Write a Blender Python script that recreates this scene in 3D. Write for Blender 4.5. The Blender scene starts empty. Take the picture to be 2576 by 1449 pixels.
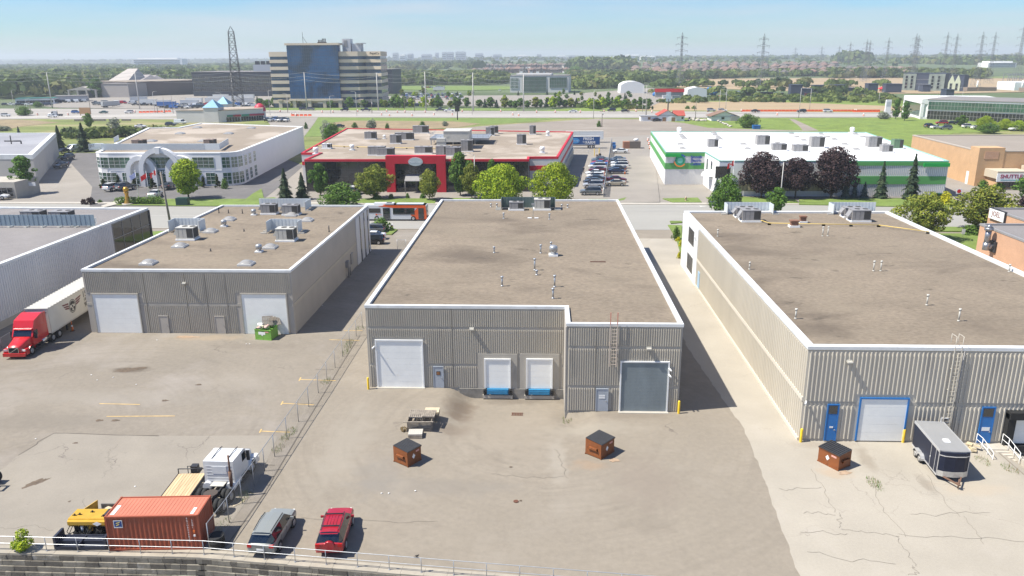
import bpy,bmesh,math,random
import numpy as np
from mathutils import Vector,Matrix
from math import sin,cos,pi,radians as R
random.seed(7)
S = bpy.context.scene
C = S.collection
# ---------------- camera ----------------
CF,PI_,YA,RO,CH = 1958.9,0.2874889,0.0406983,-0.0060626,31.01
_cy,_sy = cos(YA),sin(YA)
FW = Vector((-_sy*cos(PI_),_cy*cos(PI_),-sin(PI_)))
_rt = Vector((_cy,_sy,0));_up = _rt.cross(FW)
RT = cos(RO)*_rt + sin(RO)*_up;UP = -sin(RO)*_rt + cos(RO)*_up
cd = bpy.data.cameras.new('camera');cam = bpy.data.objects.new('camera',cd);C.objects.link(cam)
cam.matrix_world = Matrix(((RT.x,UP.x,-FW.x,0),(RT.y,UP.y,-FW.y,0),(RT.z,UP.z,-FW.z,CH),(0,0,0,1)))
cd.sensor_width = 36;cd.lens = 36*CF/2576;cd.clip_start = 0.5;cd.clip_end = 60000
S.camera = cam
# ---------------- sun and sky ----------------
SUN_EL,SUN_DIR = R(56),Vector((-0.98,-0.21,0)).normalized()
w = bpy.data.worlds.new('World');S.world = w;w.use_nodes = True
nt = w.node_tree;nt.nodes.clear()
sky = nt.nodes.new('ShaderNodeTexSky');sky.sky_type = 'NISHITA';sky.sun_disc = False
sky.sun_elevation = SUN_EL;sky.sun_rotation = math.atan2(SUN_DIR.x,SUN_DIR.y)
sky.altitude = 200;sky.air_density = 1.0;sky.dust_density = .3;sky.ozone_density = 3.0
tc = nt.nodes.new('ShaderNodeTexCoord');mp = nt.nodes.new('ShaderNodeMapping');mp.inputs['Scale'].default_value = (1.2,1.2,14)
mp.inputs['Rotation'].default_value = (0,R(4),0)
nz = nt.nodes.new('ShaderNodeTexNoise');nz.inputs['Scale'].default_value = 1.7;nz.inputs['Detail'].default_value = 6;nz.inputs['Roughness'].default_value = .52
rp = nt.nodes.new('ShaderNodeValToRGB');rp.color_ramp.elements[0].position = .42;rp.color_ramp.elements[1].position = .68
rp.color_ramp.elements[1].color = (.7,.7,.7,1)
mx = nt.nodes.new('ShaderNodeMixRGB');mx.inputs[2].default_value = (6.0,6.5,7.1,1)
bg = nt.nodes.new('ShaderNodeBackground');bg.inputs[1].default_value = 0.068;wo = nt.nodes.new('ShaderNodeOutputWorld')
L = nt.links.new
L(tc.outputs['Generated'],mp.inputs[0]);L(mp.outputs[0],nz.inputs[0]);L(nz.outputs[0],rp.inputs[0]);L(rp.outputs[0],mx.inputs[0])
hv = nt.nodes.new('ShaderNodeHueSaturation');hv.inputs['Saturation'].default_value = 1.38;tn = nt.nodes.new('ShaderNodeMixRGB');tn.blend_type = 'MULTIPLY';tn.inputs[0].default_value = 1;tn.inputs[2].default_value = (.74,.94,1.2,1);L(sky.outputs[0],hv.inputs['Color']);hv.inputs['Value'].default_value = 1.04;L(hv.outputs[0],tn.inputs[1]);L(tn.outputs[0],mx.inputs[1]);L(mx.outputs[0],bg.inputs[0]);L(bg.outputs[0],wo.inputs[0])
sl = bpy.data.lights.new('sun','SUN');sl.energy = 5.0;sl.angle = R(.6);sl.color = (1,.955,.86)
so = bpy.data.objects.new('sun',sl);C.objects.link(so)
sd = Vector((SUN_DIR.x*cos(SUN_EL),SUN_DIR.y*cos(SUN_EL),sin(SUN_EL)))
so.rotation_euler = sd.to_track_quat('Z','Y').to_euler();so.location = (0,0,200)
S.view_settings.view_transform = 'Standard';S.view_settings.look = 'None';S.view_settings.exposure = 0.78;S.view_settings.gamma = 1

# ---------------- turning a spot of the plan into metres ----------------
def ray(px,py): return FW*CF + RT*(px-1288) - UP*(py-724.5)
def g(px,py,z=0.):
    d = ray(px,py);t = (z-CH)/d.z
    return Vector((d.x*t,d.y*t,z))
def W(px,py,Y):                  # on the wall plane y = Y: (x, z)
    d = ray(px,py);t = Y/d.y
    return d.x*t,CH+d.z*t
def WX(px,py,X):                 # on the wall plane x = X: (y, z)
    d = ray(px,py);t = X/d.x
    return d.y*t,CH+d.z*t
def pj(v):
    P = Vector(v)-Vector((0,0,CH));zz = P.dot(FW)
    return 1288+CF*P.dot(RT)/zz,724.5-CF*P.dot(UP)/zz
def ht(bx,by,ty,z0=0.):
    b = g(bx,by,z0);lo,hi = z0,z0+150
    for _ in range(40):
        m = (lo+hi)/2
        if pj((b.x,b.y,m))[1] > ty: lo = m
        else: hi = m
    return lo-z0
def sst(a,b,x):
    t = min(1,max(0,(x-a)/(b-a)));return t*t*(3-2*t)
def zf(x,y):                      # height of the yard: loading pits in front of the docks
    z = 0
    if y < 70.6:
        e = sst(-9.4,-6.6,x + max(0,66-y)*.12)*(1 - sst(2.2,5.5,x) if y < 65.38 else (1 if x < 2.3 else 0))
        z -= 1.05*e*sst(56.5,69.5,y)
    if y < 60.5: z -= 1.0*sst(36.5,40.5,x)*sst(45,57,y)
    return z
# ---------------- materials ----------------
MATS = {}
def srgb(h):
    c = [int(h[i:i+2],16)/255 for i in (0,2,4)]
    return tuple(x/12.92 if x <= .04045 else ((x+.055)/1.055)**2.4 for x in c)
def mat(name,col,rough=.7,metal=0.,var=.0,scale=2.,spots=None,stretch=None,bump=0.,bscale=30.,coord='Object',spec=.4,var2=None,rnd=0.,trans=0.,coat=0.,emit=None):
    """principled surface: colour, two octaves of wear, optional dirt patches"""
    if name in MATS: return MATS[name]
    m = bpy.data.materials.new(name);m.use_nodes = True;n = m.node_tree;N = n.nodes;l = n.links.new
    b = N['Principled BSDF'];out = N['Material Output']
    if isinstance(col,str): col = srgb(col)
    c4 = (*col,1)
    b.inputs['Base Color'].default_value = c4;b.inputs['Roughness'].default_value = rough;b.inputs['Metallic'].default_value = metal
    b.inputs['Specular IOR Level'].default_value = spec
    if coat: b.inputs['Coat Weight'].default_value = coat
    if coord == 'World':
        ge = N.new('ShaderNodeNewGeometry');src = ge.outputs['Position']
    else:
        t = N.new('ShaderNodeTexCoord');src = t.outputs['Object']
    def mapped(sc):
        if not stretch: return src
        q = N.new('ShaderNodeMapping');q.inputs['Scale'].default_value = stretch;l(src,q.inputs[0]);return q.outputs[0]
    cur = None
    if var or var2 or spots:
        mv = mapped(1)
        def noise(sc,det=5,ro=.6,dist=0.):
            q = N.new('ShaderNodeTexNoise');q.inputs['Scale'].default_value = sc;q.inputs['Detail'].default_value = det
            q.inputs['Roughness'].default_value = ro;q.inputs['Distortion'].default_value = dist;l(mv,q.inputs[0]);return q.outputs[0]
        rgb = N.new('ShaderNodeRGB');rgb.outputs[0].default_value = c4;cur = rgb.outputs[0]
        def mul(cur,fac_sock,lo,hi):
            r = N.new('ShaderNodeMapRange');r.inputs[1].default_value = .3;r.inputs[2].default_value = .7
            r.inputs[3].default_value = lo;r.inputs[4].default_value = hi;l(fac_sock,r.inputs[0])
            v = N.new('ShaderNodeVectorMath');v.operation = 'SCALE';l(cur,v.inputs[0]);l(r.outputs[0],v.inputs['Scale']);return v.outputs[0]
        if var: cur = mul(cur,noise(scale),1-var,1+var)
        if var2: cur = mul(cur,noise(var2[0],3,.7),1-var2[1],1+var2[1])
        if spots:
            for (c2,sc,lo,hi,amt) in spots:
                r = N.new('ShaderNodeMapRange');r.inputs[1].default_value = lo;r.inputs[2].default_value = hi;r.inputs[3].default_value = 0;r.inputs[4].default_value = amt
                l(noise(sc,6,.62,.4),r.inputs[0])
                x = N.new('ShaderNodeMixRGB');x.inputs[2].default_value = (*(srgb(c2) if isinstance(c2,str) else c2),1)
                l(r.outputs[0],x.inputs[0]);l(cur,x.inputs[1]);cur = x.outputs[0]
    if rnd:
        oi = N.new('ShaderNodeObjectInfo');hs = N.new('ShaderNodeHueSaturation')
        r = N.new('ShaderNodeMapRange');r.inputs[3].default_value = 1-rnd;r.inputs[4].default_value = 1+rnd;l(oi.outputs['Random'],r.inputs[0])
        r2 = N.new('ShaderNodeMapRange');r2.inputs[3].default_value = .5-rnd*.06;r2.inputs[4].default_value = .5+rnd*.06
        f = N.new('ShaderNodeMath');f.operation = 'FRACT';f2 = N.new('ShaderNodeMath');f2.operation = 'MULTIPLY';f2.inputs[1].default_value = 7.3
        l(oi.outputs['Random'],f2.inputs[0]);l(f2.outputs[0],f.inputs[0]);l(f.outputs[0],r2.inputs[0]);l(r2.outputs[0],hs.inputs['Hue'])
        l(r.outputs[0],hs.inputs['Value'])
        if cur: l(cur,hs.inputs['Color'])
        else: hs.inputs['Color'].default_value = c4
        cur = hs.outputs[0]
    if cur: l(cur,b.inputs['Base Color'])
    if bump:
        q = N.new('ShaderNodeTexNoise');q.inputs['Scale'].default_value = bscale;q.inputs['Detail'].default_value = 3;l(src,q.inputs[0])
        bm = N.new('ShaderNodeBump');bm.inputs['Strength'].default_value = bump;bm.inputs['Distance'].default_value = .05
        l(q.outputs[0],bm.inputs['Height']);l(bm.outputs[0],b.inputs['Normal'])
    if trans:
        tr = N.new('ShaderNodeBsdfTranslucent');ms = N.new('ShaderNodeMixShader');ms.inputs[0].default_value = trans
        if cur: l(cur,tr.inputs[0])
        else: tr.inputs[0].default_value = c4
        l(b.outputs[0],ms.inputs[1]);l(tr.outputs[0],ms.inputs[2]);l(ms.outputs[0],out.inputs[0])
    MATS[name] = m;return m
def cracked(m,sc,width,dark,warp=.6,gate=.5):
    """adds thin crack lines to a ground material"""
    n = m.node_tree;N = n.nodes;l = n.links.new;b = N['Principled BSDF']
    ge = N.new('ShaderNodeNewGeometry');wn = N.new('ShaderNodeTexNoise');wn.inputs['Scale'].default_value = .55;wn.inputs['Detail'].default_value = 5
    l(ge.outputs['Position'],wn.inputs[0]);va = N.new('ShaderNodeVectorMath');va.operation = 'MULTIPLY_ADD'
    l(wn.outputs['Color'],va.inputs[0]);va.inputs[1].default_value = (warp*6,)*3;l(ge.outputs['Position'],va.inputs[2])
    v = N.new('ShaderNodeTexVoronoi');v.feature = 'DISTANCE_TO_EDGE';v.inputs['Scale'].default_value = sc;l(va.outputs[0],v.inputs['Vector'])
    r = N.new('ShaderNodeMapRange');r.inputs[1].default_value = 0;r.inputs[2].default_value = width;r.inputs[3].default_value = 1;r.inputs[4].default_value = 0;l(v.outputs['Distance'],r.inputs[0])
    gn = N.new('ShaderNodeTexNoise');gn.inputs['Scale'].default_value = .09;gn.inputs['Detail'].default_value = 3;l(ge.outputs['Position'],gn.inputs[0])
    gr = N.new('ShaderNodeMapRange');gr.inputs[1].default_value = gate;gr.inputs[2].default_value = gate+.08;l(gn.outputs[0],gr.inputs[0])
    mu = N.new('ShaderNodeMath');mu.operation = 'MULTIPLY';l(r.outputs[0],mu.inputs[0]);l(gr.outputs[0],mu.inputs[1])
    x = N.new('ShaderNodeMixRGB');x.inputs[2].default_value = (*dark,1);l(mu.outputs[0],x.inputs[0])
    l(b.inputs['Base Color'].links[0].from_socket,x.inputs[1]);l(x.outputs[0],b.inputs['Base Color'])
    return m
def swirled(m,amt,cx=0,cy=0,sc=.35):
    """faint curved tyre scuffs"""
    n = m.node_tree;N = n.nodes;l = n.links.new;b = N['Principled BSDF']
    ge = N.new('ShaderNodeNewGeometry');mp = N.new('ShaderNodeMapping');mp.inputs['Location'].default_value = (-cx,-cy,0);l(ge.outputs['Position'],mp.inputs[0])
    sp = N.new('ShaderNodeSeparateXYZ');l(mp.outputs[0],sp.inputs[0])
    an = N.new('ShaderNodeMath');an.operation = 'ARCTAN2';l(sp.outputs[0],an.inputs[0]);l(sp.outputs[1],an.inputs[1])
    le = N.new('ShaderNodeVectorMath');le.operation = 'LENGTH';l(mp.outputs[0],le.inputs[0])
    cb = N.new('ShaderNodeCombineXYZ');l(le.outputs['Value'],cb.inputs[0]);l(an.outputs[0],cb.inputs[1])
    wv = N.new('ShaderNodeTexNoise');wv.inputs['Scale'].default_value = sc*4;wv.inputs['Detail'].default_value = 6;wv.inputs['Roughness'].default_value = .6
    l(cb.outputs[0],wv.inputs[0])
    gn = N.new('ShaderNodeTexNoise');gn.inputs['Scale'].default_value = .12;gn.inputs['Detail'].default_value = 4;l(ge.outputs['Position'],gn.inputs[0])
    gr = N.new('ShaderNodeMapRange');gr.inputs[1].default_value = .35;gr.inputs[2].default_value = .6;gr.inputs[4].default_value = amt*1.7;l(gn.outputs[0],gr.inputs[0])
    mu = N.new('ShaderNodeMath');mu.operation = 'MULTIPLY';wr = N.new('ShaderNodeMapRange');wr.inputs[1].default_value = .45;wr.inputs[2].default_value = .75;l(wv.outputs[0],wr.inputs[0]);l(wr.outputs[0],mu.inputs[0]);l(gr.outputs[0],mu.inputs[1])
    su = N.new('ShaderNodeMath');su.operation = 'SUBTRACT';su.inputs[0].default_value = 1;l(mu.outputs[0],su.inputs[1])
    v = N.new('ShaderNodeVectorMath');v.operation = 'SCALE';l(b.inputs['Base Color'].links[0].from_socket,v.inputs[0]);l(su.outputs[0],v.inputs['Scale'])
    l(v.outputs[0],b.inputs['Base Color']);return m
def dirty(m,spots):
    """dirt that has collected at known places of the yard: (x, y, rx, ry, colour, strength)"""
    n = m.node_tree;N = n.nodes;l = n.links.new;b = N['Principled BSDF'];ge = N.new('ShaderNodeNewGeometry')
    nn = N.new('ShaderNodeTexNoise');nn.inputs['Scale'].default_value = .8;nn.inputs['Detail'].default_value = 5;l(ge.outputs['Position'],nn.inputs[0])
    for x,y,rx,ry,c,a in spots:
        mp = N.new('ShaderNodeMapping');mp.vector_type = 'TEXTURE';mp.inputs['Location'].default_value = (x,y,0);mp.inputs['Scale'].default_value = (rx,ry,50);l(ge.outputs['Position'],mp.inputs[0])
        le = N.new('ShaderNodeVectorMath');le.operation = 'LENGTH';l(mp.outputs[0],le.inputs[0]);ad = N.new('ShaderNodeMath');ad.operation = 'MULTIPLY_ADD';l(nn.outputs[0],ad.inputs[0]);ad.inputs[1].default_value = 1.6;l(le.outputs['Value'],ad.inputs[2])
        r = N.new('ShaderNodeMapRange');r.inputs[1].default_value = 1.2;r.inputs[2].default_value = 1.9;r.inputs[3].default_value = a;r.inputs[4].default_value = 0;l(ad.outputs[0],r.inputs[0])
        q = N.new('ShaderNodeMixRGB');q.inputs[2].default_value = (*c,1);l(r.outputs[0],q.inputs[0]);l(b.inputs['Base Color'].links[0].from_socket,q.inputs[1]);l(q.outputs[0],b.inputs['Base Color'])
    return m
# ---------------- mesh builder ----------------
class MB:
    def __init__(s): s.v = [];s.f = [];s.m = [];s.s = []
    def add(s,vs,fs,m=0,smooth=False):
        o = len(s.v);s.v += [tuple(v) for v in vs]
        for f in fs: s.f.append([i+o for i in f]);s.m.append(m);s.s.append(smooth)
        return s
    def box(s,x0,y0,z0,x1,y1,z1,m=0):
        vs = [(x0,y0,z0),(x1,y0,z0),(x1,y1,z0),(x0,y1,z0),(x0,y0,z1),(x1,y0,z1),(x1,y1,z1),(x0,y1,z1)]
        return s.add(vs,[(0,3,2,1),(4,5,6,7),(0,1,5,4),(1,2,6,5),(2,3,7,6),(3,0,4,7)],m)
    def obox(s,c,size,rz=0,m=0,top=1.,ry=0,rx=0):
        M = Matrix.Translation(Vector(c)) @ Matrix.Rotation(rz,4,'Z') @ Matrix.Rotation(ry,4,'Y') @ Matrix.Rotation(rx,4,'X');a,b,h = size[0]/2,size[1]/2,size[2]/2
        vs = [M @ Vector(p) for p in ((-a,-b,-h),(a,-b,-h),(a,b,-h),(-a,b,-h),(-a*top,-b*top,h),(a*top,-b*top,h),(a*top,b*top,h),(-a*top,b*top,h))]
        return s.add(vs,[(0,3,2,1),(4,5,6,7),(0,1,5,4),(1,2,6,5),(2,3,7,6),(3,0,4,7)],m)
    def prism(s,pts,z0,z1,m=0,mtop=None):
        n = len(pts);A = sum(pts[i][0]*pts[(i+1) % n][1]-pts[(i+1) % n][0]*pts[i][1] for i in range(n))
        if A < 0: pts = pts[::-1]
        vs = [(p[0],p[1],z0) for p in pts]+[(p[0],p[1],z1) for p in pts]
        s.add(vs,[(i,(i+1) % n,n+(i+1) % n,n+i) for i in range(n)]+[tuple(range(n))[::-1]],m)
        o = len(s.v)-2*n;s.f.append([o+n+i for i in range(n)]);s.m.append(m if mtop is None else mtop);s.s.append(False);return s
    def yprism(s,pts,y0,y1,m=0):           # outline in (x, z) pushed along y
        n = len(pts);A = sum(pts[i][0]*pts[(i+1) % n][1]-pts[(i+1) % n][0]*pts[i][1] for i in range(n))
        if A < 0: pts = pts[::-1]
        if y0 > y1: y0,y1 = y1,y0
        vs = [(p[0],y0,p[1]) for p in pts]+[(p[0],y1,p[1]) for p in pts]
        return s.add(vs,[((i+1) % n,i,n+i,n+(i+1) % n) for i in range(n)]+[tuple(range(n)),tuple(range(n,2*n))[::-1]],m)
    def poly(s,pts,m=0): return s.add(pts,[tuple(range(len(pts)))],m)
    def cyl(s,p0,p1,r0,r1=None,n=8,m=0,caps=True,smooth=True):
        r1 = r0 if r1 is None else r1;p0 = Vector(p0);p1 = Vector(p1);d = (p1-p0).normalized()
        a = d.orthogonal().normalized();b = d.cross(a)
        vs = [p0+(a*cos(2*pi*i/n)+b*sin(2*pi*i/n))*r0 for i in range(n)]+[p1+(a*cos(2*pi*i/n)+b*sin(2*pi*i/n))*r1 for i in range(n)]
        s.add(vs,[(i,(i+1) % n,n+(i+1) % n,n+i) for i in range(n)],m,smooth)
        if caps:
            o = len(s.v)-2*n;s.f += [[o+i for i in range(n)][::-1],[o+n+i for i in range(n)]];s.m += [m,m];s.s += [False,False]
        return s
    def tube(s,path,r,n=6,m=0):
        for a,b in zip(path[:-1],path[1:]): s.cyl(a,b,r,r,n,m)
        return s
    def lathe(s,prof,n=12,c=(0,0,0),m=0,smooth=True):
        k = len(prof);vs = [(c[0]+r*cos(2*pi*i/n),c[1]+r*sin(2*pi*i/n),c[2]+z) for r,z in prof for i in range(n)]
        fs = [(j*n+i,j*n+(i+1) % n,(j+1)*n+(i+1) % n,(j+1)*n+i) for j in range(k-1) for i in range(n)]
        s.add(vs,fs,m,smooth);o = len(s.v)-k*n
        s.f.append([o+(k-1)*n+i for i in range(n)]);s.m.append(m);s.s.append(False);return s
    def blob(s,c,r,m=0,n=8,k=5,jit=.12,rnd=random):
        c = Vector(c);vs = [c+Vector((0,0,-r[2]))]
        for j in range(1,k):
            ph = -pi/2+pi*j/k
            for i in range(n):
                q = 1+rnd.uniform(-jit,jit);vs.append(c+Vector((r[0]*cos(ph)*cos(2*pi*i/n)*q,r[1]*cos(ph)*sin(2*pi*i/n)*q,r[2]*sin(ph)*q)))
        vs.append(c+Vector((0,0,r[2])));fs = [(0,1+(i+1) % n,1+i) for i in range(n)]
        for j in range(k-2):
            for i in range(n): a = 1+j*n;fs.append((a+i,a+(i+1) % n,a+n+(i+1) % n,a+n+i))
        a = 1+(k-2)*n;fs += [(a+i,a+(i+1) % n,len(vs)-1) for i in range(n)]
        return s.add(vs,fs,m,True)
def link(name,me,parent=None,loc=None,rot=None):
    o = bpy.data.objects.new(name,me);C.objects.link(o)
    if parent is not None: o.parent = parent
    if loc is not None: o.location = loc
    if rot is not None: o.rotation_euler = rot
    return o
def obj(name,mb,mats,parent=None,world=False,loc=None,rot=None):
    me = bpy.data.meshes.new(name);me.from_pydata([tuple(v) for v in mb.v],[],mb.f)
    mats = mats if isinstance(mats,(list,tuple)) else [mats]
    for m in mats: me.materials.append(m)
    if len(mats) > 1: me.polygons.foreach_set('material_index',mb.m)
    me.polygons.foreach_set('use_smooth',mb.s);me.update()
    if world and parent is not None:               # mesh given in world metres under a placed Empty
        p = parent
        if loc is None: loc = Vector((0,0,0))
        q = p;off = Vector((0,0,0))
        while q is not None: off += Vector(q.location);q = q.parent
        loc = Vector(loc)-off
    return link(name,me,parent,loc,rot)
def tag(o,label=None,cat=None,group=None,kind=None):
    if label: o['label'] = label
    if cat: o['category'] = cat
    if group: o['group'] = group
    if kind: o['kind'] = kind
    return o
def thing(name,label,cat,loc=(0,0,0),rz=0,group=None):
    return tag(link(name,None,None,loc,(0,0,rz)),label,cat,group)
def struct(name,mb,m): return tag(obj(name,mb,m),kind='structure')
def kids(o): return [c for c in bpy.data.objects if c.parent == o]
KID = {}
def family(o):
    if o.name not in KID: KID[o.name] = [(c,kids(c)) for c in kids(o)]
    return KID[o.name]
def dup(root,loc,rz=0,label=None,group=None,swap=None,scale=None,parts=True):
    def cp(o,par):
        c = o.copy();C.objects.link(c)
        if par is not None: c.parent = par
        if swap:
            for s in c.material_slots:
                if s.material and s.material.name in swap:
                    m = swap[s.material.name];s.link = 'OBJECT';s.material = m
        return c
    r = cp(root,None);r.location = loc;r.rotation_euler = (0,0,rz)
    if scale: r.scale = (scale,)*3 if not isinstance(scale,tuple) else scale
    if label: r['label'] = label
    if group: r['group'] = group
    if parts:
        for ch,gr in family(root):
            c = cp(ch,r)
            for q in gr: cp(q,c)
    return r
def text(s,size,m,parent,loc,rot,name='lettering',ext=.01,align='CENTER',sx=1.,bold=0.):
    cu = bpy.data.curves.new(name,'FONT');cu.body = s;cu.size = size;cu.extrude = ext;cu.align_x = align;cu.align_y = 'CENTER';cu.offset = bold
    cu.resolution_u = 2
    o = bpy.data.objects.new(name,cu);C.objects.link(o);dg = bpy.context.evaluated_depsgraph_get();me = bpy.data.meshes.new_from_object(o.evaluated_get(dg))
    bpy.data.objects.remove(o);bpy.data.curves.remove(cu);me.materials.clear();me.materials.append(m)
    q = link(name,me,parent,loc,rot);q.scale = (sx,1,1);return q
FRONT = (pi/2,0,0)               # lettering that faces the camera side (-y)
# palette
asph = swirled(cracked(mat('yard_asphalt',(.236,.204,.162),.92,var=.08,scale=.12,var2=(2.2,.07),coord='World',spots=[((.185,.158,.125),.12,.52,.7,.65),((.285,.252,.208),.16,.54,.74,.6),((.1,.08,.065),1.1,.70,.77,.6)],bump=.25,bscale=40),.09,.010,(.12,.10,.085),gate=.6),.09,0,62)
_d = [(*g(px,py).xy,rx,ry,c,a) for px,py,rx,ry,c,a in ((1158,1015,1.5,3.2,(.15,.115,.085),.8),(1140,1075,2.2,1.6,(.16,.125,.095),.5),(1400,1150,.9,5,(.3,.27,.225),.6),(1470,1075,6,1.6,(.3,.27,.22),.45),(1300,1080,4.5,6,(.275,.235,.185),.45),(1285,985,4.5,.9,(.14,.115,.09),.6),(1600,1045,4,.9,(.17,.14,.11),.5),(1620,1210,3,5,(.2,.165,.135),.45),(1100,1225,7,1.6,(.19,.17,.145),.45),(960,1190,2.5,4,(.2,.185,.165),.4),(870,1120,2.2,9,(.275,.245,.2),.5),(1480,1170,1.6,.9,(.3,.2,.12),.4))]
dirty(asph,_d)
asph_l = swirled(cracked(mat('left_yard_asphalt',(.216,.188,.152),.92,var=.1,scale=.1,var2=(2.2,.08),coord='World',spots=[((.29,.26,.23),.12,.5,.7,.6),((.09,.075,.06),.9,.7,.78,.5)],bump=.25,bscale=40),.1,.011,(.11,.095,.08),gate=.58),.09,-45,60)
asph_old = cracked(mat('old_pavement',(.25,.223,.185),.93,var=.1,scale=.2,var2=(7,.06),coord='World',spots=[((.2,.175,.15),.5,.62,.74,.6),((.12,.1,.085),1.2,.7,.78,.5)],bump=.25,bscale=35),.16,.010,(.13,.11,.095),gate=.5)
conc = cracked(mat('concrete_apron',(.335,.302,.25),.9,var=.08,scale=.15,var2=(6,.05),coord='World',spots=[((.36,.325,.28),.3,.56,.75,.6),((.25,.22,.185),.9,.66,.76,.5)],bump=.15,bscale=30),.14,.008,(.25,.222,.185),gate=.52)
dirty(asph_l,[(*g(px,py).xy,rx,ry,c,a) for px,py,rx,ry,c,a in ((330,930,2.2,.9,(.09,.07,.05),.7),(520,850,5,1,(.3,.235,.165),.6),(300,1000,12,2,(.26,.235,.2),.4),(120,1060,8,2,(.16,.14,.115),.4),(600,960,4,2.5,(.27,.24,.2),.4),(640,870,6,1.2,(.16,.135,.11),.45))])
dirty(conc,[(*g(px,py).xy,rx,ry,c,a) for px,py,rx,ry,c,a in ((2175,1150,.7,2.2,(.2,.165,.125),.5),(2100,1190,1.6,1,(.36,.27,.18),.5),(2330,1220,.5,1.6,(.19,.16,.125),.5),(2080,1120,3,.8,(.25,.21,.165),.5),(2450,1230,3,1.2,(.38,.31,.23),.4))])
drive = mat('driveway_asphalt',(.25,.225,.195),.92,var=.1,scale=.1,var2=(6,.06),coord='World',spots=[((.22,.2,.18),.35,.58,.72,.5)])
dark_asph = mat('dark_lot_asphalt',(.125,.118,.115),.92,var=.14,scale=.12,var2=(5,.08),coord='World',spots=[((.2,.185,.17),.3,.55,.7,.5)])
street = mat('street_asphalt',(.285,.275,.25),.9,var=.06,scale=.1,stretch=(.15,1,1),var2=(4,.05),coord='World',spots=[((.24,.23,.215),.35,.52,.7,.55)])
hwy = mat('highway_concrete',(.315,.29,.26),.9,var=.1,scale=.05,stretch=(.3,1,1),coord='World')
sidew = mat('sidewalk_concrete',(.40,.37,.32),.9,var=.08,scale=.5,coord='World')
gravel = mat('gravel_lot',(.235,.2,.165),.95,var=.14,scale=.05,var2=(.6,.12),coord='World',stretch=(.4,1,1),spots=[((.36,.32,.28),.06,.55,.7,.6)])
lawn = mat('lawn_grass',(.135,.19,.04),.9,var=.2,scale=.25,var2=(3,.2),coord='World',spots=[((.24,.22,.09),.3,.6,.75,.6)])
field = mat('meadow_grass',(.15,.175,.045),.95,var=.25,scale=.06,var2=(1.2,.25),coord='World',stretch=(.5,1,1),spots=[((.30,.25,.13),.045,.47,.62,.8),((.07,.11,.03),.1,.6,.72,.7)])
meadow = mat('tall_green_meadow',(.15,.205,.035),.95,var=.25,scale=.08,var2=(.8,.28),coord='World',spots=[((.08,.125,.03),.08,.55,.68,.8),((.24,.25,.08),.06,.62,.74,.5)])
dryf = mat('dry_field',(.33,.245,.145),.95,var=.12,scale=.02,var2=(.3,.1),coord='World',stretch=(.2,1,1))
reed = mat('brown_reed_meadow',(.24,.185,.105),.95,var=.2,scale=.1,var2=(1,.2),coord='World')
soil = mat('open_country',(.085,.115,.045),.95,var=.3,scale=.008,var2=(.05,.25),coord='World',stretch=(.3,1,1),spots=[((.20,.18,.11),.005,.55,.65,.7)])
yellowf = mat('yellow_flower_field',(.55,.44,.03),.95,var=.2,scale=.03,coord='World',stretch=(.2,1,1))
lanec = mat('highway_lane_concrete',(.39,.365,.33),.9,var=.08,scale=.1,coord='World')
line_y = mat('yellow_line_paint',(.62,.42,.16),.8,var=.25,scale=2,coord='World')
line_w = mat('white_line_paint',(.6,.58,.54),.8,var=.15,scale=2,coord='World')
tarj = mat('tar_joint',(.13,.113,.094),.9)
kerbm = mat('kerb_concrete',(.45,.40,.33),.9,var=.1,scale=1,coord='World')
oil = mat('oil_stain',(.115,.085,.06),.85,var=.35,scale=3,coord='World')
rust_st = mat('rust_stain',(.33,.235,.16),.9,var=.2,scale=2,coord='World')
glass = mat('dark_window_glass',(.018,.022,.026),.06,spec=.9)
steel = mat('galvanised_steel',(.42,.43,.44),.4,.6,var=.12,scale=4)
white = mat('white_paint',(.76,.76,.75),.5,var=.05,scale=1.5)
black = mat('black_rubber',(.018,.018,.018),.8)
dsteel = mat('dark_metal',(.045,.045,.05),.55,.3)
# ================= GROUND =================
NS = [0]
def sheet(name,pts,z,m,P=True):
    NS[0] += 1;z += NS[0]*.003 if z >= 0 else 0
    pts = [(g(*p) if P else Vector((p[0],p[1],0))) for p in pts];mb = MB()
    A = sum(pts[i].x*pts[(i+1) % len(pts)].y-pts[(i+1) % len(pts)].x*pts[i].y for i in range(len(pts)))
    if A < 0: pts = pts[::-1]
    mb.prism([(p.x,p.y) for p in pts],min(-.03,z-.5),z);return struct(name,mb,m)
def grid(name,xs,ys,m,dz,keep=lambda x,y: True):
    mb = MB();nx = len(xs);vs = [(x,y,zf(x,y)+dz) for y in ys for x in xs]
    fs = [(j*nx+i,j*nx+i+1,(j+1)*nx+i+1,(j+1)*nx+i) for j in range(len(ys)-1) for i in range(nx-1) if keep((xs[i]+xs[i+1])/2,(ys[j]+ys[j+1])/2)]
    mb.add(vs,fs,0,True);return struct(name,mb,m)
fr = lambda a,b,s: list(np.arange(a,b,s))
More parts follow.
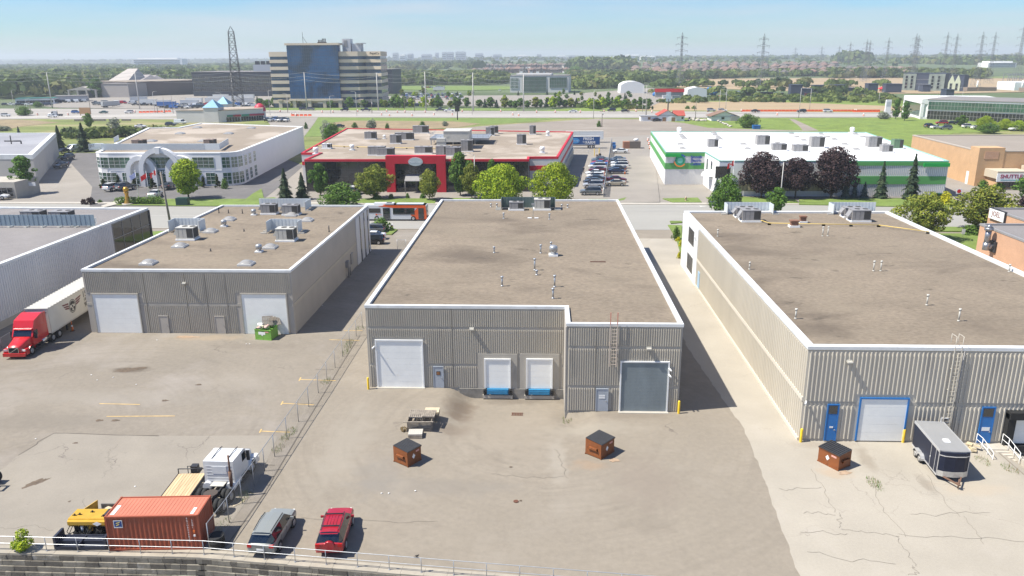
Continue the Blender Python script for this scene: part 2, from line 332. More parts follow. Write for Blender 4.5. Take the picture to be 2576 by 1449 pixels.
# retaining wall line (front of the coping) from the plan
_k,_e = g(522,1384.5),g(1288,1446)
KX = _k.x;_s = (_e.y-_k.y)/(_e.x-_k.x)
RW = [(-160,_k.y+.9),(KX,_k.y),(95,_k.y+_s*(95-KX))]
def rwy(x):
    for (a,b),(c,d) in zip(RW[:-1],RW[1:]):
        if a <= x <= c: return b+(d-b)*(x-a)/(c-a)
    return RW[0][1] if x < RW[0][0] else RW[-1][1]
XS = [-14000,-5000,-1500,-500,-120,-60,KX]+fr(-20,-10,2)+fr(-10,6.5,.5)+fr(7,35,3)+fr(35,44,.75)+[46,50,60,90,500,1500,5000,14000]
XS = sorted(set([float(x) for x in XS]+[2.18,2.21,.5]))
YS0 = [0.]+fr(1,33,1.)+[38.]
def gmesh(name,m,dz,xs,ylast,y1s):
    """sheet whose near edge follows the retaining wall"""
    mb = MB();nx = len(xs);rows = []
    for t in [0,.05,.12,.2,.3,.4,.5,.6,.7,.8,.9,1]: rows.append([(x,(rwy(x)-.02)+(53-(rwy(x)-.02))*t) for x in xs])
    for y in fr(53.7,61,.5)+fr(61,70.2,.45)+[70.25,70.6,71]+y1s: rows.append([(x,y) for x in xs])
    vs = [(x,y,zf(x,y)+dz) for r in rows for x,y in r]
    fs = [(j*nx+i,j*nx+i+1,(j+1)*nx+i+1,(j+1)*nx+i) for j in range(len(rows)-1) for i in range(nx-1)]
    mb.add(vs,fs,0,True);return struct(name,mb,m)
gmesh('ground',soil,-.06,XS,0,[130,150,300,1000,4000,14000])
gmesh('yard_pavement',asph,0.,[x for x in XS if -130 < x < 100],0,[100,148])
sheet('lower_ground',[(-14000,-400),(14000,-400),(14000,60),(-14000,60)],-1.6,soil,P=False)
mb = MB();mb.poly([(-130,44,-1.5),(-130,-60,-1.5),(95,-60,-1.5),(95,rwy(95)+.5,-1.5),(KX,rwy(KX)-.1,-1.5)]);struct('lower_lane',mb,asph_old)
# light concrete apron with its ragged edge: heightfield cells right of the line
AE = [g(*p) for p in ((1606,600),(1640,668),(1676,745),(1727,870),(1790,962),(1838,1032),(1868,1072),(1900,1150),(1925,1215),(1950,1290),(1985,1380),(2010,1449),(2050,1560))]
def apron_x(y):
    for a,b in zip(AE[:-1],AE[1:]):
        if b.y <= y <= a.y: return a.x+(b.x-a.x)*(a.y-y)/(a.y-b.y)
    return AE[0].x if y > AE[0].y else AE[-1].x
mb = MB();ys = sorted([a.y for a in AE]+fr(AE[-1].y,132,.8));rows = []
for y in ys:
    x0 = apron_x(y)+.09*sin(y*3.1)*sin(y*1.3)+.04*sin(y*7.7)
    y = max(y,0);xs = [x0,(x0+25)/2+2,27,33]+fr(36,43,.8)+[44,50,70,95]
    rows.append([(x,y) for x in sorted(xs)])
nx = len(rows[0]);k = max(0,0)
vs = [(x,max(y,rwy(x)-.01),zf(x,max(y,rwy(x)-.01))+.012) for r in rows for x,y in r]
mb.add(vs,[(j*nx+i,j*nx+i+1,(j+1)*nx+i+1,(j+1)*nx+i) for j in range(len(rows)-1) for i in range(nx-1)],0,True)
struct('concrete_apron',mb,conc)
# left yard: own asphalt left of the tar joint, older lighter slab in front of it
J = [(905,845),(870,900),(815,990),(760,1080),(712,1160),(665,1240),(610,1318),(562,1384)]
gs = [g(*p) for p in J]
mb = MB();pts = [(gs[0].x,148)]+[(p.x,p.y) for p in gs]+[(-30,43.9),(-125,44.8),(-125,148)]
mb.poly([(x,y,.012) for x,y in pts]);struct('left_yard_pavement',mb,asph_l)
o = [(-160,1265),(15,1175),(40,1150),(93,1118),(137,1090),(290,1096),(480,1097),(640,1096),(700,1097)]+[(x-30,y) for x,y in J[5:]]+[(520,1386),(0,1392),(-160,1395)]
sheet('old_slab',o,.018,asph_old)
def ribbon(mb,pts,wd,z=.024,P=True,m=0):
    q = [(g(*p) if P else Vector((p[0],p[1],0))) for p in pts]
    for a,b in zip(q[:-1],q[1:]):
        a = Vector((a.x,a.y,0));b = Vector((b.x,b.y,0));d = (b-a).normalized();nrm = Vector((-d.y,d.x,0))*wd/2
        def zz(v): return (v.x,v.y,zf(v.x,v.y)+z)
        mb.add([zz(a-nrm),zz(a+nrm),zz(b+nrm),zz(b-nrm)],[(0,3,2,1)],m)
    return mb
mb = MB();ribbon(mb,J,.09)
ribbon(mb,[(46,1146),(93,1118),(95,1112),(137,1090),(200,1091),(300,1095),(400,1097)],.10)
rr = random.Random(3)
def crackline(a,b,n=14,j=.25,wd=.035):
    a = g(*a);b = g(*b);d = b-a;nn = Vector((-d.y,d.x,0)).normalized();off = 0;pts = []
    for i in range(n+1):
        off += rr.uniform(-j,j);off *= .85;p = a+d*i/n+nn*off;pts.append((p.x,p.y))
    ribbon(mb,pts,wd,.03,False)
for a,b in [((300,1118),(268,1150)),((268,1150),(275,1165)),((275,1165),(256,1205)),((215,1255),(180,1300)),((530,1095),(485,1142)),((0,1325),(140,1330)),((1960,1230),(2070,1232)),((2040,1180),(2110,1290)),((2110,1290),(2115,1330)),((2115,1330),(2260,1345)),((2260,1345),(2576,1360)),
             ((2020,1290),(2100,1294)),((2290,1293),(2500,1300)),((2200,1215),(2262,1350)),((2262,1350),(2300,1425)),((2300,1425),(2290,1449)),((2030,1388),(2250,1412)),((2330,1195),(2420,1300)),((2420,1300),(2480,1370)),((2130,1340),(2010,1330)),((1235,1190),(1420,1196)),((1390,1130),(1425,1205)),((760,1300),(1100,1312))]: crackline(a,b,wd=.02)
struct('pavement_joint',mb,tarj)
mb = MB()
for a in ((867,855),(815,930),(760,1016),(720,1085),(660,1170)):     # expansion cuts across the fence strip
    p = g(*a);ribbon(mb,[(p.x-.9,p.y),(p.x+1.0,p.y)],.06,.03,False)
struct('strip_joint',mb,tarj)
# parking-bay marks in the left yard
mb = MB()
for (a,b) in (((754,955),(845,958)),((709,1015),(790,1019)),((655,1085),(730,1088)),((828,855),(905,857)),((268,1048),(440,1047)),((865,832),(912,832)),((250,1016),(352,1018))):
    ribbon(mb,[a,b],.1,.028)
for a in ((754,955),(709,1015),(655,1085)): ribbon(mb,[(a[0]-2,a[1]+4),(a[0]+3,a[1]-5)],.1,.03)
struct('bay_marking',mb,line_y)
# stains
def stain(mb,px,py,rx,ry,rz=0,z=.027,n=26):
    c = g(px,py);ph = [rr.uniform(0,6) for _ in range(4)]
    pts = []
    for i in range(n):
        t = 2*pi*i/n;q = 1+.16*sin(3*t+ph[0])+.12*sin(5*t+ph[1])+.09*sin(9*t+ph[2])+.06*sin(13*t+ph[3])
        x,y = rx*cos(t)*q,ry*sin(t)*q;x,y = c.x+x*cos(rz)-y*sin(rz),c.y+x*sin(rz)+y*cos(rz);pts.append((x,y,zf(x,y)+z))
    mb.poly(pts)
mb = MB()
for a in ((328,930,1.5,.5,.35),(500,968,.3,.2),(415,1008,.3,.2),(190,1115,.22,.15),(290,1058,.35,.2),(250,1058,.35,.2),(175,1262,.1,.12),(1285,1175,.12,.1),
          (1478,1010,.35,.25),(1310,1260,.1,.1),(90,1215,.9,.35,.9)): stain(mb,*a)
struct('oil_stain',mb,oil)
mb = MB()
for a in ((2125,1190,.5,.3,.3),(1545,1158,.4,.3),(470,848,1.3,.4)): stain(mb,*a)
struct('rust_stain',mb,rust_st)
# ---- street behind the three near buildings, and the blocks beyond ----
def Y(px,py): return g(px,py).y
ys0,ys1 = 143.5,169.5
def band(name,x0,x1,y0,y1,z,m): return sheet(name,[(x0,y0),(x1,y0),(x1,y1),(x0,y1)],z,m,P=False)
band('street',-420,420,ys0,ys1,.02,street)
band('sidewalk',-420,420,ys1+.15,ys1+2.0,.12,sidew)
mb = MB();mb.box(-420,ys1,0,420,ys1+.15,.15);mb.box(-420,ys0-.15,0,-17,ys0,.14);mb.box(26,ys0-.15,0,420,ys0,.14);struct('street_kerb',mb,kerbm)
mb = MB()
for x0,x1 in ((-400,-100),(-95,-8),(30,400)):
    ribbon(mb,[(x0,156.4),(x1,156.4)],.12,.04,False)
ribbon(mb,[(-5,151.2),(16,151.2)],.14,.04,False);ribbon(mb,[(26,149),(36,149)],.14,.04,False)
p = g(1490,519);mb.poly([(p.x-3,p.y-.1,.04),(p.x+2,p.y-.1,.04),(p.x+2,p.y+.1,.04),(p.x-3,p.y+.1,.04)]);mb.poly([(p.x-4.6,p.y,.041),(p.x-3,p.y-.5,.041),(p.x-3,p.y+.5,.041)])
p = g(1725,519);mb.poly([(p.x-2,p.y-.1,.04),(p.x+3,p.y-.1,.04),(p.x+3,p.y+.1,.04),(p.x-2,p.y+.1,.04)]);mb.poly([(p.x+4.6,p.y,.041),(p.x+3,p.y+.5,.041),(p.x+3,p.y-.5,.041)])
struct('lane_marking',mb,line_w)
# block behind the street: lots
sheet('block_base',[(-420,171.6),(420,171.6),(420,268),(-420,268)],.0,drive,P=False)
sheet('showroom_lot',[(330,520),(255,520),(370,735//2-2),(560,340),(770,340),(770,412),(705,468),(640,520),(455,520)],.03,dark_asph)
sheet('side_lane',[(380,520),(225,520),(232,470),(150,380),(260,360),(330,350),(240,400)],.02,dark_asph)  # lane of dark asphalt beside the showroom lot
for i,pl in enumerate([[(270,517),(288,507),(345,502),(640,502),(690,498),(706,505),(640,521)],[(602,515),(637,488),(658,476),(664,500),(640,517)],
      [(884,512),(915,501),(1098,501),(1094,513)],[(1124,512),(1124,500),(1320,500),(1320,512)],[(1520,512),(1576,498),(1570,505),(1500,514)],
      [(1667,501),(1755,499),(1766,511),(1695,511)],[(1776,498),(1860,496),(2000,504),(2010,513),(1795,511)],[(2010,503),(2390,500),(2426,512),(2425,523),(2010,516)],[(2180,512),(2425,512),(2425,523),(2180,520)],
      [(1680,568),(1715,569),(1716,655),(1700,598)],[(1685,558),(1715,558),(1716,562),(1688,564)],[(1480,503),(1525,503),(1560,508),(1520,512)],
      [(925,575),(985,578),(1000,580),(985,592),(955,590)],[(380,585),(600,575),(600,610),(380,612)],[(2360,590),(2460,590),(2470,680),(2380,660)],[(2230,570),(2480,575),(2480,585),(2230,582)]]):
    sheet('lawn',pl,.16,lawn)
sheet('yard_path',[(255,520),(305,504),(345,504),(262,524)],.17,sidew)
# field between block and highway
band('meadow',-420,420,268,430,.0,field)
sheet('meadow',[(-200,300),(150,299),(430,292),(900,296),(1420,298),(1460,303),(1200,318),(780,345),(775,420),(560,345),(380,330),(140,400),(-200,440)],.03,field)
sheet('meadow',[(780,296),(1425,298),(1300,309),(1090,320),(900,340),(760,345),(765,310)],.06,lawn)
sheet('reeds',[(880,304),(1140,306),(1210,312),(1150,322),(960,330),(850,322),(810,312)],.09,reed)
sheet('reeds',[(-60,300),(60,302),(150,309),(60,318),(0,330),(-60,340)],.09,reed)
sheet('meadow',[(1650,300),(2250,296),(2700,297),(2700,325),(2400,335),(2330,360),(2280,420),(2230,400),(2150,332),(1990,330),(1650,330)],.05,meadow)
sheet('gravel_lot',[(1210,318),(1440,303),(1500,299),(1640,302),(1720,310),(1780,322),(1900,326),(2050,330),(1640,335),(1640,430),(1460,420),(1440,332),(1100,330)],.07,gravel)
sheet('rear_drive',[(1450,350),(1500,348),(1640,340),(1660,510),(1500,512),(1440,500),(1380,500)],.09,drive)
sheet('plaza_lot',[(665,296),(800,296),(790,312),(765,345),(640,345),(400,318),(230,322),(240,332),(560,345),(700,340)],.09,drive)
sheet('gravel_track',[(1985,300),(1998,301),(2035,318),(2060,330),(2020,330),(2010,318)],.1,gravel)
sheet('service_track',[(120,298),(400,296),(470,296),(460,301),(300,300),(130,301)],.1,hwy)
# highway with its far verge and construction strips
HW = [(-300,304),(0,301),(250,298),(500,294),(900,296),(1300,297),(1700,297),(2250,296),(2900,297)]
HF = [(-300,273),(0,274),(300,275),(700,278),(1300,280),(1700,281),(2250,283),(2900,286)]
sheet('highway',HW+HF[::-1],.12,hwy)
mb = MB()
for dy,k in ((5,.7),(9.5,.4),(13,.7)):
    ribbon(mb,[(x,y0+(y1-y0)*dy/18) for x,y0,y1 in [(HW[i][0],HF[i-1 if i > 6 else i][1],HW[i][1]) for i in range(len(HF))]],k,.5)
struct('highway_seam',mb,dark_asph)
sheet('highway_lane',[(x,y-8) for x,y in HW]+[(x,y-2.5) for x,y in HW[::-1]],.15,lanec)
sheet('verge',[(640,278),(1300,279.5),(1300,274),(640,272)],.15,lawn)
sheet('verge',[(1340,280),(1700,281),(1980,282),(2250,284),(2600,284),(2600,250),(2200,250),(1700,256),(1650,268),(1500,270)],.13,meadow)
sheet('dry_field',[(1560,279),(1660,258),(1900,256),(2080,262),(2300,270),(2260,281),(1980,280)],.2,dryf)
sheet('dry_field',[(1660,201),(1850,197),(2000,196),(2180,195),(2600,193),(2600,232),(2400,236),(2200,236),(1700,220)],.25,dryf)
sheet('lawn',[(1010,262),(1000,243),(1560,240),(1560,252),(1300,262)],.2,lawn)
sheet('parking_lot',[(980,262),(975,243),(1400,240),(1640,222),(1700,240),(1640,268),(1300,270)],.25,drive)
sheet('parking_lot',[(540,222),(700,222),(720,270),(420,276),(150,272),(40,258),(300,244),(520,238)],.25,drive)
sheet('lawn',[(980,217),(1200,217),(1520,222),(1180,228),(975,226)],.3,lawn)
sheet('hydro_meadow',[(2140,160),(2900,158),(2900,200),(2200,196)],.5,mat('hydro_grass',(.16,.20,.06),.95,var=.3,scale=.01,coord='World'))
sheet('yellow_field',[(2250,156),(2450,155),(2440,158),(2300,159.5)],1.0,yellowf)
sheet('yellow_field',[(2440,163),(2480,161),(2600,163),(2700,166),(2700,171),(2560,168)],1.0,yellowf)
# ================= NEAR BUILDINGS =================
ribm = mat('ribbed_concrete',(.45,.41,.34),.9,var=.12,scale=.35,coord='World',stretch=(1,1,.25),spots=[((.2,.185,.165),.5,.55,.72,.6)])
ribm2 = mat('ribbed_concrete_pale',(.50,.46,.39),.9,var=.1,scale=.3,coord='World',stretch=(1,1,.2),spots=[((.3,.28,.255),.45,.55,.72,.6)])
flat = mat('flat_concrete',(.40,.37,.32),.9,var=.08,scale=.6,coord='World',stretch=(1,1,.3),spots=[((.22,.2,.18),.7,.58,.72,.5)])
sidem = mat('side_concrete',(.40,.365,.32),.9,var=.07,scale=.3,coord='World')
beige = mat('beige_concrete',(.44,.40,.33),.9,var=.05,scale=.4,coord='World',stretch=(1,1,.2))
whitew = mat('white_ribbed_wall',(.58,.575,.58),.8,var=.06,scale=.3,coord='World',stretch=(1,1,.15))
stainc = mat('stained_footing',(.24,.225,.2),.95,var=.3,scale=.8,coord='World')
roofm = mat('gravel_roof',(.198,.16,.118),.95,var=.14,scale=.16,var2=(3.4,.22),coord='World',spots=[((.215,.178,.13),.2,.5,.7,.5),((.095,.074,.055),.11,.52,.7,.7),((.05,.04,.03),.45,.64,.74,.85)],stretch=(.6,1,1),bump=.5,bscale=25)
roofg = mat('grey_roof',(.20,.185,.18),.95,var=.1,scale=.1,var2=(4,.1),coord='World',spots=[((.27,.25,.24),.12,.52,.7,.5)])
coping = mat('white_coping',(.62,.63,.63),.5,var=.12,scale=.7,spots=[((.4,.39,.37),.8,.6,.75,.6)],coord='World')
doorw = mat('white_roller_door',(.82,.82,.79),.5,var=.04,scale=1)
doorg = mat('grey_steel_door',(.36,.39,.43),.5,var=.06,scale=1)
rollg = mat('grey_roller_shutter',(.21,.245,.26),.5,.1,var=.15,scale=.7,stretch=(1,1,.3))
bluep = mat('blue_paint',(.02,.15,.42),.5,var=.05,scale=2)
bluel = mat('blue_dock_leveler',(.03,.2,.38),.5,var=.15,scale=3)
yelp = mat('yellow_bollard_paint',(.78,.52,.03),.5,var=.08,scale=3)
hvacm = mat('beige_hvac_metal',(.50,.48,.43),.5,.1,var=.08,scale=2)
hvacg = mat('grey_hvac_metal',(.3,.29,.285),.5,.2,var=.1,scale=2)
coil = mat('condenser_coil',(.05,.048,.045),.7)
bluegrey = mat('bluegrey_louver',(.26,.33,.38),.5,.3,var=.05)
def ribs(mb,p0,p1,nrm,bands,sp,dep=.06,wd=.5,holes=(),m=0):
    """vertical ribs from p0 to p1, skipping holes given as (s0, s1, z0, z1)"""
    p0 = Vector((*p0,0));p1 = Vector((*p1,0));d = p1-p0;Ln = d.length;d.normalize();nrm = Vector((*nrm,0));n = int(Ln/sp)
    for i in range(n):
        s = (i+.5)*Ln/n
        for z0,z1 in bands:
            segs = [(z0,z1)]
            for h0,h1,hz0,hz1 in holes:
                if h0 <= s <= h1:
                    ns = []
                    for a,b in segs:
                        if hz1 <= a or hz0 >= b: ns.append((a,b));continue
                        if hz0 > a+.1: ns.append((a,hz0))
                        if hz1 < b-.1: ns.append((hz1,b))
                    segs = ns
            for a,b in segs:
                w0 = d*sp*wd/2;w1 = d*sp*wd*.3;c = p0+d*s;o = nrm*dep
                q = [c-w0,c-w1+o,c+w1+o,c+w0]
                vs = [(v.x,v.y,a) for v in q]+[(v.x,v.y,b) for v in q]
                mb.add(vs,[(0,1,5,4),(1,2,6,5),(2,3,7,6),(4,5,6,7),(3,2,1,0)],m)
def parapet(mb,pts,z0,z1,wd,m=0):
    """mitred coping ring round a roof outline (counter-clockwise)"""
    n = len(pts);P = [Vector(p) for p in pts];inn = [];out = []
    for i in range(n):
        a,b,c = P[i-1],P[i],P[(i+1) % n];d1 = (b-a).normalized();d2 = (c-b).normalized();n1 = Vector((-d1.y,d1.x));n2 = Vector((-d2.y,d2.x))
        bis = (n1+n2).normalized();k = 1/max(.3,bis.dot(n1));inn.append(b+bis*wd*k);out.append(b-bis*.06*k)
    for i in range(n):
        j = (i+1) % n;q = [out[i],out[j],inn[j],inn[i]]
        vs = [(v.x,v.y,z0) for v in q]+[(v.x,v.y,z1) for v in q]
        mb.add(vs,[(4,5,6,7),(0,1,5,4),(2,3,7,6),(0,3,2,1)],m)
def shell(name,label,pts,h,wallm,roofmat,cop=coping,base=-1.3,pw=.33,ph=.28,cat='building',copname='coping'):
    t = thing(name,label,cat,(sum(p[0] for p in pts)/len(pts),sum(p[1] for p in pts)/len(pts),0))
    mb = MB();mb.prism(pts,base,h-.3);obj('wall',mb,wallm,t,True)
    n = len(pts);P = [Vector(p) for p in pts];c = sum(P,Vector((0,0)))/n
    mb = MB();mb.poly([(p[0],p[1],h-.27) for p in pts]);obj('roof',mb,roofmat,t,True)
    mb = MB();parapet(mb,pts,h-ph,h,pw);obj(copname,mb,cop,t,True)
    return t
def rect(x0,y0,x1,y1): return [(x0,y0),(x1,y0),(x1,y1),(x0,y1)]
def overhead_door(t,x0,x1,z0,z1,y,m,frame,rows=7,slat=.035,name='roller_door',handle=False):
    """sectional door in a wall facing -y"""
    mb = MB();h = (z1-z0)/rows
    for i in range(rows): mb.box(x0,y-.03,z0+i*h+.008,x1,y+.05,z0+(i+1)*h-.008)
    mb.box(x0,y-.018,z0,x1,y+.05,z1);d = obj(name,mb,m,t,True)
    mb = MB();mb.box(x0-.13,y-.1,z0,x0,y+.02,z1+.13);mb.box(x1,y-.1,z0,x1+.13,y+.02,z1+.13);mb.box(x0,y-.1,z1,x1,y+.02,z1+.13);obj('door_frame',mb,frame,d,True)
    return d
def man_door(t,x0,x1,z0,z1,y,m,frame=None):
    mb = MB();mb.box(x0,y-.06,z0,x1,y+.02,z1);d = obj('door',mb,m,t,True)
    mb = MB();mb.box(x0-.07,y-.09,z0,x0,y,z1+.07);mb.box(x1,y-.09,z0,x1+.07,y,z1+.07);mb.box(x0,y-.09,z1,x1,y,z1+.07);obj('door_frame',mb,frame or m,d,True)
    mb = MB();mb.cyl((x1-.12,y-.06,z0+1.0),(x1-.12,y-.13,z0+1.0),.045);mb.box(x1-.25,y-.13,z0+.98,x1-.1,y-.115,z0+1.02);obj('handle',mb,steel,d,True)
    return d
def wall_light(t,x,z,y):
    mb = MB();mb.box(x-.22,y-.12,z+.02,x+.22,y,z+.2);mb.yprism([(x-.2,z),(x+.2,z),(x+.2,z+.02),(x-.2,z+.02)],y-.34,y-.02);mb.box(x-.2,y-.36,z+.02,x+.2,y-.12,z+.12)
    return obj('wall_light',mb,hvacm,t,True)
def camera_unit(t,x,z,y,s=1):
    mb = MB();mb.cyl((x,y,z),(x,y-.15,z),.04);mb.cyl((x+.05*s,y-.1,z+.1),(x-.12*s,y-.45,z-.02),.075);return obj('security_camera',mb,white,t,True)
# ---------- main warehouse ----------
MX0,MX1,MN,MY1,MY2,MYB,MH = -16.93,12.41,2.18,70.25,65.38,128.1,8.44
mp_ = [(MX0,MY1),(MN,MY1),(MN,MY2),(MX1,MY2),(MX1,MYB),(MX0,MYB)]
A = shell('warehouse','ribbed grey concrete warehouse in the middle with notched front and two blue dock levelers',mp_,MH,flat,roofm)
bands = [(.05,2.25),(2.55,6.05),(6.35,8.0)]
def hx(Yp,*r): return [(W(a,(b+d)/2,Yp)[0],W(c,(b+d)/2,Yp)[0],W((a+c)/2,d,Yp)[1],W((a+c)/2,b,Yp)[1]) for a,b,c,d in r]
D1 = hx(MY1,(950,857,1063,970),(1092,922,1115,972),(1222,904,1282,969),(1327,904,1387,969))
D2 = hx(MY2,(1500,978,1528,1030),(1562,911,1678,1028))
mb = MB()
hs = [(D1[0][0]-.35-MX0,D1[0][1]+.3-MX0,-1,D1[0][3]+.35),(D1[1][0]-.15-MX0,D1[1][1]+.12-MX0,-1,D1[1][3]+.1),
      (D1[2][0]-.9-MX0,D1[2][1]+.9-MX0,-1,D1[2][3]+.65),(D1[3][0]-.9-MX0,D1[3][1]+.9-MX0,-1,D1[3][3]+.65)]
ribs(mb,(MX0+.1,MY1),(MN-.1,MY1),(0,-1),bands,.205,holes=[(a-.1,b-.1,c,d) for a,b,c,d in hs])
hs2 = [(a-MN-.12,b-MN+.12,-1,d+.15) for a,b,c,d in D2]
ribs(mb,(MN+.15,MY2),(MX1-.1,MY2),(0,-1),bands,.205,holes=hs2)
obj('ribbed_panel',mb,ribm,A,True)
mb = MB();mb.box(D1[2][0]-2.6,MY1-.16,-1.25,MN,MY1,-.02);mb.box(MN-.03,MY2-.02,-1.2,MN+3.2,MY2+.1,-.03);mb.box(MN-.05,MY2,-1.2,MN,MY1-.16,0);obj('footing',mb,stainc,A,True)
mb = MB();mb.box(MN-.09,MY2-.03,0,MN,MY1,MH-.36);obj('return_wall',mb,sidem,A,True)
overhead_door(A,*D1[0][:2],.02,D1[0][3],MY1-.06,doorw,white,8)
d = man_door(A,*D1[1][:2],.02,D1[1][3],MY1-.06,doorg)
x = (D1[1][0]+D1[1][1])/2;mb = MB();mb.box(x-.2,MY1-.14,1.35,x+.2,MY1-.125,1.75);obj('notice',mb,dsteel,d,True)
mb = MB()
for i in range(4): mb.box(x-.16,MY1-.146,1.42+i*.08,x+.16-.05*(i % 2),MY1-.141,1.445+i*.08)
obj('notice_text',mb,mat('orange_print',(.6,.25,.08),.6),d,True)
for k in (2,3):
    x0,x1,z0,z1 = D1[k]
    mb = MB();mb.box(x0-.75,MY1-.1,-.02,x1+.75,MY1,z1+.6);mb.box(x0-.75,MY1-.1,-1.2,x1+.75,MY1,-.02);obj('dock_surround',mb,flat,A,True)
    overhead_door(A,x0,x1,.05,z1,MY1-.13,doorw,white,5)
    mb = MB();mb.box(x0+.12,MY1-.42,-.5,x1-.12,MY1-.3,.0);mb.box(x0+.12,MY1-.42,-.02,x1-.12,MY1-.1,.03);mb.box(x0+.2,MY1-.47,-.46,x1-.2,MY1-.42,-.1);lv = obj('dock_leveler',mb,bluel,A,True)
    for xx in (x0-.22,x1+.02-.0): mb = MB();mb.box(xx,MY1-.45,-.55,xx+.2,MY1-.1,-.05);obj('dock_bumper',mb,black,A,True)
    mb = MB();mb.box(x0-.3,MY1-.4,-.95,x1+.3,MY1-.1,-.6);obj('dock_sill',mb,flat,A,True)
d = man_door(A,*D2[0][:2],.02,D2[0][3],MY2-.06,doorg)
x = (D2[0][0]+D2[0][1])/2;mb = MB();mb.box(x-.28,MY2-.14,1.5,x+.28,MY2-.125,1.62);mb.box(x-.28,MY2-.14,1.28,x+.28,MY2-.125,1.45);obj('notice',mb,white,d,True)
overhead_door(A,*D2[1][:2],.05,D2[1][3],MY2-.06,rollg,white,34)
mb = MB();mb.box(D2[1][0]-.2,MY2-.5,-.02,D2[1][1]+.2,MY2-.02,.05);obj('threshold',mb,sidew,A,True)
mb = MB();mb.box(D1[0][0]-.2,MY1-.4,-.02,D1[0][1]+.2,MY1-.02,.05);obj('threshold',mb,sidew,A,True)
for px,py,Yp in ((1187,828,MY1),(1632,877,MY2)):
    x,z = W(px,py,Yp);wall_light(A,x,z,Yp-.06)
for px,py,Yp,s in ((942,872,MY1,1),(1684,928,MY2,-1),(1683,943,MY2,-1)): x,z = W(px,py,Yp);camera_unit(A,x,z,Yp-.05,s)
mb = MB();mb.box(MX0-.5,74,0,MX0,78,5.2);obj('meter_box',mb,sidem,A,True)
# roof ladder
def ladder(par,x,y,z0,z1,wd=.5,hoop=False,m=white,red=None):
    mb = MB();a,b = x-wd/2,x+wd/2
    for q in (a,b): mb.box(q-.035,y-.3,z0,q+.035,y-.24,z1)
    n = int((z1-z0)/.33)
    for i in range(n): z = z0+.2+i*.33;mb.box(a,y-.285,z,b,y-.255,z+.035)
    for z in (z0+.6,(z0+z1)/2,z1-1.8):
        for q in (a,b): mb.box(q-.02,y-.27,z,q+.02,y,z+.05)
    o = obj('roof_ladder',mb,m,par,True)
    mb = MB()
    for q in (a,b):
        if hoop: mb.tube([(q,y-.27,z1-.1),(q,y-.27,z1+1.0),(q,y+.5,z1+1.0),(q,y+.5,z1+.2)],.022)
        else: mb.box(q-.04,y-.3,z1,q+.04,y-.24,z1+1.1)
    obj('hand_rail',mb,red or m,o,True);return o
x,_ = W(1543,850,MY2);lad = mat('faded_pink_paint',(.55,.46,.39),.6)
_,zb = W(1543,920,MY2)
ladder(A,x,MY2,zb,MH,.62,False,lad,mat('red_white_paint',(.55,.22,.16),.6))
jm = mat('dark_joint',(.21,.19,.16),.95)  # dark colour of the joint lines between wall panels
def joints(t,p0,x1,y,z1,step,holes=()):
    for i in range(1,int((x1-p0)/step)+1):
        x = p0+i*step
        if x > x1-.5 or any(a < x < b for a,b in holes): continue
        mb = MB();mb.box(x-.022,y-.07,.1,x+.022,y,z1);obj('panel_joint',mb,jm,t,True)
joints(A,MX0,MN,MY1,8.1,2.75,[(D1[k][0]-1,D1[k][1]+1) for k in (0,2,3)]);joints(A,MN,MX1,MY2,8.1,2.6,[(D2[1][0]-.4,D2[1][1]+.4)])
# ---------- left warehouse ----------
LX0,LX1,LY,LB,LH = -53.47,-28.95,85.23,126.4,7.78
B = shell('warehouse','dark ribbed concrete warehouse with two white roller doors, behind the green dumpster',rect(LX0,LY,LX1,LB),LH,sidem,roofm)
D = hx(LY,(240,740,352,834),(612,740,723,836),(403,795,424,836),(543,796,566,836))
mb = MB();ribs(mb,(LX0+.1,LY),(LX1-.1,LY),(0,-1),[(.05,3.35),(3.75,7.35)],.22,holes=[(D[0][0]-LX0-.75,D[0][1]-LX0+.55,-1,D[0][3]+.15),(D[1][0]-LX0-.75,D[1][1]-LX0+.5,-1,D[1][3]+.15),(D[2][0]-LX0-.3,D[2][1]-LX0,-1,D[2][3]+.1),(D[3][0]-LX0-.3,D[3][1]-LX0,-1,D[3][3]+.1)])
obj('ribbed_panel',mb,ribm,B,True)
mb = MB();mb.box(LX0,LY-.03,3.4,LX1,LY,3.7);obj('panel_band',mb,flat,B,True)
mb = MB();mb.box(LX1,LY+.2,3.35,LX1+.05,LB-8,3.75);obj('side_band',mb,beige,B,True)
for k in (0,1): overhead_door(B,*D[k][:2],.02,D[k][3],LY-.05,doorw,flat,8)
for k in (2,3): man_door(B,*D[k][:2],.02,D[k][3],LY-.04,sidem)
x,z = W(465,713,LY);wall_light(B,x,z,LY-.05)
# white street-side end with pilasters
mb = MB();mb.box(LX1,117,0,LX1+.12,LB+.05,LH-.36);obj('end_panel',mb,whitew,B,True)
mb = MB()
for y in (119.4,122.2,124.8): mb.box(LX1+.12,y,0,LX1+.2,y+.5,LH-.5)
obj('window_strip',mb,glass,B,True)
mb = MB();mb.box(LX1,112.8,1.2,LX1+.15,114,2.8);mb.cyl((LX1+.35,110,0),(LX1+.35,110,2.6),.14);mb.box(LX1,109.6,1.5,LX1+.5,110.6,2.4);mb.cyl((LX1+.3,111.2,0),(LX1+.3,111.2,2),.1);obj('gas_meter',mb,hvacg,B,True)
joints(B,LX0,LX1,LY,7.3,2.4,[(D[0][0]-1,D[0][1]+.7),(D[1][0]-1,D[1][1]+.7),(D[2][0]-.4,D[2][1]+.2),(D[3][0]-.4,D[3][1]+.2)])
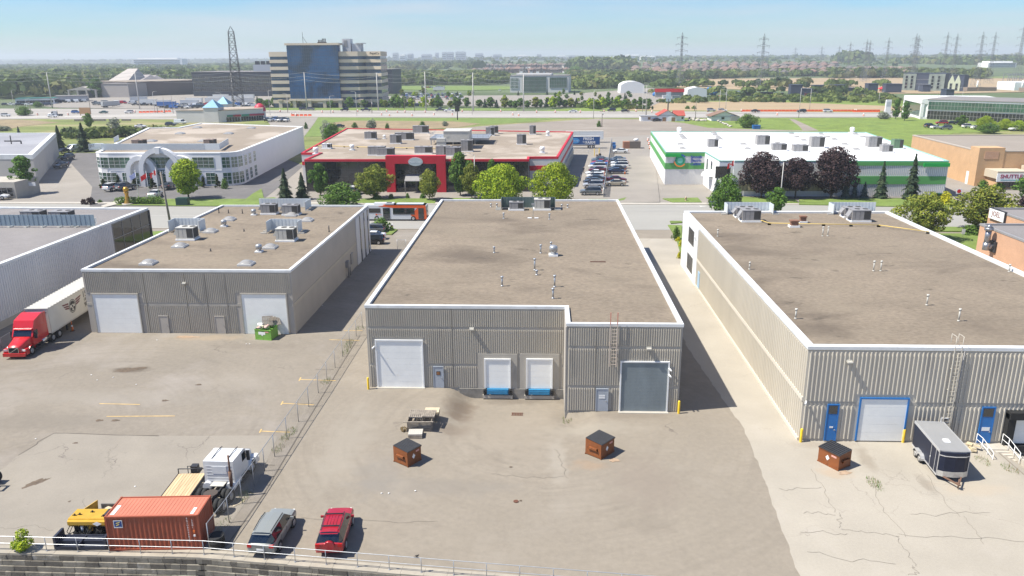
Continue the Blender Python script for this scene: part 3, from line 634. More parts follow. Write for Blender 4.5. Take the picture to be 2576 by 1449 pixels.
# ---------- right warehouse ----------
RX0,RY,RB,RH = 21.58,60.04,118.2,8.46
p1_,p2_ = g(2230,530,RH),g(2576,690,RH)
RX1 = (p1_.x+p2_.x)/2;RX1 = p1_.x
D_ = shell('warehouse','pale beige ribbed warehouse with blue doors, behind the enclosed cargo trailer',rect(RX0,RY,RX1,RB),RH,beige,roofm,pw=.55)
D = hx(RY,(2078,1017,2104,1100),(2160,1003,2276,1100),(2464,1024,2494,1108),(2546,1052,2600,1110))
mb = MB()
ribs(mb,(RX0+.1,RY),(RX1-.1,RY),(0,-1),[(.25,3.25),(3.65,8.0)],.34,dep=.09,wd=.4,holes=[(D[0][0]-RX0-.3,D[0][1]-RX0+.3,-1,D[0][3]+.15),(D[1][0]-RX0-.6,D[1][1]-RX0+.5,-1,D[1][3]+.4),(D[2][0]-RX0-.3,D[2][1]-RX0+.2,-1,D[2][3]+.15),(D[3][0]-RX0-.8,D[3][1]-RX0+1,-1,D[3][3]+.6)])
obj('ribbed_panel',mb,ribm2,D_,True)
mb = MB();mb.box(RX0+.02,RY-.02,-1.3,RX1,RY,.22);mb.box(RX0+.02,RY-.025,3.3,RX1,RY,3.6);obj('footing',mb,flat,D_,True)
mb = MB();mb.box(RX0+.02,RY-.012,.2,RX1,RY-.002,RH-.4);obj('front_panel',mb,ribm2,D_,True)
mb = MB();ribs(mb,(RX0,RB-12),(RX0,RY+.1),(-1,0),[(.35,3.6),(4.0,8.0)],.5,dep=.07,wd=.35);obj('side_ribs',mb,beige,D_,True)
cream = mat('cream_band',(.56,.51,.43),.85,var=.04,scale=.5,coord='World')
mb = MB();mb.box(RX0-.09,RY,3.62,RX0,RB-12,3.98);mb.box(RX0-.14,RY,-.05,RX0,RB-12,.3);obj('side_band',mb,cream,D_,True)
mb = MB();mb.box(RX0-.12,RB-12,0,RX0,RB+.02,RH-.36);obj('office_end',mb,white,D_,True)
for y0,y1,z0,z1 in ((RB-9.3,RB-5.5,5.0,7.2),(RB-9.3,RB-5.5,1.0,3.3)):
    mb = MB();mb.box(RX0-.16,y0,z0,RX0-.12,y1,z1);wn = obj('window',mb,glass,D_,True)
    mb = MB()
    for i in range(5): yy = y0+(y1-y0)*i/4;mb.box(RX0-.2,yy-.04,z0,RX0-.16,yy+.04,z1)
    obj('window_bar',mb,dsteel,wn,True)
mb = MB();mb.box(RX0-.12,RB-14.6,.4,RX0,RB-13.4,2.6);obj('side_door',mb,mat('pale_blue_door',(.3,.45,.6),.5),D_,True)
for k in (0,2):
    d = man_door(D_,*D[k][:2],.1,D[k][3]-.0,RY-.08,bluep)
    mb = MB();mb.box(D[k][0]+.08,RY-.16,D[k][3]-.8,D[k][1]-.08,RY-.14,D[k][3]-.08);obj('door_window',mb,glass,d,True)
    x = (D[k][0]+D[k][1])/2;q = .32 if k else .15;mb = MB();mb.box(x-q,RY-.158,1.35-q*.5,x+q,RY-.145,1.35+q*.5);obj('notice',mb,white,d,True)
overhead_door(D_,*D[1][:2],.12,D[1][3],RY-.06,doorw,bluep,5)
x0,x1,z0,z1 = D[3];x1 = x0+2.6
overhead_door(D_,x0,x1,.1,z1,RY-.12,doorw,dsteel,4)
mb = MB();mb.box(x0-.75,RY-.55,.0,x0-.13,RY,z1+.55);mb.box(x1+.13,RY-.55,.0,x1+.7,RY,z1+.55);mb.box(x0-.75,RY-.7,z1+.13,x1+.7,RY,z1+.75);mb.box(x0-.4,RY-.5,-.6,x1+.4,RY,.0);obj('dock_seal',mb,black,D_,True)
for px,py in ((2135,910),): x,z = W(px,py,RY);wall_light(D_,x,z,RY-.08)
x,z = W(2025,1010,RY);camera_unit(D_,x,z,RY-.05)
x0,z0 = W(2365,1054,RY);mb = MB();mb.box(x0,RY-.12,z0-.3,x0+.6,RY-.02,z0+.15);o = obj('vent_grille',mb,white,D_,True)
mb = MB();mb.box(x0+.12,RY-.13,z0-.25,x0+.55,RY-.12,z0+.08);obj('grille_slats',mb,dsteel,o,True)
x,_ = W(2395,950,RY);ladder(D_,x,RY,1.2,RH,.55,True,mat('cream_ladder_paint',(.5,.465,.40),.6))
mb = MB();x,_ = W(2403,950,RY);mb.tube([(x+.35,RY-.1,.3),(x+.35,RY-.1,RH-.3)],.035);obj('conduit',mb,hvacg,D_,True)
mb = MB();mb.box(RX0-.35,RB-11,6.5,RX0-.05,RB-10.6,6.9);obj('wall_lamp',mb,white,D_,True)
# ================= OTHER BUILDINGS =================
def ccw(pts):
    pts = [(p[0],p[1]) for p in pts];A = sum(pts[i][0]*pts[(i+1) % len(pts)][1]-pts[(i+1) % len(pts)][0]*pts[i][1] for i in range(len(pts)))
    return pts if A > 0 else pts[::-1]
def seg(mb,p0,p1,s0,s1,z0,z1,d0,d1,m=0):
    """box along the wall p0 -> p1 from s0 to s1, between offsets d0 and d1 (outwards = right of the direction)"""
    a = Vector((p0[0],p0[1]));b = Vector((p1[0],p1[1]));d = (b-a).normalized();n = Vector((d.y,-d.x))
    q = [a+d*s0+n*d1,a+d*s1+n*d1,a+d*s1+n*d0,a+d*s0+n*d0]
    vs = [(v.x,v.y,z0) for v in q]+[(v.x,v.y,z1) for v in q]
    mb.add(vs,[(0,3,2,1),(4,5,6,7),(0,1,5,4),(1,2,6,5),(2,3,7,6),(3,0,4,7)],m)
def winwall(t,p0,p1,s0,s1,z0,z1,nx,nz,gl=glass,frame=None,off=.03,mw=.08,name='window',rim=True):
    mb = MB();seg(mb,p0,p1,s0,s1,z0,z1,0,off);w_ = obj(name,mb,gl,t,True)
    mb = MB()
    for i in range(0 if rim else 1,nx+(1 if rim else 0)):
        s = s0+(s1-s0)*i/nx;seg(mb,p0,p1,s-mw/2,s+mw/2,z0,z1,off,off+.05)
    for j in range(0 if rim else 1,nz+(1 if rim else 0)):
        z = z0+(z1-z0)*j/nz;seg(mb,p0,p1,s0,s1,z-mw/2,z+mw/2,off,off+.045)
    if mb.v: obj('window_frame',mb,frame or white,w_,True)
    return w_
def ln(p0,p1): return (Vector((p1[0],p1[1]))-Vector((p0[0],p0[1]))).length
def solo(name,mb,m,label,cat,group=None,loc=None): return tag(obj(name,mb,m,loc=loc),label,cat,group)
greenglass = mat('green_reflecting_glass',(.035,.09,.06),.08,spec=.9,var=.4,scale=.35,coord='World')
blackglass = mat('black_reflecting_glass',(.018,.018,.02),.08,spec=.7,var=.5,scale=.25,coord='World')
blueglass = mat('blue_glass_painted_reflections',(.008,.095,.26),.08,spec=.9,var=.45,scale=.05,coord='World',spots=[((.003,.02,.05),.055,.46,.6,.85)])  # dark patches in the glass colour stand in for reflections
stripglass = mat('blue_strip_glass',(.006,.045,.11),.08,spec=.9,var=.4,scale=.1,coord='World')
redp = mat('red_cladding',(.50,.014,.03),.55,var=.08,scale=.4,coord='World',stretch=(1,1,.2))
greenp = mat('green_cladding',(.10,.33,.09),.6,var=.05,scale=.4,coord='World')
green2 = mat('bright_green_box',(.01,.33,.06),.5)
wribs = mat('white_ribbed_cladding',(.56,.545,.53),.7,var=.04,scale=.4,coord='World')
wroof = mat('white_membrane_roof',(.78,.77,.755),.8,var=.04,scale=.1,coord='World',spots=[((.42,.32,.24),.055,.66,.8,.5)])
tanroof = mat('tan_gravel_roof',(.25,.205,.158),.95,var=.08,scale=.06,var2=(1.5,.06),coord='World',spots=[((.42,.36,.30),.05,.5,.6,.7),((.2,.165,.13),.12,.6,.72,.5)])
brick = mat('orange_brick',(.50,.30,.19),.9,var=.08,scale=.5,var2=(6,.08),coord='World')
brickd = mat('tan_brick',(.52,.33,.18),.9,var=.08,scale=.5,var2=(6,.08),coord='World')
beigeb = mat('beige_stone',(.68,.56,.43),.85,var=.06,scale=.1,coord='World')
# ---------- long white warehouse at the far left ----------
HB = 7.6;EX = -65.2
pl = [(-130,60),(EX,60),(EX,124.6),(-130,126.5)]
LLw = shell('warehouse','long pale corrugated warehouse at the left edge with a dark glass corner',pl,HB,whitew,roofg,pw=.6)
mb = MB();ribs(mb,(EX,60),(EX,112.8),(1,0),[(1.0,HB-.4)],.42,dep=.07,wd=.35);obj('ribbed_panel',mb,whitew,LLw,True)
mb = MB();mb.box(EX,60,-.5,EX+.12,113,.9);obj('footing',mb,flat,LLw,True)
winwall(LLw,(EX,113.2),(EX,124.6),0,11.3,.3,HB-.4,4,3,blackglass,hvacg,.04)
winwall(LLw,(-64.9,124.5),(-70,124.7),.1,5,.3,HB-.4,2,3,blackglass,hvacg,.1)
def screen(px0,px1,py,h,z,mat_,label,skew=0,n=10,back=None,group='roof screens'):
    a = g(px0,py,z);b = g(px1,py,z);t = thing('roof_screen',label,'screen',a,0,group)
    d = b-a;Ln = d.length;mb = MB();k = max(4,int(Ln/.35))
    for i in range(k): s0,s1 = Ln*i/k,Ln*(i+1)/k;seg(mb,a,b,s0,s1-.02,z+.25,z+h,.0,.05 if i % 2 else .09)
    obj('panel',mb,mat_,t,True);mb = MB()
    for i in range(int(Ln/2.5)+1): s = min(Ln-.1,i*2.5);seg(mb,a,b,s,s+.08,z,z+h,-.1,0);seg(mb,a,b,s-.1,s+.3,z,z+.12,-.6,.4)
    obj('frame',mb,hvacm,t,True);return t
screen(-60,241,552+20,1.9,HB-.27,bluegrey,'long blue-grey louvred screen behind two rooftop units on the pale warehouse')
screen(182,245,570,1.3,HB-.27,white,'low white panel screen beside two rooftop units on the pale warehouse')
# ---------- pale grey building, far left behind the street ----------
hG = 7.6
a = g(81,389,hG);b = g(140,334,hG)
pg = ccw([(-175,a.y),(a.x,a.y),(b.x,b.y),(-240,b.y)])
G1 = shell('commercial_building','pale grey concrete building at left edge, beyond the street, with a wide flat roof',pg,hG,mat('pale_grey_concrete',(.42,.40,.37),.9,var=.06,scale=.3,coord='World'),mat('blue_grey_roof',(.25,.25,.27),.9,var=.08,scale=.05,coord='World',spots=[((.33,.33,.35),.04,.5,.6,.6)]),pw=1.2,ph=1.2,base=-.1)
e0 = g(-60,500);e1 = g(43,500);mb = MB();mb.box(e0.x,e1.y,0,e1.x,e1.y+9,3.9);obj('entrance_block',mb,sidew,G1,True)
winwall(G1,(e0.x,e1.y),(e1.x,e1.y),1,e1.x-e0.x-.6,.6,2.6,6,1,blackglass,hvacg)
mb = MB();mb.box(e1.x,e1.y+5,2.2,e1.x+1.6,e1.y+5.2,3.0);obj('sign_board',mb,white,G1,True)
# ---------- white arched showroom 7100 ----------
hS = 8.5
rp_ = [g(*p,hS) for p in ((762,318),(505,309),(448,320),(372,321))]
pts = [(-115.2,199.5),(-114.6,197),(-113,195.6),(-110.5,195.2),(-81.5,195.2),(-79.3,195.7),(-78.0,197.2),(-77.6,199.5)]+[(v.x,v.y) for v in rp_]
showw = mat('showroom_white',(.70,.69,.69),.7,var=.03,scale=.3,coord='World')
E1 = shell('showroom','white showroom with interlaced arches, green glass and number over its door',ccw(pts),hS,showw,tanroof,cop=white,pw=.8,base=-.1)
# curved corner glazing and straight glazing
P_ = pts;f0,f1 = P_[3],P_[4];FL = ln(f0,f1);fx = lambda px,py=430: W(px,py,195.2)[0]-f0[0]
for px0,px1,nx in ((264,331,5),(382,432,4),(487,541,4)): winwall(E1,f0,f1,fx(px0),fx(px1),4.6,7.3,nx,3,greenglass,white,.03,.04)
for px0,px1,nx in ((272,296,2),(310,323,2),(333,352,2),(366,386,2),(402,420,2),(432,450,2),(520,543,2)): winwall(E1,f0,f1,fx(px0,455),fx(px1,455),.5,3.4,nx,3,greenglass,white,.03,.05)
for i in range(3):
    for q in ((P_[i],P_[i+1]),(P_[4+i],P_[5+i])):
        for z0,z1 in ((4.6,7.3),(.5,3.4)): winwall(E1,q[0],q[1],.15,ln(*q)-.1,z0,z1,2,3,greenglass,white,.03,.08)
q0,q1 = P_[7],P_[8]
for s in (1.5,5.5,10): 
    for z0,z1 in ((4.4,7.2),(.5,3.4)): winwall(E1,q0,q1,s,s+2.2,z0,z1,2,3,greenglass,white,.03,.1)
mb = MB();seg(mb,f0,f1,0,FL,3.9,4.1,0,.06);obj('string_course',mb,showw,E1,True)
def arch(cx,hw,zs,th,y0,y1,nm='arch'):
    o = [];k = 18
    for i in range(k+1): t_ = pi*i/k;o.append((cx+hw*cos(t_),zs+hw*sin(t_)))
    inn = [(cx+(hw-th)*cos(pi*i/k),zs+(hw-th)*sin(pi*i/k)) for i in range(k+1)]
    mb = MB()
    for i in range(k): mb.yprism([o[i],o[i+1],inn[i+1],inn[i]],y0,y1)
    mb.box(cx-hw,y0,0,cx-hw+th,y1,zs);mb.box(cx+hw-th,y0,0,cx+hw,y1,zs);return obj(nm,mb,showw,E1,True)
ax = W(404,430,194)[0];arch(ax,5.4,4.4,1.2,193.6,195.2)
for px in (356,455): x = W(px,430,194.4)[0];arch(x,3.9,3.9,1.15,194.0,195.2)
mb = MB();mb.yprism([(ax-.5,8.3),(ax+.5,8.3),(ax+.7,9.95),(ax-.7,9.95)],193.4,195.0);obj('keystone',mb,showw,E1,True)
x = W(409,444,193.8)[0];mb = MB();mb.box(x-1.6,194.7,2.9,x+1.6,195.1,4.1);s_ = obj('number_sign',mb,mat('dark_green_panel',(.01,.05,.03),.5),E1,True)
text('7100',1.25,white,E1,Vector((x,194.66,3.5))-E1.location,FRONT,'number',.02,bold=.03)
mb = MB();ribs(mb,(g(268,368,hS).x,g(268,377,hS).y),(g(550,367,hS).x,g(268,377,hS).y),(0,-1),[(hS-.1,hS+1.6)],.3,dep=.05);a = g(256,377,hS);b = g(551,377,hS);mb.box(a.x,a.y,hS-.1,b.x,a.y+.1,hS+1.6);seg(mb,(b.x,a.y),g(582,358,hS),0,14,hS,hS+1.6,0,.1);seg(mb,g(300,352,hS),(a.x,a.y),0,8,hS,hS+1.4,0,.1);solo('roof_screen',mb,mat('pale_louvre',(.62,.66,.68),.5,.2),'long pale louvred screen along the showroom roof edge','screen','roof screens')
# ---------- red and black glass building ----------
hR = 7.8
c0,c1 = g(768,400,hR),g(1330,403,hR);y0 = 186.8
k0,k1 = g(1346,394,hR),g(1404,395,hR);kb,kl = g(1442,331,hR),g(872,322,hR);l1 = g(758,384,hR)
pr = ccw([(c0.x,y0),(c1.x,y0),(c1.x,k0.y),(k1.x,k0.y),(kb.x,kb.y),(kl.x,kl.y),(l1.x,l1.y),(c0.x,l1.y)])
F1 = shell('industrial_building','black glass building with a big red portal and red roof trim',pr,hR,wribs,tanroof,cop=redp,pw=.5,ph=.55,base=-.1,copname='roof_trim')
winwall(F1,(c0.x,y0),(c1.x,y0),.1,c1.x-c0.x-.1,.2,hR-.6,21,4,blackglass,dsteel,.12,.05)
winwall(F1,(c1.x,y0),(c1.x,k0.y),.1,k0.y-y0-.1,.2,hR-.6,3,4,blackglass,dsteel,.05,.05)
mb = MB();seg(mb,(c1.x,k0.y),(k1.x,k0.y),0,k1.x-c1.x,4.4,5.6,0,.08);seg(mb,(k1.x,k0.y),(kb.x,kb.y),0,66,4.6,5.5,0,.08);seg(mb,(l1.x,l1.y),(c0.x,l1.y),0,5,4.6,5.5,0,.08);obj('red_band',mb,redp,F1,True)
mb = MB();seg(mb,(k1.x,k0.y),(kb.x,kb.y),14,62,0,3.2,0,.5);obj('loading_dock',mb,hvacg,F1,True)
xa,xb,xc,xd = [W(px,430,y0-1.2)[0] for px in (971,993,1098,1121)]
zt = W(1040,392,y0-1.2)[1];zm = W(1040,412,y0-1.2)[1]
mb = MB();mb.box(xa,y0-1.2,0,xb,y0+.6,zt);mb.box(xc,y0-1.2,0,xd,y0+.6,zt);mb.box(xb,y0-1.2,zm,xc,y0+.6,zt);por = obj('portal',mb,redp,F1,True)
cx,cz = W(1045,407,y0-1.5);mb = MB();n = 24
mb.yprism([(cx+1.75*cos(2*pi*i/n),cz+1.0*sin(2*pi*i/n)) for i in range(n)],y0-1.5,y0-1.2);sg = obj('oval_sign',mb,mat('silver_sign',(.5,.55,.56),.4,.2),F1,True)
text('Maple Lodge',.55,mat('sign_letter',(.8,.8,.8),.5),sg,Vector((cx,y0-1.52,cz-.05)),FRONT,'lettering',.01)
mb = MB();a0,a1 = W(1018,447,y0-2)[0],W(1063,447,y0-2)[0];mb.add([(a0,y0-.1,4.2),(a1,y0-.1,4.2),(a1,y0-2.6,3.0),(a0,y0-2.6,3.0),(a0,y0-.1,4.05),(a1,y0-.1,4.05),(a1,y0-2.6,2.85),(a0,y0-2.6,2.85)],[(0,3,2,1),(4,5,6,7),(2,3,7,6),(1,2,6,5),(0,4,7,3)])
for q in (a0+.1,a1-.1): mb.cyl((q,y0-2.5,0),(q,y0-2.5,2.9),.07)
obj('canopy',mb,hvacg,F1,True)
mb = MB();
for q in (.46,.52): s = xb+(xc-xb)*q;mb.box(s,y0-.18,.1,s+1.1,y0-.14,2.4)
obj('entrance_door',mb,mat('door_glass_light',(.1,.1,.1),.2),F1,True)
text('7130',.4,white,por,Vector(((xa+xb)/2+.3,y0-1.22,2.5)),FRONT,'number',.01)
# ---------- green and white building 7150 ----------
hW = 8.2
G_ = [g(*p,hW) for p in ((1655,330),(1675,382),(1778,382),(1792,400.5),(2402,405),(2178,332))]
w0 = G_[1];w1 = G_[2];w3 = G_[3];w4 = G_[4];fy = 181.0
pw_ = ccw([(G_[0].x-2.2,G_[0].y),(w0.x,w0.y),(w1.x-.4,w0.y),(w1.x-.4,fy),(w4.x-1,fy-1),(G_[5].x,G_[5].y)])
H1 = shell('industrial_building','white-roofed building with green stripes, a round logo and a row of purple trees in front',pw_,hW,white,wroof,cop=mat('teal_trim',(.25,.45,.38),.5),pw=.25,ph=.25,base=-.1,copname='roof_trim')
xw0,xw1 = w0.x,w1.x-.4
mb = MB();ribs(mb,(xw0+.05,w0.y),(xw1,w0.y),(0,-1),[(.1,3.9),(5.4,7.1)],.3,dep=.05);obj('ribbed_panel',mb,wribs,H1,True)
gx = W(2128,430,fy)[0];mb = MB();ribs(mb,(gx,fy-.6),(w4.x-1.1,fy-1),(0,-1),[(.1,2.9),(4.7,7.1)],.42,dep=.07);obj('ribbed_panel',mb,wribs,H1,True)
mb = MB();seg(mb,(xw0,w0.y),(xw1,w0.y),0,xw1-xw0,3.9,5.4,0,.08);seg(mb,(xw0,w0.y),(xw1,w0.y),0,xw1-xw0,7.1,7.95,0,.08);obj('green_band',mb,greenp,H1,True)
mb = MB();seg(mb,(gx,fy-.75),(w4.x-1.1,fy-1),0,w4.x-1.1-gx,2.9,4.7,-.5,.08);seg(mb,(gx-2,fy-.7),(w4.x-1.1,fy-1),0,w4.x-1.1-gx+2,7.1,7.95,-.5,.08);obj('green_band',mb,greenp,H1,True)
mb = MB();pa,pb = (G_[0].x-2.2,G_[0].y),(w0.x,w0.y);seg(mb,pa,pb,0,ln(pa,pb),3.9,5.4,0,.08);seg(mb,pa,pb,0,ln(pa,pb),7.1,7.95,0,.08);obj('side_green_band',mb,greenp,H1,True)
mb = MB();seg(mb,(xw0,w0.y),(xw1,w0.y),-.1,3.8,7.0,7.7,.08,.5);obj('green_sign_box',mb,green2,H1,True)
mb = MB();seg(mb,(xw0,fy-1),(w4.x-1,fy-1),w4.x-1-xw0-5.6,w4.x-1-xw0+.1,6.9,7.7,.12,.5);obj('green_sign_box',mb,green2,H1,True)
# office part windows
ofx0 = xw1;of = lambda px,py=430: W(px,py,fy)[0]-ofx0
winwall(H1,(ofx0,fy-.35),(gx,fy-.7),of(1799),of(1835),4.2,6.9,5,1,blackglass,dsteel,.4)
for a_,b_ in ((1860,1900),(1914,1960),(1966,2010),(2020,2072)): winwall(H1,(ofx0,fy-.35),(gx,fy-.7),of(a_),of(b_),1.4,3.7,4,1,mat('tinted_bronze_glass',(.28,.24,.16),.15,var=.3,scale=.5),dsteel,.4)
for s in (3,8): winwall(H1,(xw1,w0.y),(xw1,fy),s,s+1.6,4.2,7,1,1,blackglass,white,.05)
text('7150',1.2,dsteel,H1,Vector((W(1862,443,fy-.9)[0],fy-.95,2.9))-H1.location,FRONT,'number',.03,bold=.02)
mb = MB();mb.lathe([(2.2,0),(2.0,.6),(1.4,1.1),(.5,1.4),(.05,1.45)],14,(xw1-.2,189.2,3.6));obj('dome_awning',mb,white,H1,True)
lx,lz = W(1711,404,w0.y-.3)
mb = MB();mb.yprism([(lx+1.25*cos(2*pi*i/20),lz+1.25*sin(2*pi*i/20)) for i in range(20)],w0.y-.3,w0.y-.1);lg = obj('round_logo',mb,mat('logo_green',(.02,.3,.15),.5),H1,True)
mb = MB();mb.yprism([(lx+.7*cos(2*pi*i/16),lz+.7*sin(2*pi*i/16)) for i in range(16)],w0.y-.34,w0.y-.3);mb.yprism([(lx+.1*cos(2*pi*i/8),lz+.1*sin(2*pi*i/8)) for i in range(8)],w0.y-.36,w0.y-.34);obj('logo_centre',mb,mat('logo_mint',(.15,.5,.38),.5),lg,True)
for a0_,a1_,c_,nm in ((.2*pi,.75*pi,(.02,.08,.4),'blue'),(1.05*pi,1.8*pi,(.8,.25,.05),'orange')):
    mb = MB();k = 8
    for i in range(k): 
        u,v_ = a0_+(a1_-a0_)*i/k,a0_+(a1_-a0_)*(i+1)/k
        mb.yprism([(lx+1.3*cos(u),lz+1.3*sin(u)),(lx+1.3*cos(v_),lz+1.3*sin(v_)),(lx+1.6*cos(v_),lz+1.6*sin(v_)),(lx+1.6*cos(u),lz+1.6*sin(u))],w0.y-.3,w0.y-.15)
    obj('logo_swoosh',mb,mat('logo_'+nm,c_,.5),lg,True)
navy = mat('navy_letter',(.02,.06,.3),.5)
for i,s in enumerate(('Smooth','Electric','Centre')): text(s,1.05,navy,H1,Vector((lx+2.6,w0.y-.3,lz+.85-i*.85))-H1.location,FRONT,'lettering',.05,'LEFT',.85,.03)
# ---------- brick building with shuttle sign ----------
bb = g(2450,468);hB = ht(2450,468,379);bk = g(2296,339,hB)
K1 = shell('brick_building','tan brick building with a shuttle sign over its entrance, right edge',ccw([(bb.x,bb.y),(bb.x+75,bb.y),(bb.x+75,bk.y),(bk.x,bk.y)]),hB,brickd,mat('brown_grey_roof',(.25,.215,.18),.95,var=.1,scale=.06,coord='World'),cop=mat('stone_coping',(.42,.37,.31),.8),pw=.5,base=-.1)
mb = MB();mb.box(bb.x-.1,bb.y-.12,0,bb.x+6,bb.y+4,hB+.7);obj('corner_pier',mb,brickd,K1,True)
mb = MB();mb.box(bb.x+1.3,bb.y-.2,hB-2,bb.x+4.6,bb.y-.12,hB-.2);obj('brick_panel',mb,brick,K1,True)
mb = MB();mb.box(bb.x+.2-.32,bb.y+3,0,bb.x-.1,bb.y+4.2,3.2);obj('side_door',mb,white,K1,True)
ex = bb.x+2.5;mb = MB();mb.box(ex,bb.y-5,0,ex+60,bb.y-.12,3.6);e_ = obj('entrance_wing',mb,brickd,K1,True)
mb = MB();mb.box(ex-.6,bb.y-5.8,2.6,ex+7,bb.y-.12,4.4);mb.box(ex+11.5,bb.y-6.5,2.8,ex+60,bb.y-.12,4.7);mb.prism(rect(ex+8,bb.y-6.2,ex+10.4,bb.y-.12),0,5.2);obj('entrance_fascia',mb,mat('cream_fascia',(.48,.42,.32),.8),K1,True)
winwall(K1,(ex,bb.y-5),(ex+60,bb.y-5),1.4,6.5,.5,2.5,3,1,blackglass,dsteel);winwall(K1,(ex,bb.y-5),(ex+60,bb.y-5),12,40,.3,2.7,12,1,blackglass,dsteel)
sx,sz = W(2544,446.5,bb.y-6.7);mb = MB();mb.box(sx-3.3,bb.y-6.7,sz-1.0,sx+3.3,bb.y-6.52,sz+.9);sg = obj('shop_sign',mb,white,K1,True)
text('SHUTTLE',1.25,mat('maroon_letter',(.3,.02,.06),.5),sg,Vector((sx,bb.y-6.72,sz+.2)),FRONT,'lettering',.02,bold=.03)
mb = MB();mb.box(sx-2.4,bb.y-6.72,sz-.72,sx+2.4,bb.y-6.70,sz-.56);obj('sign_stripe',mb,mat('sign_teal',(.05,.3,.35),.5),sg,True)
# ---------- near-right brick blocks ----------
hJ = 6.5;jb = g(2466,562,hJ);j2 = g(2489.5,521,hJ);
Q1 = shell('brick_building','orange brick workshop at the right edge with a metal exhaust stack on its wall',rect(jb.x,60,jb.x+45,jb.y),hJ,brick,roofg,cop=hvacg,pw=.35,base=-.1)
Q2 = shell('brick_building','orange brick office at the right edge carrying a white name sign',rect(j2.x,jb.y+.05,j2.x+45,j2.y),hJ-.1,brick,roofg,cop=hvacg,pw=.35,base=-.1)
y_,z_ = WX(2505,540,j2.x-.3);mb = MB();mb.box(j2.x-.35,y_-2.4,z_-.85,j2.x-.02,y_+1.9,z_+.75);sg = obj('name_sign',mb,white,Q2,True)
mb = MB();mb.box(j2.x-.3,y_-2.6,z_-1.0,j2.x-.01,y_-2.4,z_+.9);mb.box(j2.x-.3,y_-2.4,z_+.75,j2.x-.01,y_+2,z_+.9);obj('sign_frame',mb,dsteel,sg,True)
text('JOEL',1.2,mat('brown_letter',(.2,.07,.05),.5),sg,Vector((j2.x-.37,y_-.2,z_+.05)),(pi/2,0,-pi/2),'lettering',.02)
mb = MB();mb.box(j2.x-.05,y_-1.9,.1,j2.x,y_+.4,3.4);obj('window',mb,blackglass,Q2,True)
y_,z_ = WX(2500,620,jb.x);d_ = MB();d_.tube([(jb.x-.1,y_,z_),(jb.x-1.1,y_,z_)],.45,10);d_.cyl((jb.x-1.1,y_,z_-.5),(jb.x-1.1,y_,z_+.6),.5,n=12);d_.cyl((jb.x-1.1,y_,z_+.6),(jb.x-1.1,y_,hJ-.1),.42,n=12);d_.cyl((jb.x-1.1,y_,hJ-.1),(jb.x-1.1,y_,hJ+.3),.62,n=12);d_.cyl((jb.x-1.1,y_,hJ+.3),(jb.x-1.1,y_,hJ+.8),.6,.05,n=12)
obj('exhaust_stack',d_,mat('weathered_zinc',(.3,.31,.33),.35,.7,var=.2,scale=3),Q1,True)
mb = MB();mb.box(jb.x-.25,y_-.8,z_-.8,jb.x,y_+.8,z_+.8);obj('wall_duct',mb,dsteel,Q1,True)
# ================= MIDDLE DISTANCE BUILDINGS =================
def gb(px,py): v = g(px,py);return (v.x,v.y)
def offp(pts,d):
    n = len(pts);P = [Vector(p) for p in pts];o = []
    for i in range(n):
        a,b,c = P[i-1],P[i],P[(i+1) % n];d1 = (b-a).normalized();d2 = (c-b).normalized();n1 = Vector((d1.y,-d1.x));n2 = Vector((d2.y,-d2.x));bis = (n1+n2).normalized()
        o.append(b+bis*d/max(.3,bis.dot(n1)))
    return [(v.x,v.y) for v in o]
# ---- striped office tower ----
A_ = gb(690,271);B_ = gb(907,270);hT = 35.6
dirx = (Vector(B_)-Vector(A_)).normalized();nb = Vector((-dirx.y,dirx.x))
Cc = Vector(B_)+dirx*3+nb*5;Dd = Cc+dirx*0+Vector((7.5,-3));
tp = [A_,B_,tuple(Vector(B_)+dirx*4.2+nb*-.3+nb*6),tuple(Vector(B_)+dirx*14+nb*4),tuple(Vector(B_)+dirx*12.5+nb*36),tuple(Vector(A_)+nb*36)]
T = thing('office_tower','eight-storey office tower of beige stripes around a tall blue glass front','office building',(*A_,0))
mb = MB();mb.prism(tp,0,hT-.3);obj('strip_windows',mb,stripglass,T,True)
mb = MB();op = offp(tp,.35);fl = 4.4;zb = [hT-3.2-i*fl for i in range(7)]
mb.prism(op,hT-3.0,hT)
for i in range(1,7): z = hT-i*fl-.35*0-2.6;mb.prism(op,z,z+2.05)
mb.prism(op,hT-7*fl-1.9,hT-7*fl+.2)
obj('stone_band',mb,beigeb,T,True)
mb = MB();mb.poly([(p[0],p[1],hT+.02) for p in offp(tp,-.3)]);obj('roof',mb,roofg,T,True)
bx0 = gb(738,270);bx1 = gb(862,270);s0,s1 = ln(A_,bx0),ln(A_,bx1)
mb = MB();seg(mb,A_,B_,s0,s1,5.6,39.6,-6,2.6);b_ = obj('glass_front',mb,blueglass,T,True)
mb = MB()
for i in range(1,24): s = s0+(s1-s0)*i/24;seg(mb,A_,B_,s-.05,s+.05,5.6,39.6,2.6,2.66)
for i in range(1,16): z = 5.6+34*i/16;seg(mb,A_,B_,s0,s1,z-.08,z+.08,2.6,2.67)
obj('mullion',mb,mat('blue_mullion',(.02,.05,.10),.4),b_,True)
mb = MB();seg(mb,A_,B_,s0-1,s1+1,39.6,40.9,-7,3.4);seg(mb,A_,B_,s0-1,s1+1.5,4.4,5.8,-.5,3.4);obj('cornice',mb,beigeb,T,True)
for px in (703,747,785,822,860,910):
    s = ln(A_,gb(px,270));mb = MB();dd_ = 3.2 if 730 < px < 870 else 1.0;seg(mb,A_,B_,s-1.1,s+1.1,0,5.2,dd_-2.4,dd_);seg(mb,A_,B_,s-1.5,s+1.5,4.6,5.3,dd_-2.8,dd_+.3);obj('column',mb,beigeb,T,True)
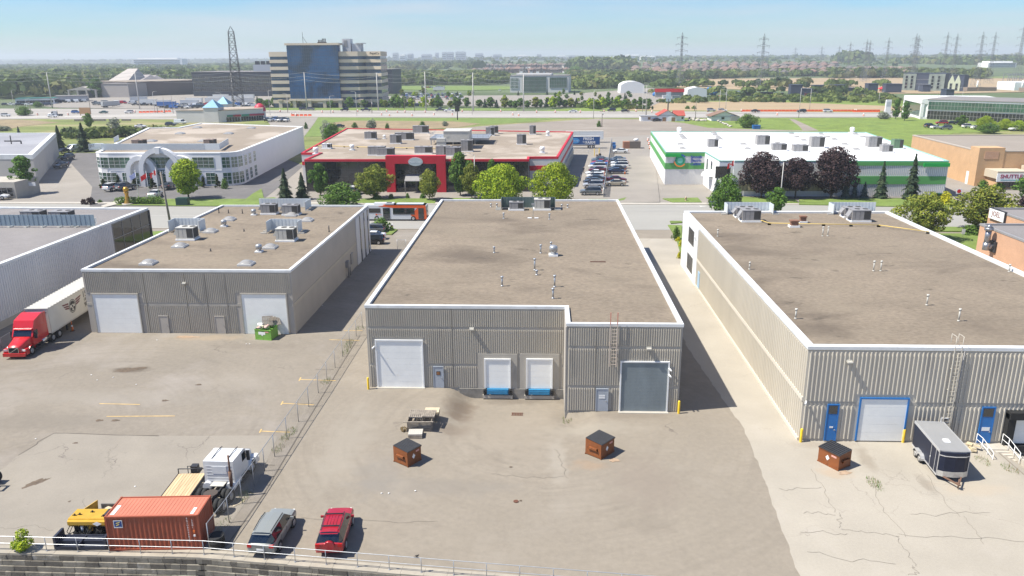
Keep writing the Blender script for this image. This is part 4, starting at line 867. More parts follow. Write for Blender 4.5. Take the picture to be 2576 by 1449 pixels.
mb = MB();seg(mb,A_,B_,s1+1,s1+6.5,hT,43.6,-14,-7);seg(mb,A_,B_,s1+7,s1+13,hT,40.6,-16,-8);seg(mb,A_,B_,s1+10,s1+15,40.6,41,-16,-7);obj('penthouse',mb,mat('light_grey_panel',(.52,.53,.54),.7),T,True)
mb = MB();seg(mb,A_,B_,s1+2,s1+4.5,hT+3,42.6,-7,-6.9);obj('louvre',mb,hvacg,T,True)
mb = MB();p = Vector(A_)+dirx*(s0+9)-nb*-5;mb.tube([(p.x,p.y,40.9),(p.x,p.y,48)],.15);mb.tube([(p.x,p.y,45),(p.x+2.5,p.y,41)],.12);obj('mast',mb,dsteel,T,True)
mb = MB();p = Vector(A_)+dirx*(s0+19)+nb*5
for i in range(6): mb.box(p.x+i*.9,p.y,41,p.x+i*.9+.5,p.y+.5,43+(i > 2)*.8)
mb.box(p.x-.5,p.y,41,p.x+5.5,p.y+.6,41.6);obj('antenna',mb,dsteel,T,True)
p = Vector(B_)+dirx*10.6+nb*4.35;ang = math.atan2(dirx.y-.2,dirx.x);text('PepsiCo',2.0,dsteel,T,Vector((p.x,p.y-.9,hT-1.4))-T.location,(pi/2,0,ang),'lettering',.05,bold=.05)
text('7100',1.6,white,T,Vector((W(889,263,A_[1]-4)[0]-22,A_[1]-3.9,3.2))-T.location,FRONT,'number',.03)
# ---- generic slab buildings placed by their foot on the ground ----
def slab(name,label,cat,pa,pb,h,depth,wm,gl=None,rows=1,cols=10,base=1.2,top=1.0,fm=None,roof_=None,z0=0,ret=False,proud=.1,group=None):
    a = gb(*pa);b = gb(*pb);d = (Vector(b)-Vector(a));Ln = d.length;d.normalize();n = Vector((-d.y,d.x))
    pts = [a,b,tuple(Vector(b)+n*depth),tuple(Vector(a)+n*depth)];t = thing(name,label,cat,(*a,0),group=group)
    mb = MB();mb.prism(pts,0,h);obj('wall',mb,wm,t,True)
    mb = MB();mb.prism(offp(pts,.3),h,h+.35);obj('roof',mb,roof_ or roofg,t,True)
    if gl:
        hh = (h-base-top)/rows
        for r in range(rows): winwall(t,a,b,.8,Ln-.8,base+r*hh+hh*.12,base+(r+1)*hh-hh*.12,cols,2,gl,fm or hvacg,proud,.12)
        winwall(t,b,pts[2],.8,depth-.8,base+.1*hh,h-top,max(2,cols//3),rows*2,gl,fm or hvacg,proud,.12)
    return t,a,b,d,n
blk = mat('black_panel_wall',(.035,.04,.055),.5,var=.1,scale=.1,coord='World')
t,a,b,d,n = slab('office_building','long black glass office block behind the striped tower','office building',(488,243),(700,243),20.5,60,blk,blackglass,4,40,4,3)
mb = MB();q = Vector(a)+d*48+n*15;mb.obox((q.x+20,q.y+5,23.5),(34,16,6),0);obj('penthouse',mb,mat('zinc_panel',(.4,.42,.45),.5),t,True)
mb = MB()
for i in range(7): mb.obox((q.x+5+i*5,q.y+3,28),(3.2,3,3))
obj('rooftop_unit',mb,dsteel,t,True)
t,a,b,d,n = slab('office_building','dark office block peeking out to the right of the striped tower','office building',(950,236),(989,236),21.5,30,blk)
# glass office mid
t,a,b,d,n = slab('office_building','three-storey glass office with white frame behind the tree row','office building',(1283,233),(1430,233),15,34,mat('offwhite_panel',(.6,.58,.55),.7),None)
Lx = ln(a,b);winwall(t,a,b,0.5,8,3.5,13,6,3,greenglass,white,.3,.2);winwall(t,a,b,12,Lx*.62,1,14.2,20,4,greenglass,hvacg,.5,.15);winwall(t,a,b,Lx*.68,Lx*.97,4.5,13.5,10,3,greenglass,hvacg,.4,.15)
mb = MB();seg(mb,a,b,Lx*.1,Lx*.7,15.3,17,-22,-4);obj('penthouse',mb,mat('offwhite_panel',0),t,True)
# glass office right
t,a,b,d,n = slab('office_building','two-storey white and green glass office at right behind the brick building','office building',(2318,300),(2700,318),9.6,40,white,None)
Lx = ln(a,b);winwall(t,a,b,2.5,Lx-2,5.0,8.9,40,2,greenglass,hvacg,.3,.12);winwall(t,a,b,2.5,Lx-2,.3,4.4,40,2,blackglass,hvacg,.2,.12)
lf = gb(2270,286);e = (a[0]-1,a[1]-1);mb = MB();seg(mb,lf,e,0,ln(lf,e),0,1.2,-30,.1);seg(mb,lf,e,0,ln(lf,e),7.6,9.9,-40,.3);seg(mb,lf,e,0,1.6,0,8,-4,.3);seg(mb,lf,e,ln(lf,e)-2.4,ln(lf,e),0,8,-1,.3);obj('white_frame',mb,white,t,True)
winwall(t,lf,e,1.6,ln(lf,e)-2.4,1.2,7.6,8,4,greenglass,hvacg,-.3,.12)
mb = MB();q = gb(2500,262);mb.obox((q[0]+30,q[1]-10,12),(60,20,5));obj('penthouse',mb,white,t,True)
for px in (2372,2476): 
    q = g(px,258);mb = MB();mb.cyl((q.x,q.y-40,9.6),(q.x,q.y-40,15.5),.45);obj('vent_stack',mb,white,t,True)
for px in (2355,2380): 
    q = gb(px,260);mb = MB();mb.obox((q[0],q[1]-45,11),(11,5,2.2));obj('rooftop_unit',mb,mat('brown_unit',(.25,.19,.16),.7),t,True)
mb = MB();q = gb(2460,266);mb.obox((q[0]+15,q[1]-30,11),(14,6,2.2));obj('rooftop_unit',mb,mat('brown_unit',0),t,True)
# strip plaza with blue pyramid roofs
pa,pb,pc = gb(446,309),gb(555,309),gb(662,303)
hP = ht(450,309,279);Z = thing('strip_plaza','white strip plaza with two blue pyramid roof turrets beside the highway','shopping plaza',(*pa,0))
plm = mat('plaza_stucco',(.62,.60,.58),.8,var=.04,scale=.2,coord='World')
pp = ccw([pa,pb,pc,(pc[0]-6,pc[1]+22),(pa[0]+5,pa[1]+20)])
mb = MB();mb.prism(pp,0,hP);obj('wall',mb,plm,Z,True);mb = MB();mb.prism(offp(pp,.2),hP,hP+.25);mb.poly([(p[0],p[1],hP+.27) for p in offp(pp,-.5)]);obj('roof',mb,tanroof,Z,True)
blueroof = mat('blue_metal_roof',(.06,.17,.27),.4,.2)
for px,py,zz,wd in ((534,309,hP+1.6,7.5),(562,296,hP+1.4,6.5)):
    q = gb(px,py);mb = MB();mb.box(q[0]-wd/2,q[1]-.4,0,q[0]+wd/2,q[1]+wd,zz);tu = obj('turret',mb,plm,Z,True)
    mb = MB();x,y = q[0],q[1]+wd/2-.2;e2 = wd/2+.5;mb.add([(x-e2,y-e2,zz),(x+e2,y-e2,zz),(x+e2,y+e2,zz),(x-e2,y+e2,zz),(x,y,zz+4.0)],[(0,1,4),(1,2,4),(2,3,4),(3,0,4),(0,3,2,1)]);obj('pyramid_roof',mb,blueroof,Z,True)
dsh = [((.04,.2,.12),.16),((.4,.03,.04),.3),((.03,.25,.15),.5),((.45,.03,.08),.68),((.35,.02,.04),.86)]
LP = ln(pb,pc)
for k,(c_,s) in enumerate(dsh):
    mb = MB();seg(mb,pb,pc,s*LP,s*LP+4,2.7,3.7,.02,.3);obj('shop_fascia',mb,mat('fascia_%d' % k,c_,.6),Z,True)
    winwall(Z,pb,pc,s*LP-.5,s*LP+3.5,.2,2.6,3,1,blackglass,plm,.05,.1,'shop_window')
mb = MB();q = gb(656,300);mb.lathe([(3.2,0),(3.0,1.6),(2.2,3),(.9,3.9),(.1,4.1)],12,(q[0],q[1],4.4));obj('dome_roof',mb,mat('red_dome',(.45,.02,.05),.5),Z,True)
mb = MB();mb.cyl((q[0],q[1],0),(q[0],q[1],4.4),2.4,n=10);obj('corner_tower',mb,plm,Z,True)
# brown theatre block
thw = mat('taupe_block_wall',(.40,.36,.33),.9,var=.06,scale=.05,coord='World');thd = mat('brown_block_wall',(.16,.125,.115),.9,var=.08,scale=.05,coord='World')
t,a,b,d,n = slab('theatre','low taupe theatre with wedge-shaped roofs beyond the trailer yard','theatre',(258,246),(326,246),11.5,90,thw)
for px,py,hh,wd in ((270,240,23,20),(296,238,17,26),(318,236,16,22)):
    q = gb(px,py);mb = MB();x,y = q;mb.add([(x-wd/2,y+20,11.5),(x+wd/2,y+20,11.5),(x+wd/2,y+60,11.5),(x-wd/2,y+60,11.5),(x-wd/2+4,y+55,hh),(x+wd/2-6,y+55,hh)],[(0,1,5,4),(1,2,5),(2,3,4,5),(3,0,4)]);obj('wedge_roof',mb,mat('slate_wedge',(.30,.27,.26),.8) if wd > 20 else thw,t,True)
slab('theatre_hall','long brown windowless hall attached behind the theatre','hall',(326,244),(520,236),12.5,60,thd,roof_=tanroof)
t,a,b,d,n = slab('entrance_pavilion','pale pillared pavilion at the theatre entrance','pavilion',(196,246),(238,246),6,25,blk,roof_=thw)
mb = MB();q0 = Vector(a)-d*6-n*6;q1 = Vector(b)+d*8-n*6;m0 = (q0+q1)/2
mb.add([(q0.x,q0.y,6.5),(q1.x,q1.y,6.5),(m0.x,m0.y,9.5),(q0.x+n.x*32,q0.y+n.y*32,6.5),(q1.x+n.x*32,q1.y+n.y*32,6.5),(m0.x+n.x*32,m0.y+n.y*32,9.5)],[(0,1,2),(0,2,5,3),(1,4,5,2),(3,5,4),(0,3,4,1)]);obj('gable_roof',mb,thw,t,True)
for i in range(4): q = q0+(q1-q0)*(.08+i*.28);mb = MB();mb.box(q.x-.7,q.y,0,q.x+.7,q.y+1.4,6.5);obj('column',mb,thw,t,True)
slab('warehouse','long pale low warehouse among the far left trees','warehouse',(-60,217),(243,204),13,60,thw,blackglass,1,14,3,4,roof_=white)
slab('site_office','low white portable offices with green roof edge beside the highway','portable office',(40,264),(138,262),4.2,14,white,blackglass,1,14,1,1,roof_=mat('green_edge',(.03,.15,.12),.6))
slab('site_office','low grey portable office behind the parked white pickups','portable office',(140,258),(222,256),4.5,14,mat('grey_panel',(.4,.4,.42),.7),None)
# small white houses by the highway
redroof = mat('red_shingle',(.36,.07,.05),.85,var=.1,scale=.5);brnroof = mat('brown_shingle',(.2,.125,.09),.9,var=.1,scale=.5)
def gable(par,x0,x1,y0,y1,z0,zr,m,wm,axis='x',ov=.35,name='roof'):
    mb = MB()
    if axis == 'x': ym = (y0+y1)/2;v = [(x0-ov,y0-ov,z0),(x1+ov,y0-ov,z0),(x1+ov,ym,zr),(x0-ov,ym,zr),(x1+ov,y1+ov,z0),(x0-ov,y1+ov,z0)]
    else: xm = (x0+x1)/2;v = [(x0-ov,y1+ov,z0),(x0-ov,y0-ov,z0),(xm,y0-ov,zr),(xm,y1+ov,zr),(x1+ov,y0-ov,z0),(x1+ov,y1+ov,z0)]
    v2 = [(a,b,c-.18) for a,b,c in v];mb.add(v+v2,[(0,1,2,3),(3,2,4,5),(7,6,9,8),(8,9,11,10),(0,6,7,1),(4,10,11,5),(1,7,8,2),(2,8,10,4),(3,9,6,0),(5,11,9,3)]);obj(name,mb,m,par,True)
    mb = MB()
    if axis == 'x':
        for x in (x0,x1): mb.add([(x,y0,z0-.2),(x,y1,z0-.2),(x,(y0+y1)/2,zr-.2)],[(0,1,2),(2,1,0)][:1])
    else:
        for y in (y0,y1): mb.add([(x0,y,z0-.2),(x1,y,z0-.2),((x0+x1)/2,y,zr-.2)],[(0,1,2)])
    obj('gable_wall',mb,wm,par,True)
q = gb(1612,306);q1 = gb(1656,306);q2 = gb(1718,304)
h_ = thing('bungalow','white bungalow with a red shingle roof and boarded doors beside the highway','house',(*q1,0))
mb = MB();mb.box(q1[0],q1[1],0,q1[0]+9,q1[1]+11,3);mb.box(q1[0]+8,q1[1]+.5,0,q2[0],q1[1]+9,2.9);mb.box(q[0],q[1],0,q1[0]+1,q[1]+7,2.5);obj('wall',mb,white,h_,True)
gable(h_,q1[0],q1[0]+9,q1[1],q1[1]+11,3.0,5.6,redroof,white,'y');gable(h_,q1[0]+8,q2[0],q1[1]+.5,q1[1]+9,2.9,5.2,redroof,white,'x')
mb = MB();mb.box(q[0]-.2,q[1]-.3,2.5,q1[0],q[1]+7,2.75);obj('lean_to_roof',mb,hvacg,h_,True)
brd = mat('brown_board',(.25,.15,.08),.8)
for x,w_,z0,z1 in ((q1[0]+2,1.8,0,2.1),(q1[0]+6.5,1.8,0,2.1)): mb = MB();mb.box(x,q1[1]-.06,z0,x+w_,q1[1],z1);obj('boarded_door',mb,brd,h_,True)
for x in (q1[0]+11.5,q1[0]+15): mb = MB();mb.box(x,q1[1]+.42,1.2,x+.9,q1[1]+.5,2.2);obj('window',mb,glass,h_,True)
mb = MB();mb.box(q[0]+3.4,q[1]-.06,1,q[0]+4.8,q[1],2.2);obj('boarded_window',mb,brd,h_,True)
q = gb(1790,305);q2 = gb(1861,305);xm = gb(1812,305)[0]
h_ = thing('bungalow','white bungalow with a brown gable roof beside the highway','house',(*q,0))
mb = MB();mb.box(xm-4.5,q[1],0,q2[0],q[1]+10,2.4);obj('wall',mb,white,h_,True);gable(h_,xm-4.5,q2[0]-1,q[1],q[1]+10,2.4,5.0,brnroof,white,'y',.8)
mb = MB();mb.box(xm+.5,q[1]-.06,.9,xm+2,q[1],2);obj('window',mb,glass,h_,True);mb = MB();mb.box(xm+5,q[1]-1.2,0,xm+8.5,q[1],2.6);obj('porch',mb,hvacg,h_,True)
# ================= TREES AND PLANTS =================
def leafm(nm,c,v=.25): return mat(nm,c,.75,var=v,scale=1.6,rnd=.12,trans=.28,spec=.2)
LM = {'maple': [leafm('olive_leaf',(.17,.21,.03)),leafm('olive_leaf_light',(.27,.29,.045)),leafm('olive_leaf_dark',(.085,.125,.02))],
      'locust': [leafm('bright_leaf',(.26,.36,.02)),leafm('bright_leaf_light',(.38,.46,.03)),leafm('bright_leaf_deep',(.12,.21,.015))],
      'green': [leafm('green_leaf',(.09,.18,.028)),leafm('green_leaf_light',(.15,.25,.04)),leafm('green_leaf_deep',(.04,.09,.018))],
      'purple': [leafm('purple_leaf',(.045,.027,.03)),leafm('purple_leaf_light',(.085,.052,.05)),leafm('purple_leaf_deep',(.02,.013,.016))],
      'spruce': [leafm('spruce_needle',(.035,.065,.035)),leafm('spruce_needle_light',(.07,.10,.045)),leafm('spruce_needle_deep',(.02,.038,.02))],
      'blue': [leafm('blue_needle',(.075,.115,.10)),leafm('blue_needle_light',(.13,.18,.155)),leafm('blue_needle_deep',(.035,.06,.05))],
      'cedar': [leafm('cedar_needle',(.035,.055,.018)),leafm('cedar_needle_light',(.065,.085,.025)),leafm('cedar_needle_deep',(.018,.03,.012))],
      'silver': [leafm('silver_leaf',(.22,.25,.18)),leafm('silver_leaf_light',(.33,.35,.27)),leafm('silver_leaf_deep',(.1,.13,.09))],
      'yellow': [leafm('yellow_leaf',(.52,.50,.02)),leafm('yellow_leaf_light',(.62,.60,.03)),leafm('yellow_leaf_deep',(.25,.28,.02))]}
bark = mat('bark',(.095,.075,.06),.95,var=.25,scale=4)
def quad(mb,p,nrm,s,rnd,m,el=1.35):
    nrm = nrm.normalized();a = nrm.orthogonal().normalized();q = rnd.uniform(0,6.28);b = nrm.cross(a)
    u = (a*cos(q)+b*sin(q))*s*el*.5;v = (b*cos(q)-a*sin(q))*s*.5
    mb.add([p-u,p-v*.8,p+u,p+v*.8],[(0,1,2,3)],m)
def crown(mb,blobs,n,s,rnd):
    tot = sum(r[0]*r[1]+r[2]*r[0] for c,r in blobs)
    for c,r in blobs:
        k = int(n*(r[0]*r[1]+r[2]*r[0])/tot);c = Vector(c)
        for _ in range(k):
            d = Vector((rnd.gauss(0,1),rnd.gauss(0,1),rnd.gauss(0,1))).normalized();q = rnd.uniform(.62,1.06)**.6
            p = c+Vector((d.x*r[0],d.y*r[1],d.z*r[2]))*q;nn = d+Vector((rnd.uniform(-.8,.8),rnd.uniform(-.8,.8),rnd.uniform(-.5,.9)))
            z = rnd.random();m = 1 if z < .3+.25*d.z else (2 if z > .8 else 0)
            quad(mb,p,nn,s*rnd.uniform(.7,1.3),rnd,m)
def tree_proto(name,kind,h,r,n=1500,s=.34,seed=1,base=.22,shape='round',lobes=22,label='tree',cat='tree',group=None):
    rnd = random.Random(seed);t = thing(name,label,cat,group=group);tb = MB();zc = h*base
    tb.cyl((0,0,-.3),(0,0,zc),max(.05,h*.022),max(.04,h*.017),7);tb.cyl((0,0,zc),(rnd.uniform(-.1,.1)*r,0,h*.8),h*.017,h*.004,6)
    mb = MB()
    if shape == 'conifer':
        tiers = max(7,int(h*1.6))
        for _ in range(n):
            u = rnd.random()**1.35;k = u*tiers;fr_ = k-int(k);R_ = r*(1-u)**.85*(1.05-.5*fr_)*(.8+.2*sin(int(k)*2.3+rnd.uniform(0,.6)));a = rnd.uniform(0,2*pi)
            a2 = a+.25*sin(5*a+int(k));q = rnd.uniform(.25,1)**.5*(.82+.3*rnd.random());z = h*(base*.6+(1-base*.6)*u)-R_*q*.25
            nn = Vector((cos(a2)*.8,sin(a2)*.8,.9+rnd.uniform(-.4,.4)));zz = rnd.random();quad(mb,Vector((cos(a2)*R_*q,sin(a2)*R_*q,z)),nn,s*rnd.uniform(.7,1.3)*(1.1-.4*u),rnd,1 if zz < .3 else (2 if zz > .78 else 0),1.7)
    else:
        blobs = []
        for i in range(lobes):
            u = (i+.5)/lobes;a = i*2.4+rnd.uniform(-.3,.3)
            if shape == 'round': w_ = (sin(pi*(.12+.8*u)))**.7
            elif shape == 'oval': w_ = (sin(pi*(.1+.86*u)))**.8*.95
            elif shape == 'cone': w_ = (1-u)**.75
            elif shape == 'column': w_ = .8*(sin(pi*(.12+.84*u)))**.5
            else: w_ = 1-.6*u
            z = zc+(h-zc)*(.06+.86*u);rr_ = r*rnd.uniform(.17,.44)*(1.1 if shape != 'cone' else 1-.5*u);d = max(0,r*w_-rr_*.75)*rnd.uniform(.6,1.22)
            d *= 1+.22*sin(2*a+seed)+.12*sin(3*a+seed*2)
            blobs.append(((cos(a)*d,sin(a)*d,z),(rr_,rr_,rr_*rnd.uniform(.6,.9))))
            if i % 3 == 0 and h > 3 and shape != 'column': tb.cyl((0,0,zc*.8+(z-zc)*.45),(cos(a)*d*.85,sin(a)*d*.85,z),h*.008,h*.003,5)
        blobs.append(((0,0,zc+(h-zc)*.5),(r*.4,r*.4,(h-zc)*.4)))
        crown(mb,blobs,n,s,rnd)
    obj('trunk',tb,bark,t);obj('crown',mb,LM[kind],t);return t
class Proto:
    def __init__(s,root,h=1.,r=1.): s.root = root;s.used = False;s.h = h;s.r = r
    def at(s,loc,rz=0.,label=None,group=None,swap=None,scale=None,parts=True):
        if not s.used and not swap:
            s.used = True;o = s.root;o.location = loc;o.rotation_euler = (0,0,rz)
            if label: o['label'] = label
            if group: o['group'] = group
            if scale: o.scale = scale if isinstance(scale,tuple) else (scale,)*3
            return o
        if s.used is False: s.keep = True
        return dup(s.root,loc,rz,label,group,swap,scale,parts)
    def done(s):
        if not s.used:
            for c,gr in family(s.root):
                for q in gr: bpy.data.objects.remove(q)
                bpy.data.objects.remove(c)
            bpy.data.objects.remove(s.root)
PR = {}
def TP(key,*a,**k):
    PR[key] = Proto(tree_proto(*a,**k),a[2],a[3]);return PR[key]
TP('maple','maple_tree','maple',8,4,8200,.28,11,.2,'round',34)
TP('maple2','maple_tree','maple',8,4,7600,.28,12,.18,'oval',30)
TP('locust','locust_tree','locust',9,5.2,9000,.31,13,.14,'round',40)
TP('locust2','locust_tree','locust',9.5,4,7600,.31,14,.16,'oval',34)
TP('green','deciduous_tree','green',8,3.3,4500,.36,15,.15,'oval',26)
TP('green2','deciduous_tree','green',7,4.4,4500,.36,16,.1,'round',30)
TP('purple','purple_maple_tree','purple',9.5,4.3,7600,.34,17,.22,'round',34)
TP('purple2','purple_maple_tree','purple',9.5,4.3,7400,.34,18,.25,'round',28)
TP('spruce','spruce_tree','spruce',9,2.6,4200,.38,19,.1,'conifer')
TP('blue','blue_spruce_tree','blue',5,2.0,2500,.3,20,.06,'conifer')
TP('cedar','cedar_tree','cedar',3.2,.85,1300,.2,21,.03,'cone',14)
TP('poplar','columnar_tree','green',9.5,2.6,4200,.34,22,.1,'column',26)
TP('bush','shrub','green',1.8,1.6,900,.22,23,.03,'low',14,cat='shrub')
TP('pbush','purple_shrub','purple',1.4,1.2,700,.2,24,.03,'low',12,cat='shrub')
TP('ybush','yellow_shrub','yellow',2.0,2.2,1300,.24,25,.02,'low',16,cat='shrub')
TP('sbush','silver_shrub','silver',4.5,3,1500,.4,26,.08,'round',18,cat='shrub')
TP('row','young_tree','green',8,2.6,650,.8,27,.12,'oval',14)
TP('row2','young_tree','maple',7.5,2.8,650,.8,28,.1,'round',14)
TP('row3','dark_conifer','spruce',8,2.3,600,.75,29,.05,'conifer')
TP('row4','yellow_green_tree','locust',7,2.8,600,.8,30,.1,'round',12)
def tp(key,px,py,top,wd,label,group=None,P2=None):
    """plant standing with its foot at a plan spot, sized by the top and width it shows"""
    b = g(px,py);H = ht(px,py,top);W_ = wd/2*(b-Vector((0,0,CH))).length/CF;pr = PR[key]
    return pr.at((b.x,b.y,-.02),random.uniform(0,6.28),label,group,None,(W_/pr.r,W_/pr.r,H/pr.h))
for a in [
    ('locust2',475,501,397,84,'bright green tree on the lawn in front of the white arched showroom'),
    ('spruce',719,506,424,54,'dark spruce beside the driveway, left one of the pair left of the red portal'),
    ('spruce',762,502,434,50,'dark spruce beside the driveway, right one of the pair left of the red portal'),
    ('green',806,492,412,46,'narrow fresh green tree in front of the black glass, nearest its left end'),
    ('green2',862,524,464,108,'broad low green tree behind the left warehouse roof, near the bus'),
    ('maple',941,500,419,88,'round olive green tree just left of the red portal'),
    ('maple',1081,503,430,60,'small round olive tree in front of the red portal opening'),
    ('green',1158,492,384,60,'tall dark green tree just right of the red portal'),
    ('maple2',1187,500,414,64,'olive tree behind the lamp post right of the red portal'),
    ('green',1238,498,402,34,'small dark green tree peeking above the bright trees'),
    ('locust',1262,520,418,128,'wide bright lime tree behind the middle warehouse, left one of two'),
    ('locust',1394,521,414,118,'wide bright lime tree beside the parked cars, right one of two'),
    ('green2',1828,545,446,84,'fresh green tree left of the purple maples in front of the 7150 number'),
    ('blue',1800,516,447,50,'blue spruce partly hidden behind a fresh green tree by the flagpole'),
    ('purple',1914,500,389,98,'dark purple maple with broad crown, leftmost of three'),
    ('purple2',2000,499,402,88,'dark purple maple, middle of the three'),
    ('purple',2090,499,377,100,'dark purple maple, tallest and rightmost of the three'),
    ('green',1953,536,472,48,'small bright green street tree in front of the purple maples'),
    ('blue',2126,500,447,34,'small blue spruce right beside the purple maples'),
    ('blue',2148,499,453,28,'small blue spruce, middle of three beside the green striped wall'),
    ('blue',2173,499,457,30,'small blue spruce, right one of three beside the green striped wall'),
    ('spruce',2214,500,406,42,'tall spruce before the green striped wall, left one of two'),
    ('spruce',2290,503,387,50,'tallest spruce before the green striped wall, right one of two'),
    ('maple2',2322,606,488,112,'olive green street tree behind the right warehouse roof edge'),
    ('maple',2468,583,473,130,'large olive green street tree left of the name sign'),
    ('green',2590,505,432,70,'green tree cut by the right edge beside the shuttle sign'),
    ('pbush',2572,520,495,30,'purple shrub at the right edge below the green tree'),
    ('poplar',66,488,389,54,'dense columnar green tree against the pale grey building at left'),
    ('spruce',213,382,309,48,'dark spruce behind the parked white vans'),
    ('spruce',152,380,316,40,'dark spruce at the corner behind the pale grey building'),
    ('spruce',278,336,320,26,'small dark spruce beyond the showroom roof, left one'),
    ('spruce',303,330,315,18,'small dark spruce beyond the showroom roof, right one'),
    ('blue',50,350,318,20,'small conifer behind the flat roof at the left edge'),
    ('cedar',262,476,447,19,'dark cedar cone beside the left corner of the showroom'),
    ('cedar',299,468,437,17,'slim dark cedar between the showroom windows above the white car'),
    ('cedar',341,472,441,19,'dark cedar cone under the left showroom arch'),
    ('cedar',384,474,443,20,'wide dark cedar cone left of the number sign'),
    ('cedar',424,468,441,15,'dark cedar cone right of the showroom door'),
    ('cedar',513,472,440,17,'dark cedar cone behind the bright lawn tree'),
    ('cedar',548,473,434,15,'slim dark cedar left of the round green shrub'),
    ('bush',567,475,449,24,'round green shrub at the right corner of the showroom'),
    ('pbush',211,514,501,16,'small purple shrub beside the street, left one'),
    ('pbush',229,514,497,24,'larger purple shrub beside the street, right one'),
    ('bush',252,510,502,14,'small green shrub between purple shrubs and the golden statue'),
    ('bush',960,582,549,66,'large leafy green shrub behind the parked dark cars near the bus'),
    ('ybush',2346,514,487,30,'yellow shrub left of the dark green utility box'),
    ('ybush',2378,515,486,38,'big yellow shrub right of the dark green utility box'),
    ('bush',2440,590,566,60,'dark green shrub beside the brick office at the right edge'),
    ('bush',1700,604,570,26,'bright green shrub at the office end of the right warehouse'),
    ('ybush',1706,608,597,16,'small yellow shrub at the office end of the right warehouse, far one'),
    ('ybush',1712,622,606,14,'small yellow shrub at the office end of the right warehouse, near one'),
    ('ybush',1708,650,634,14,'yellow shrub touching the white office corner low down'),
    ('bush',1065,500,486,24,'low shrub in the bed in front of the red portal'),
    ('bush',948,502,488,30,'dark shrub under the olive tree left of the portal'),
    ('bush',905,500,488,14,'tuft of shrub in the street bed before the black glass'),
    ('bush',985,500,487,20,'shrub tuft right of the olive tree in the street bed'),
    ('bush',1025,500,486,14,'thin upright shrub beside the path before the red portal'),
    ('bush',2510,476,459,34,'round green bush before the dark shop window of the brick building'),
    ('bush',2470,476,452,32,'low clipped bush at the brick corner left of the entrance'),
    ('bush',2498,468,455,24,'clipped bush at the foot of the brick entrance pier'),
    ('sbush',822,352,308,34,'silvery green shrub beside a dark one behind the showroom'),
    ('green2',838,358,312,44,'dark green bushy tree beside the silvery shrub behind the showroom'),
    ('bush',770,325,308,12,'small shrub at the corner of the showroom back lot'),
    ('sbush',936,325,301,26,'round silver shrub in the reeds behind the red trimmed roof'),
    ('bush',893,322,308,20,'yellow green bush left of the round silver shrub'),
    ('bush',975,324,310,16,'dark round bush right of the silver shrub'),
    ('bush',1062,318,305,20,'dark bush behind the rooftop units near the black signpost'),
    ('sbush',1119,318,305,16,'pale bush in the meadow right of the black signpost'),
    ('bush',1507,320,304,16,'small dark tree at the utility pole in the gravel lot'),
    ('green2',1880,322,288,50,'bushy green tree right of the brown-roofed bungalow'),
    ('sbush',2222,300,282,28,'silver bush left of the right-hand glass office'),
    ('poplar',2252,300,248,20,'dark columnar conifer left of the glass office, back one'),
    ('poplar',2275,304,254,22,'dark columnar conifer left of the glass office, front one'),
    ('green',2418,319,290,24,'small tree in the office car park, left one'),
    ('locust',2476,328,293,34,'lime tree in the office car park, second from left'),
    ('locust',2527,328,300,28,'lime tree in the office car park, third from left'),
    ('locust',2562,330,304,30,'lime tree in the office car park, rightmost'),
    ('green2',2485,336,312,44,'dense bush beneath the lime tree in the office car park'),
    ('green',225,322,285,22,'small leafy tree beside the concrete barriers at the left highway crossing'),
    ('sbush',290,325,298,26,'silver shrub in the left meadow'),
    ('sbush',8,330,317,30,'pale shrub at the left frame edge in the meadow'),
    ('green2',60,292,269,34,'round brown-green bush beside the parked truck tractor'),
    ('green2',95,270,256,22,'bush in front of the white portable offices'),
    ('green',246,246,196,36,'tall bright poplar in front of the taupe theatre'),
    ('poplar',193,228,187,12,'dark slender conifer behind the pavilion, left one'),
    ('poplar',202,228,187,14,'dark slender conifer behind the pavilion, right one'),
    ('poplar',226,222,186,14,'dark slender conifer between pavilion and bright poplar'),
    ('locust',500,220,200,22,'lime tree at the left end of the black office block'),
    ('green',2232,288,268,8,'tiny bush by the white sign pylon'),
    ('bush',1730,275,266,18,'dark hedge bush in the dry field, left one'),('bush',1746,275,266,16,'dark hedge bush in the dry field, right one'),
    ('bush',2232,278,268,16,'dark bush at the far edge of the dry field'),
    ('green2',1450,192,168,60,'broad tree standing in front of the far wood'),('green2',1585,205,188,60,'leafy tree beside the white tent dome'),
    ('poplar',1487,216,189,26,'dark conifer right of the glass office'),
]: tp(*a)
# hedge in front of the showroom
mb = MB();a = g(297,514);b = g(410,513);rnd = random.Random(5)
crown(mb,[((a.x+(b.x-a.x)*(i+.5)/14,a.y,.8),(1.0,.9,.95)) for i in range(14)],2600,.25,rnd)
solo('hedge',mb,LM['green'],'clipped green hedge behind the golden statue','hedge')
# rows of young trees along the highway
KEY = ['row','row2','row','row3','row4','row']
G1_ = 'young trees along the far side of the highway'
LBL = {'row': 'young green tree in the row along the far side of the highway','row2': 'olive young tree in the row along the far side of the highway','row3': 'dark young conifer in the row along the far side of the highway','row4': 'yellow-green young tree in the row along the far side of the highway'}
rnd = random.Random(9)
xs = [649,655,668,676,690,738,757,822,833,880,901,915,962,970,990,997,1004,1016,1034,1067,1087,1101,1109,1134,1147,1154,1174,1206,1220,1234,1249,1269,1284,1296,1310,1327,1346,1360,1375,1390,1396,1406,1421,1435,1450,1470,1485,1498,1515,1528,1548,1553,1571,1578,1595,1610,1632]
for i,x in enumerate(xs):
    k = rnd.choice(KEY);big = x in (990,1147,1596,1376);tp(k,x,rnd.uniform(269,273),rnd.uniform(240,252)-(6 if big else 0),rnd.uniform(15,25)+(6 if big else 0),LBL[k],G1_+' ('+k+')')
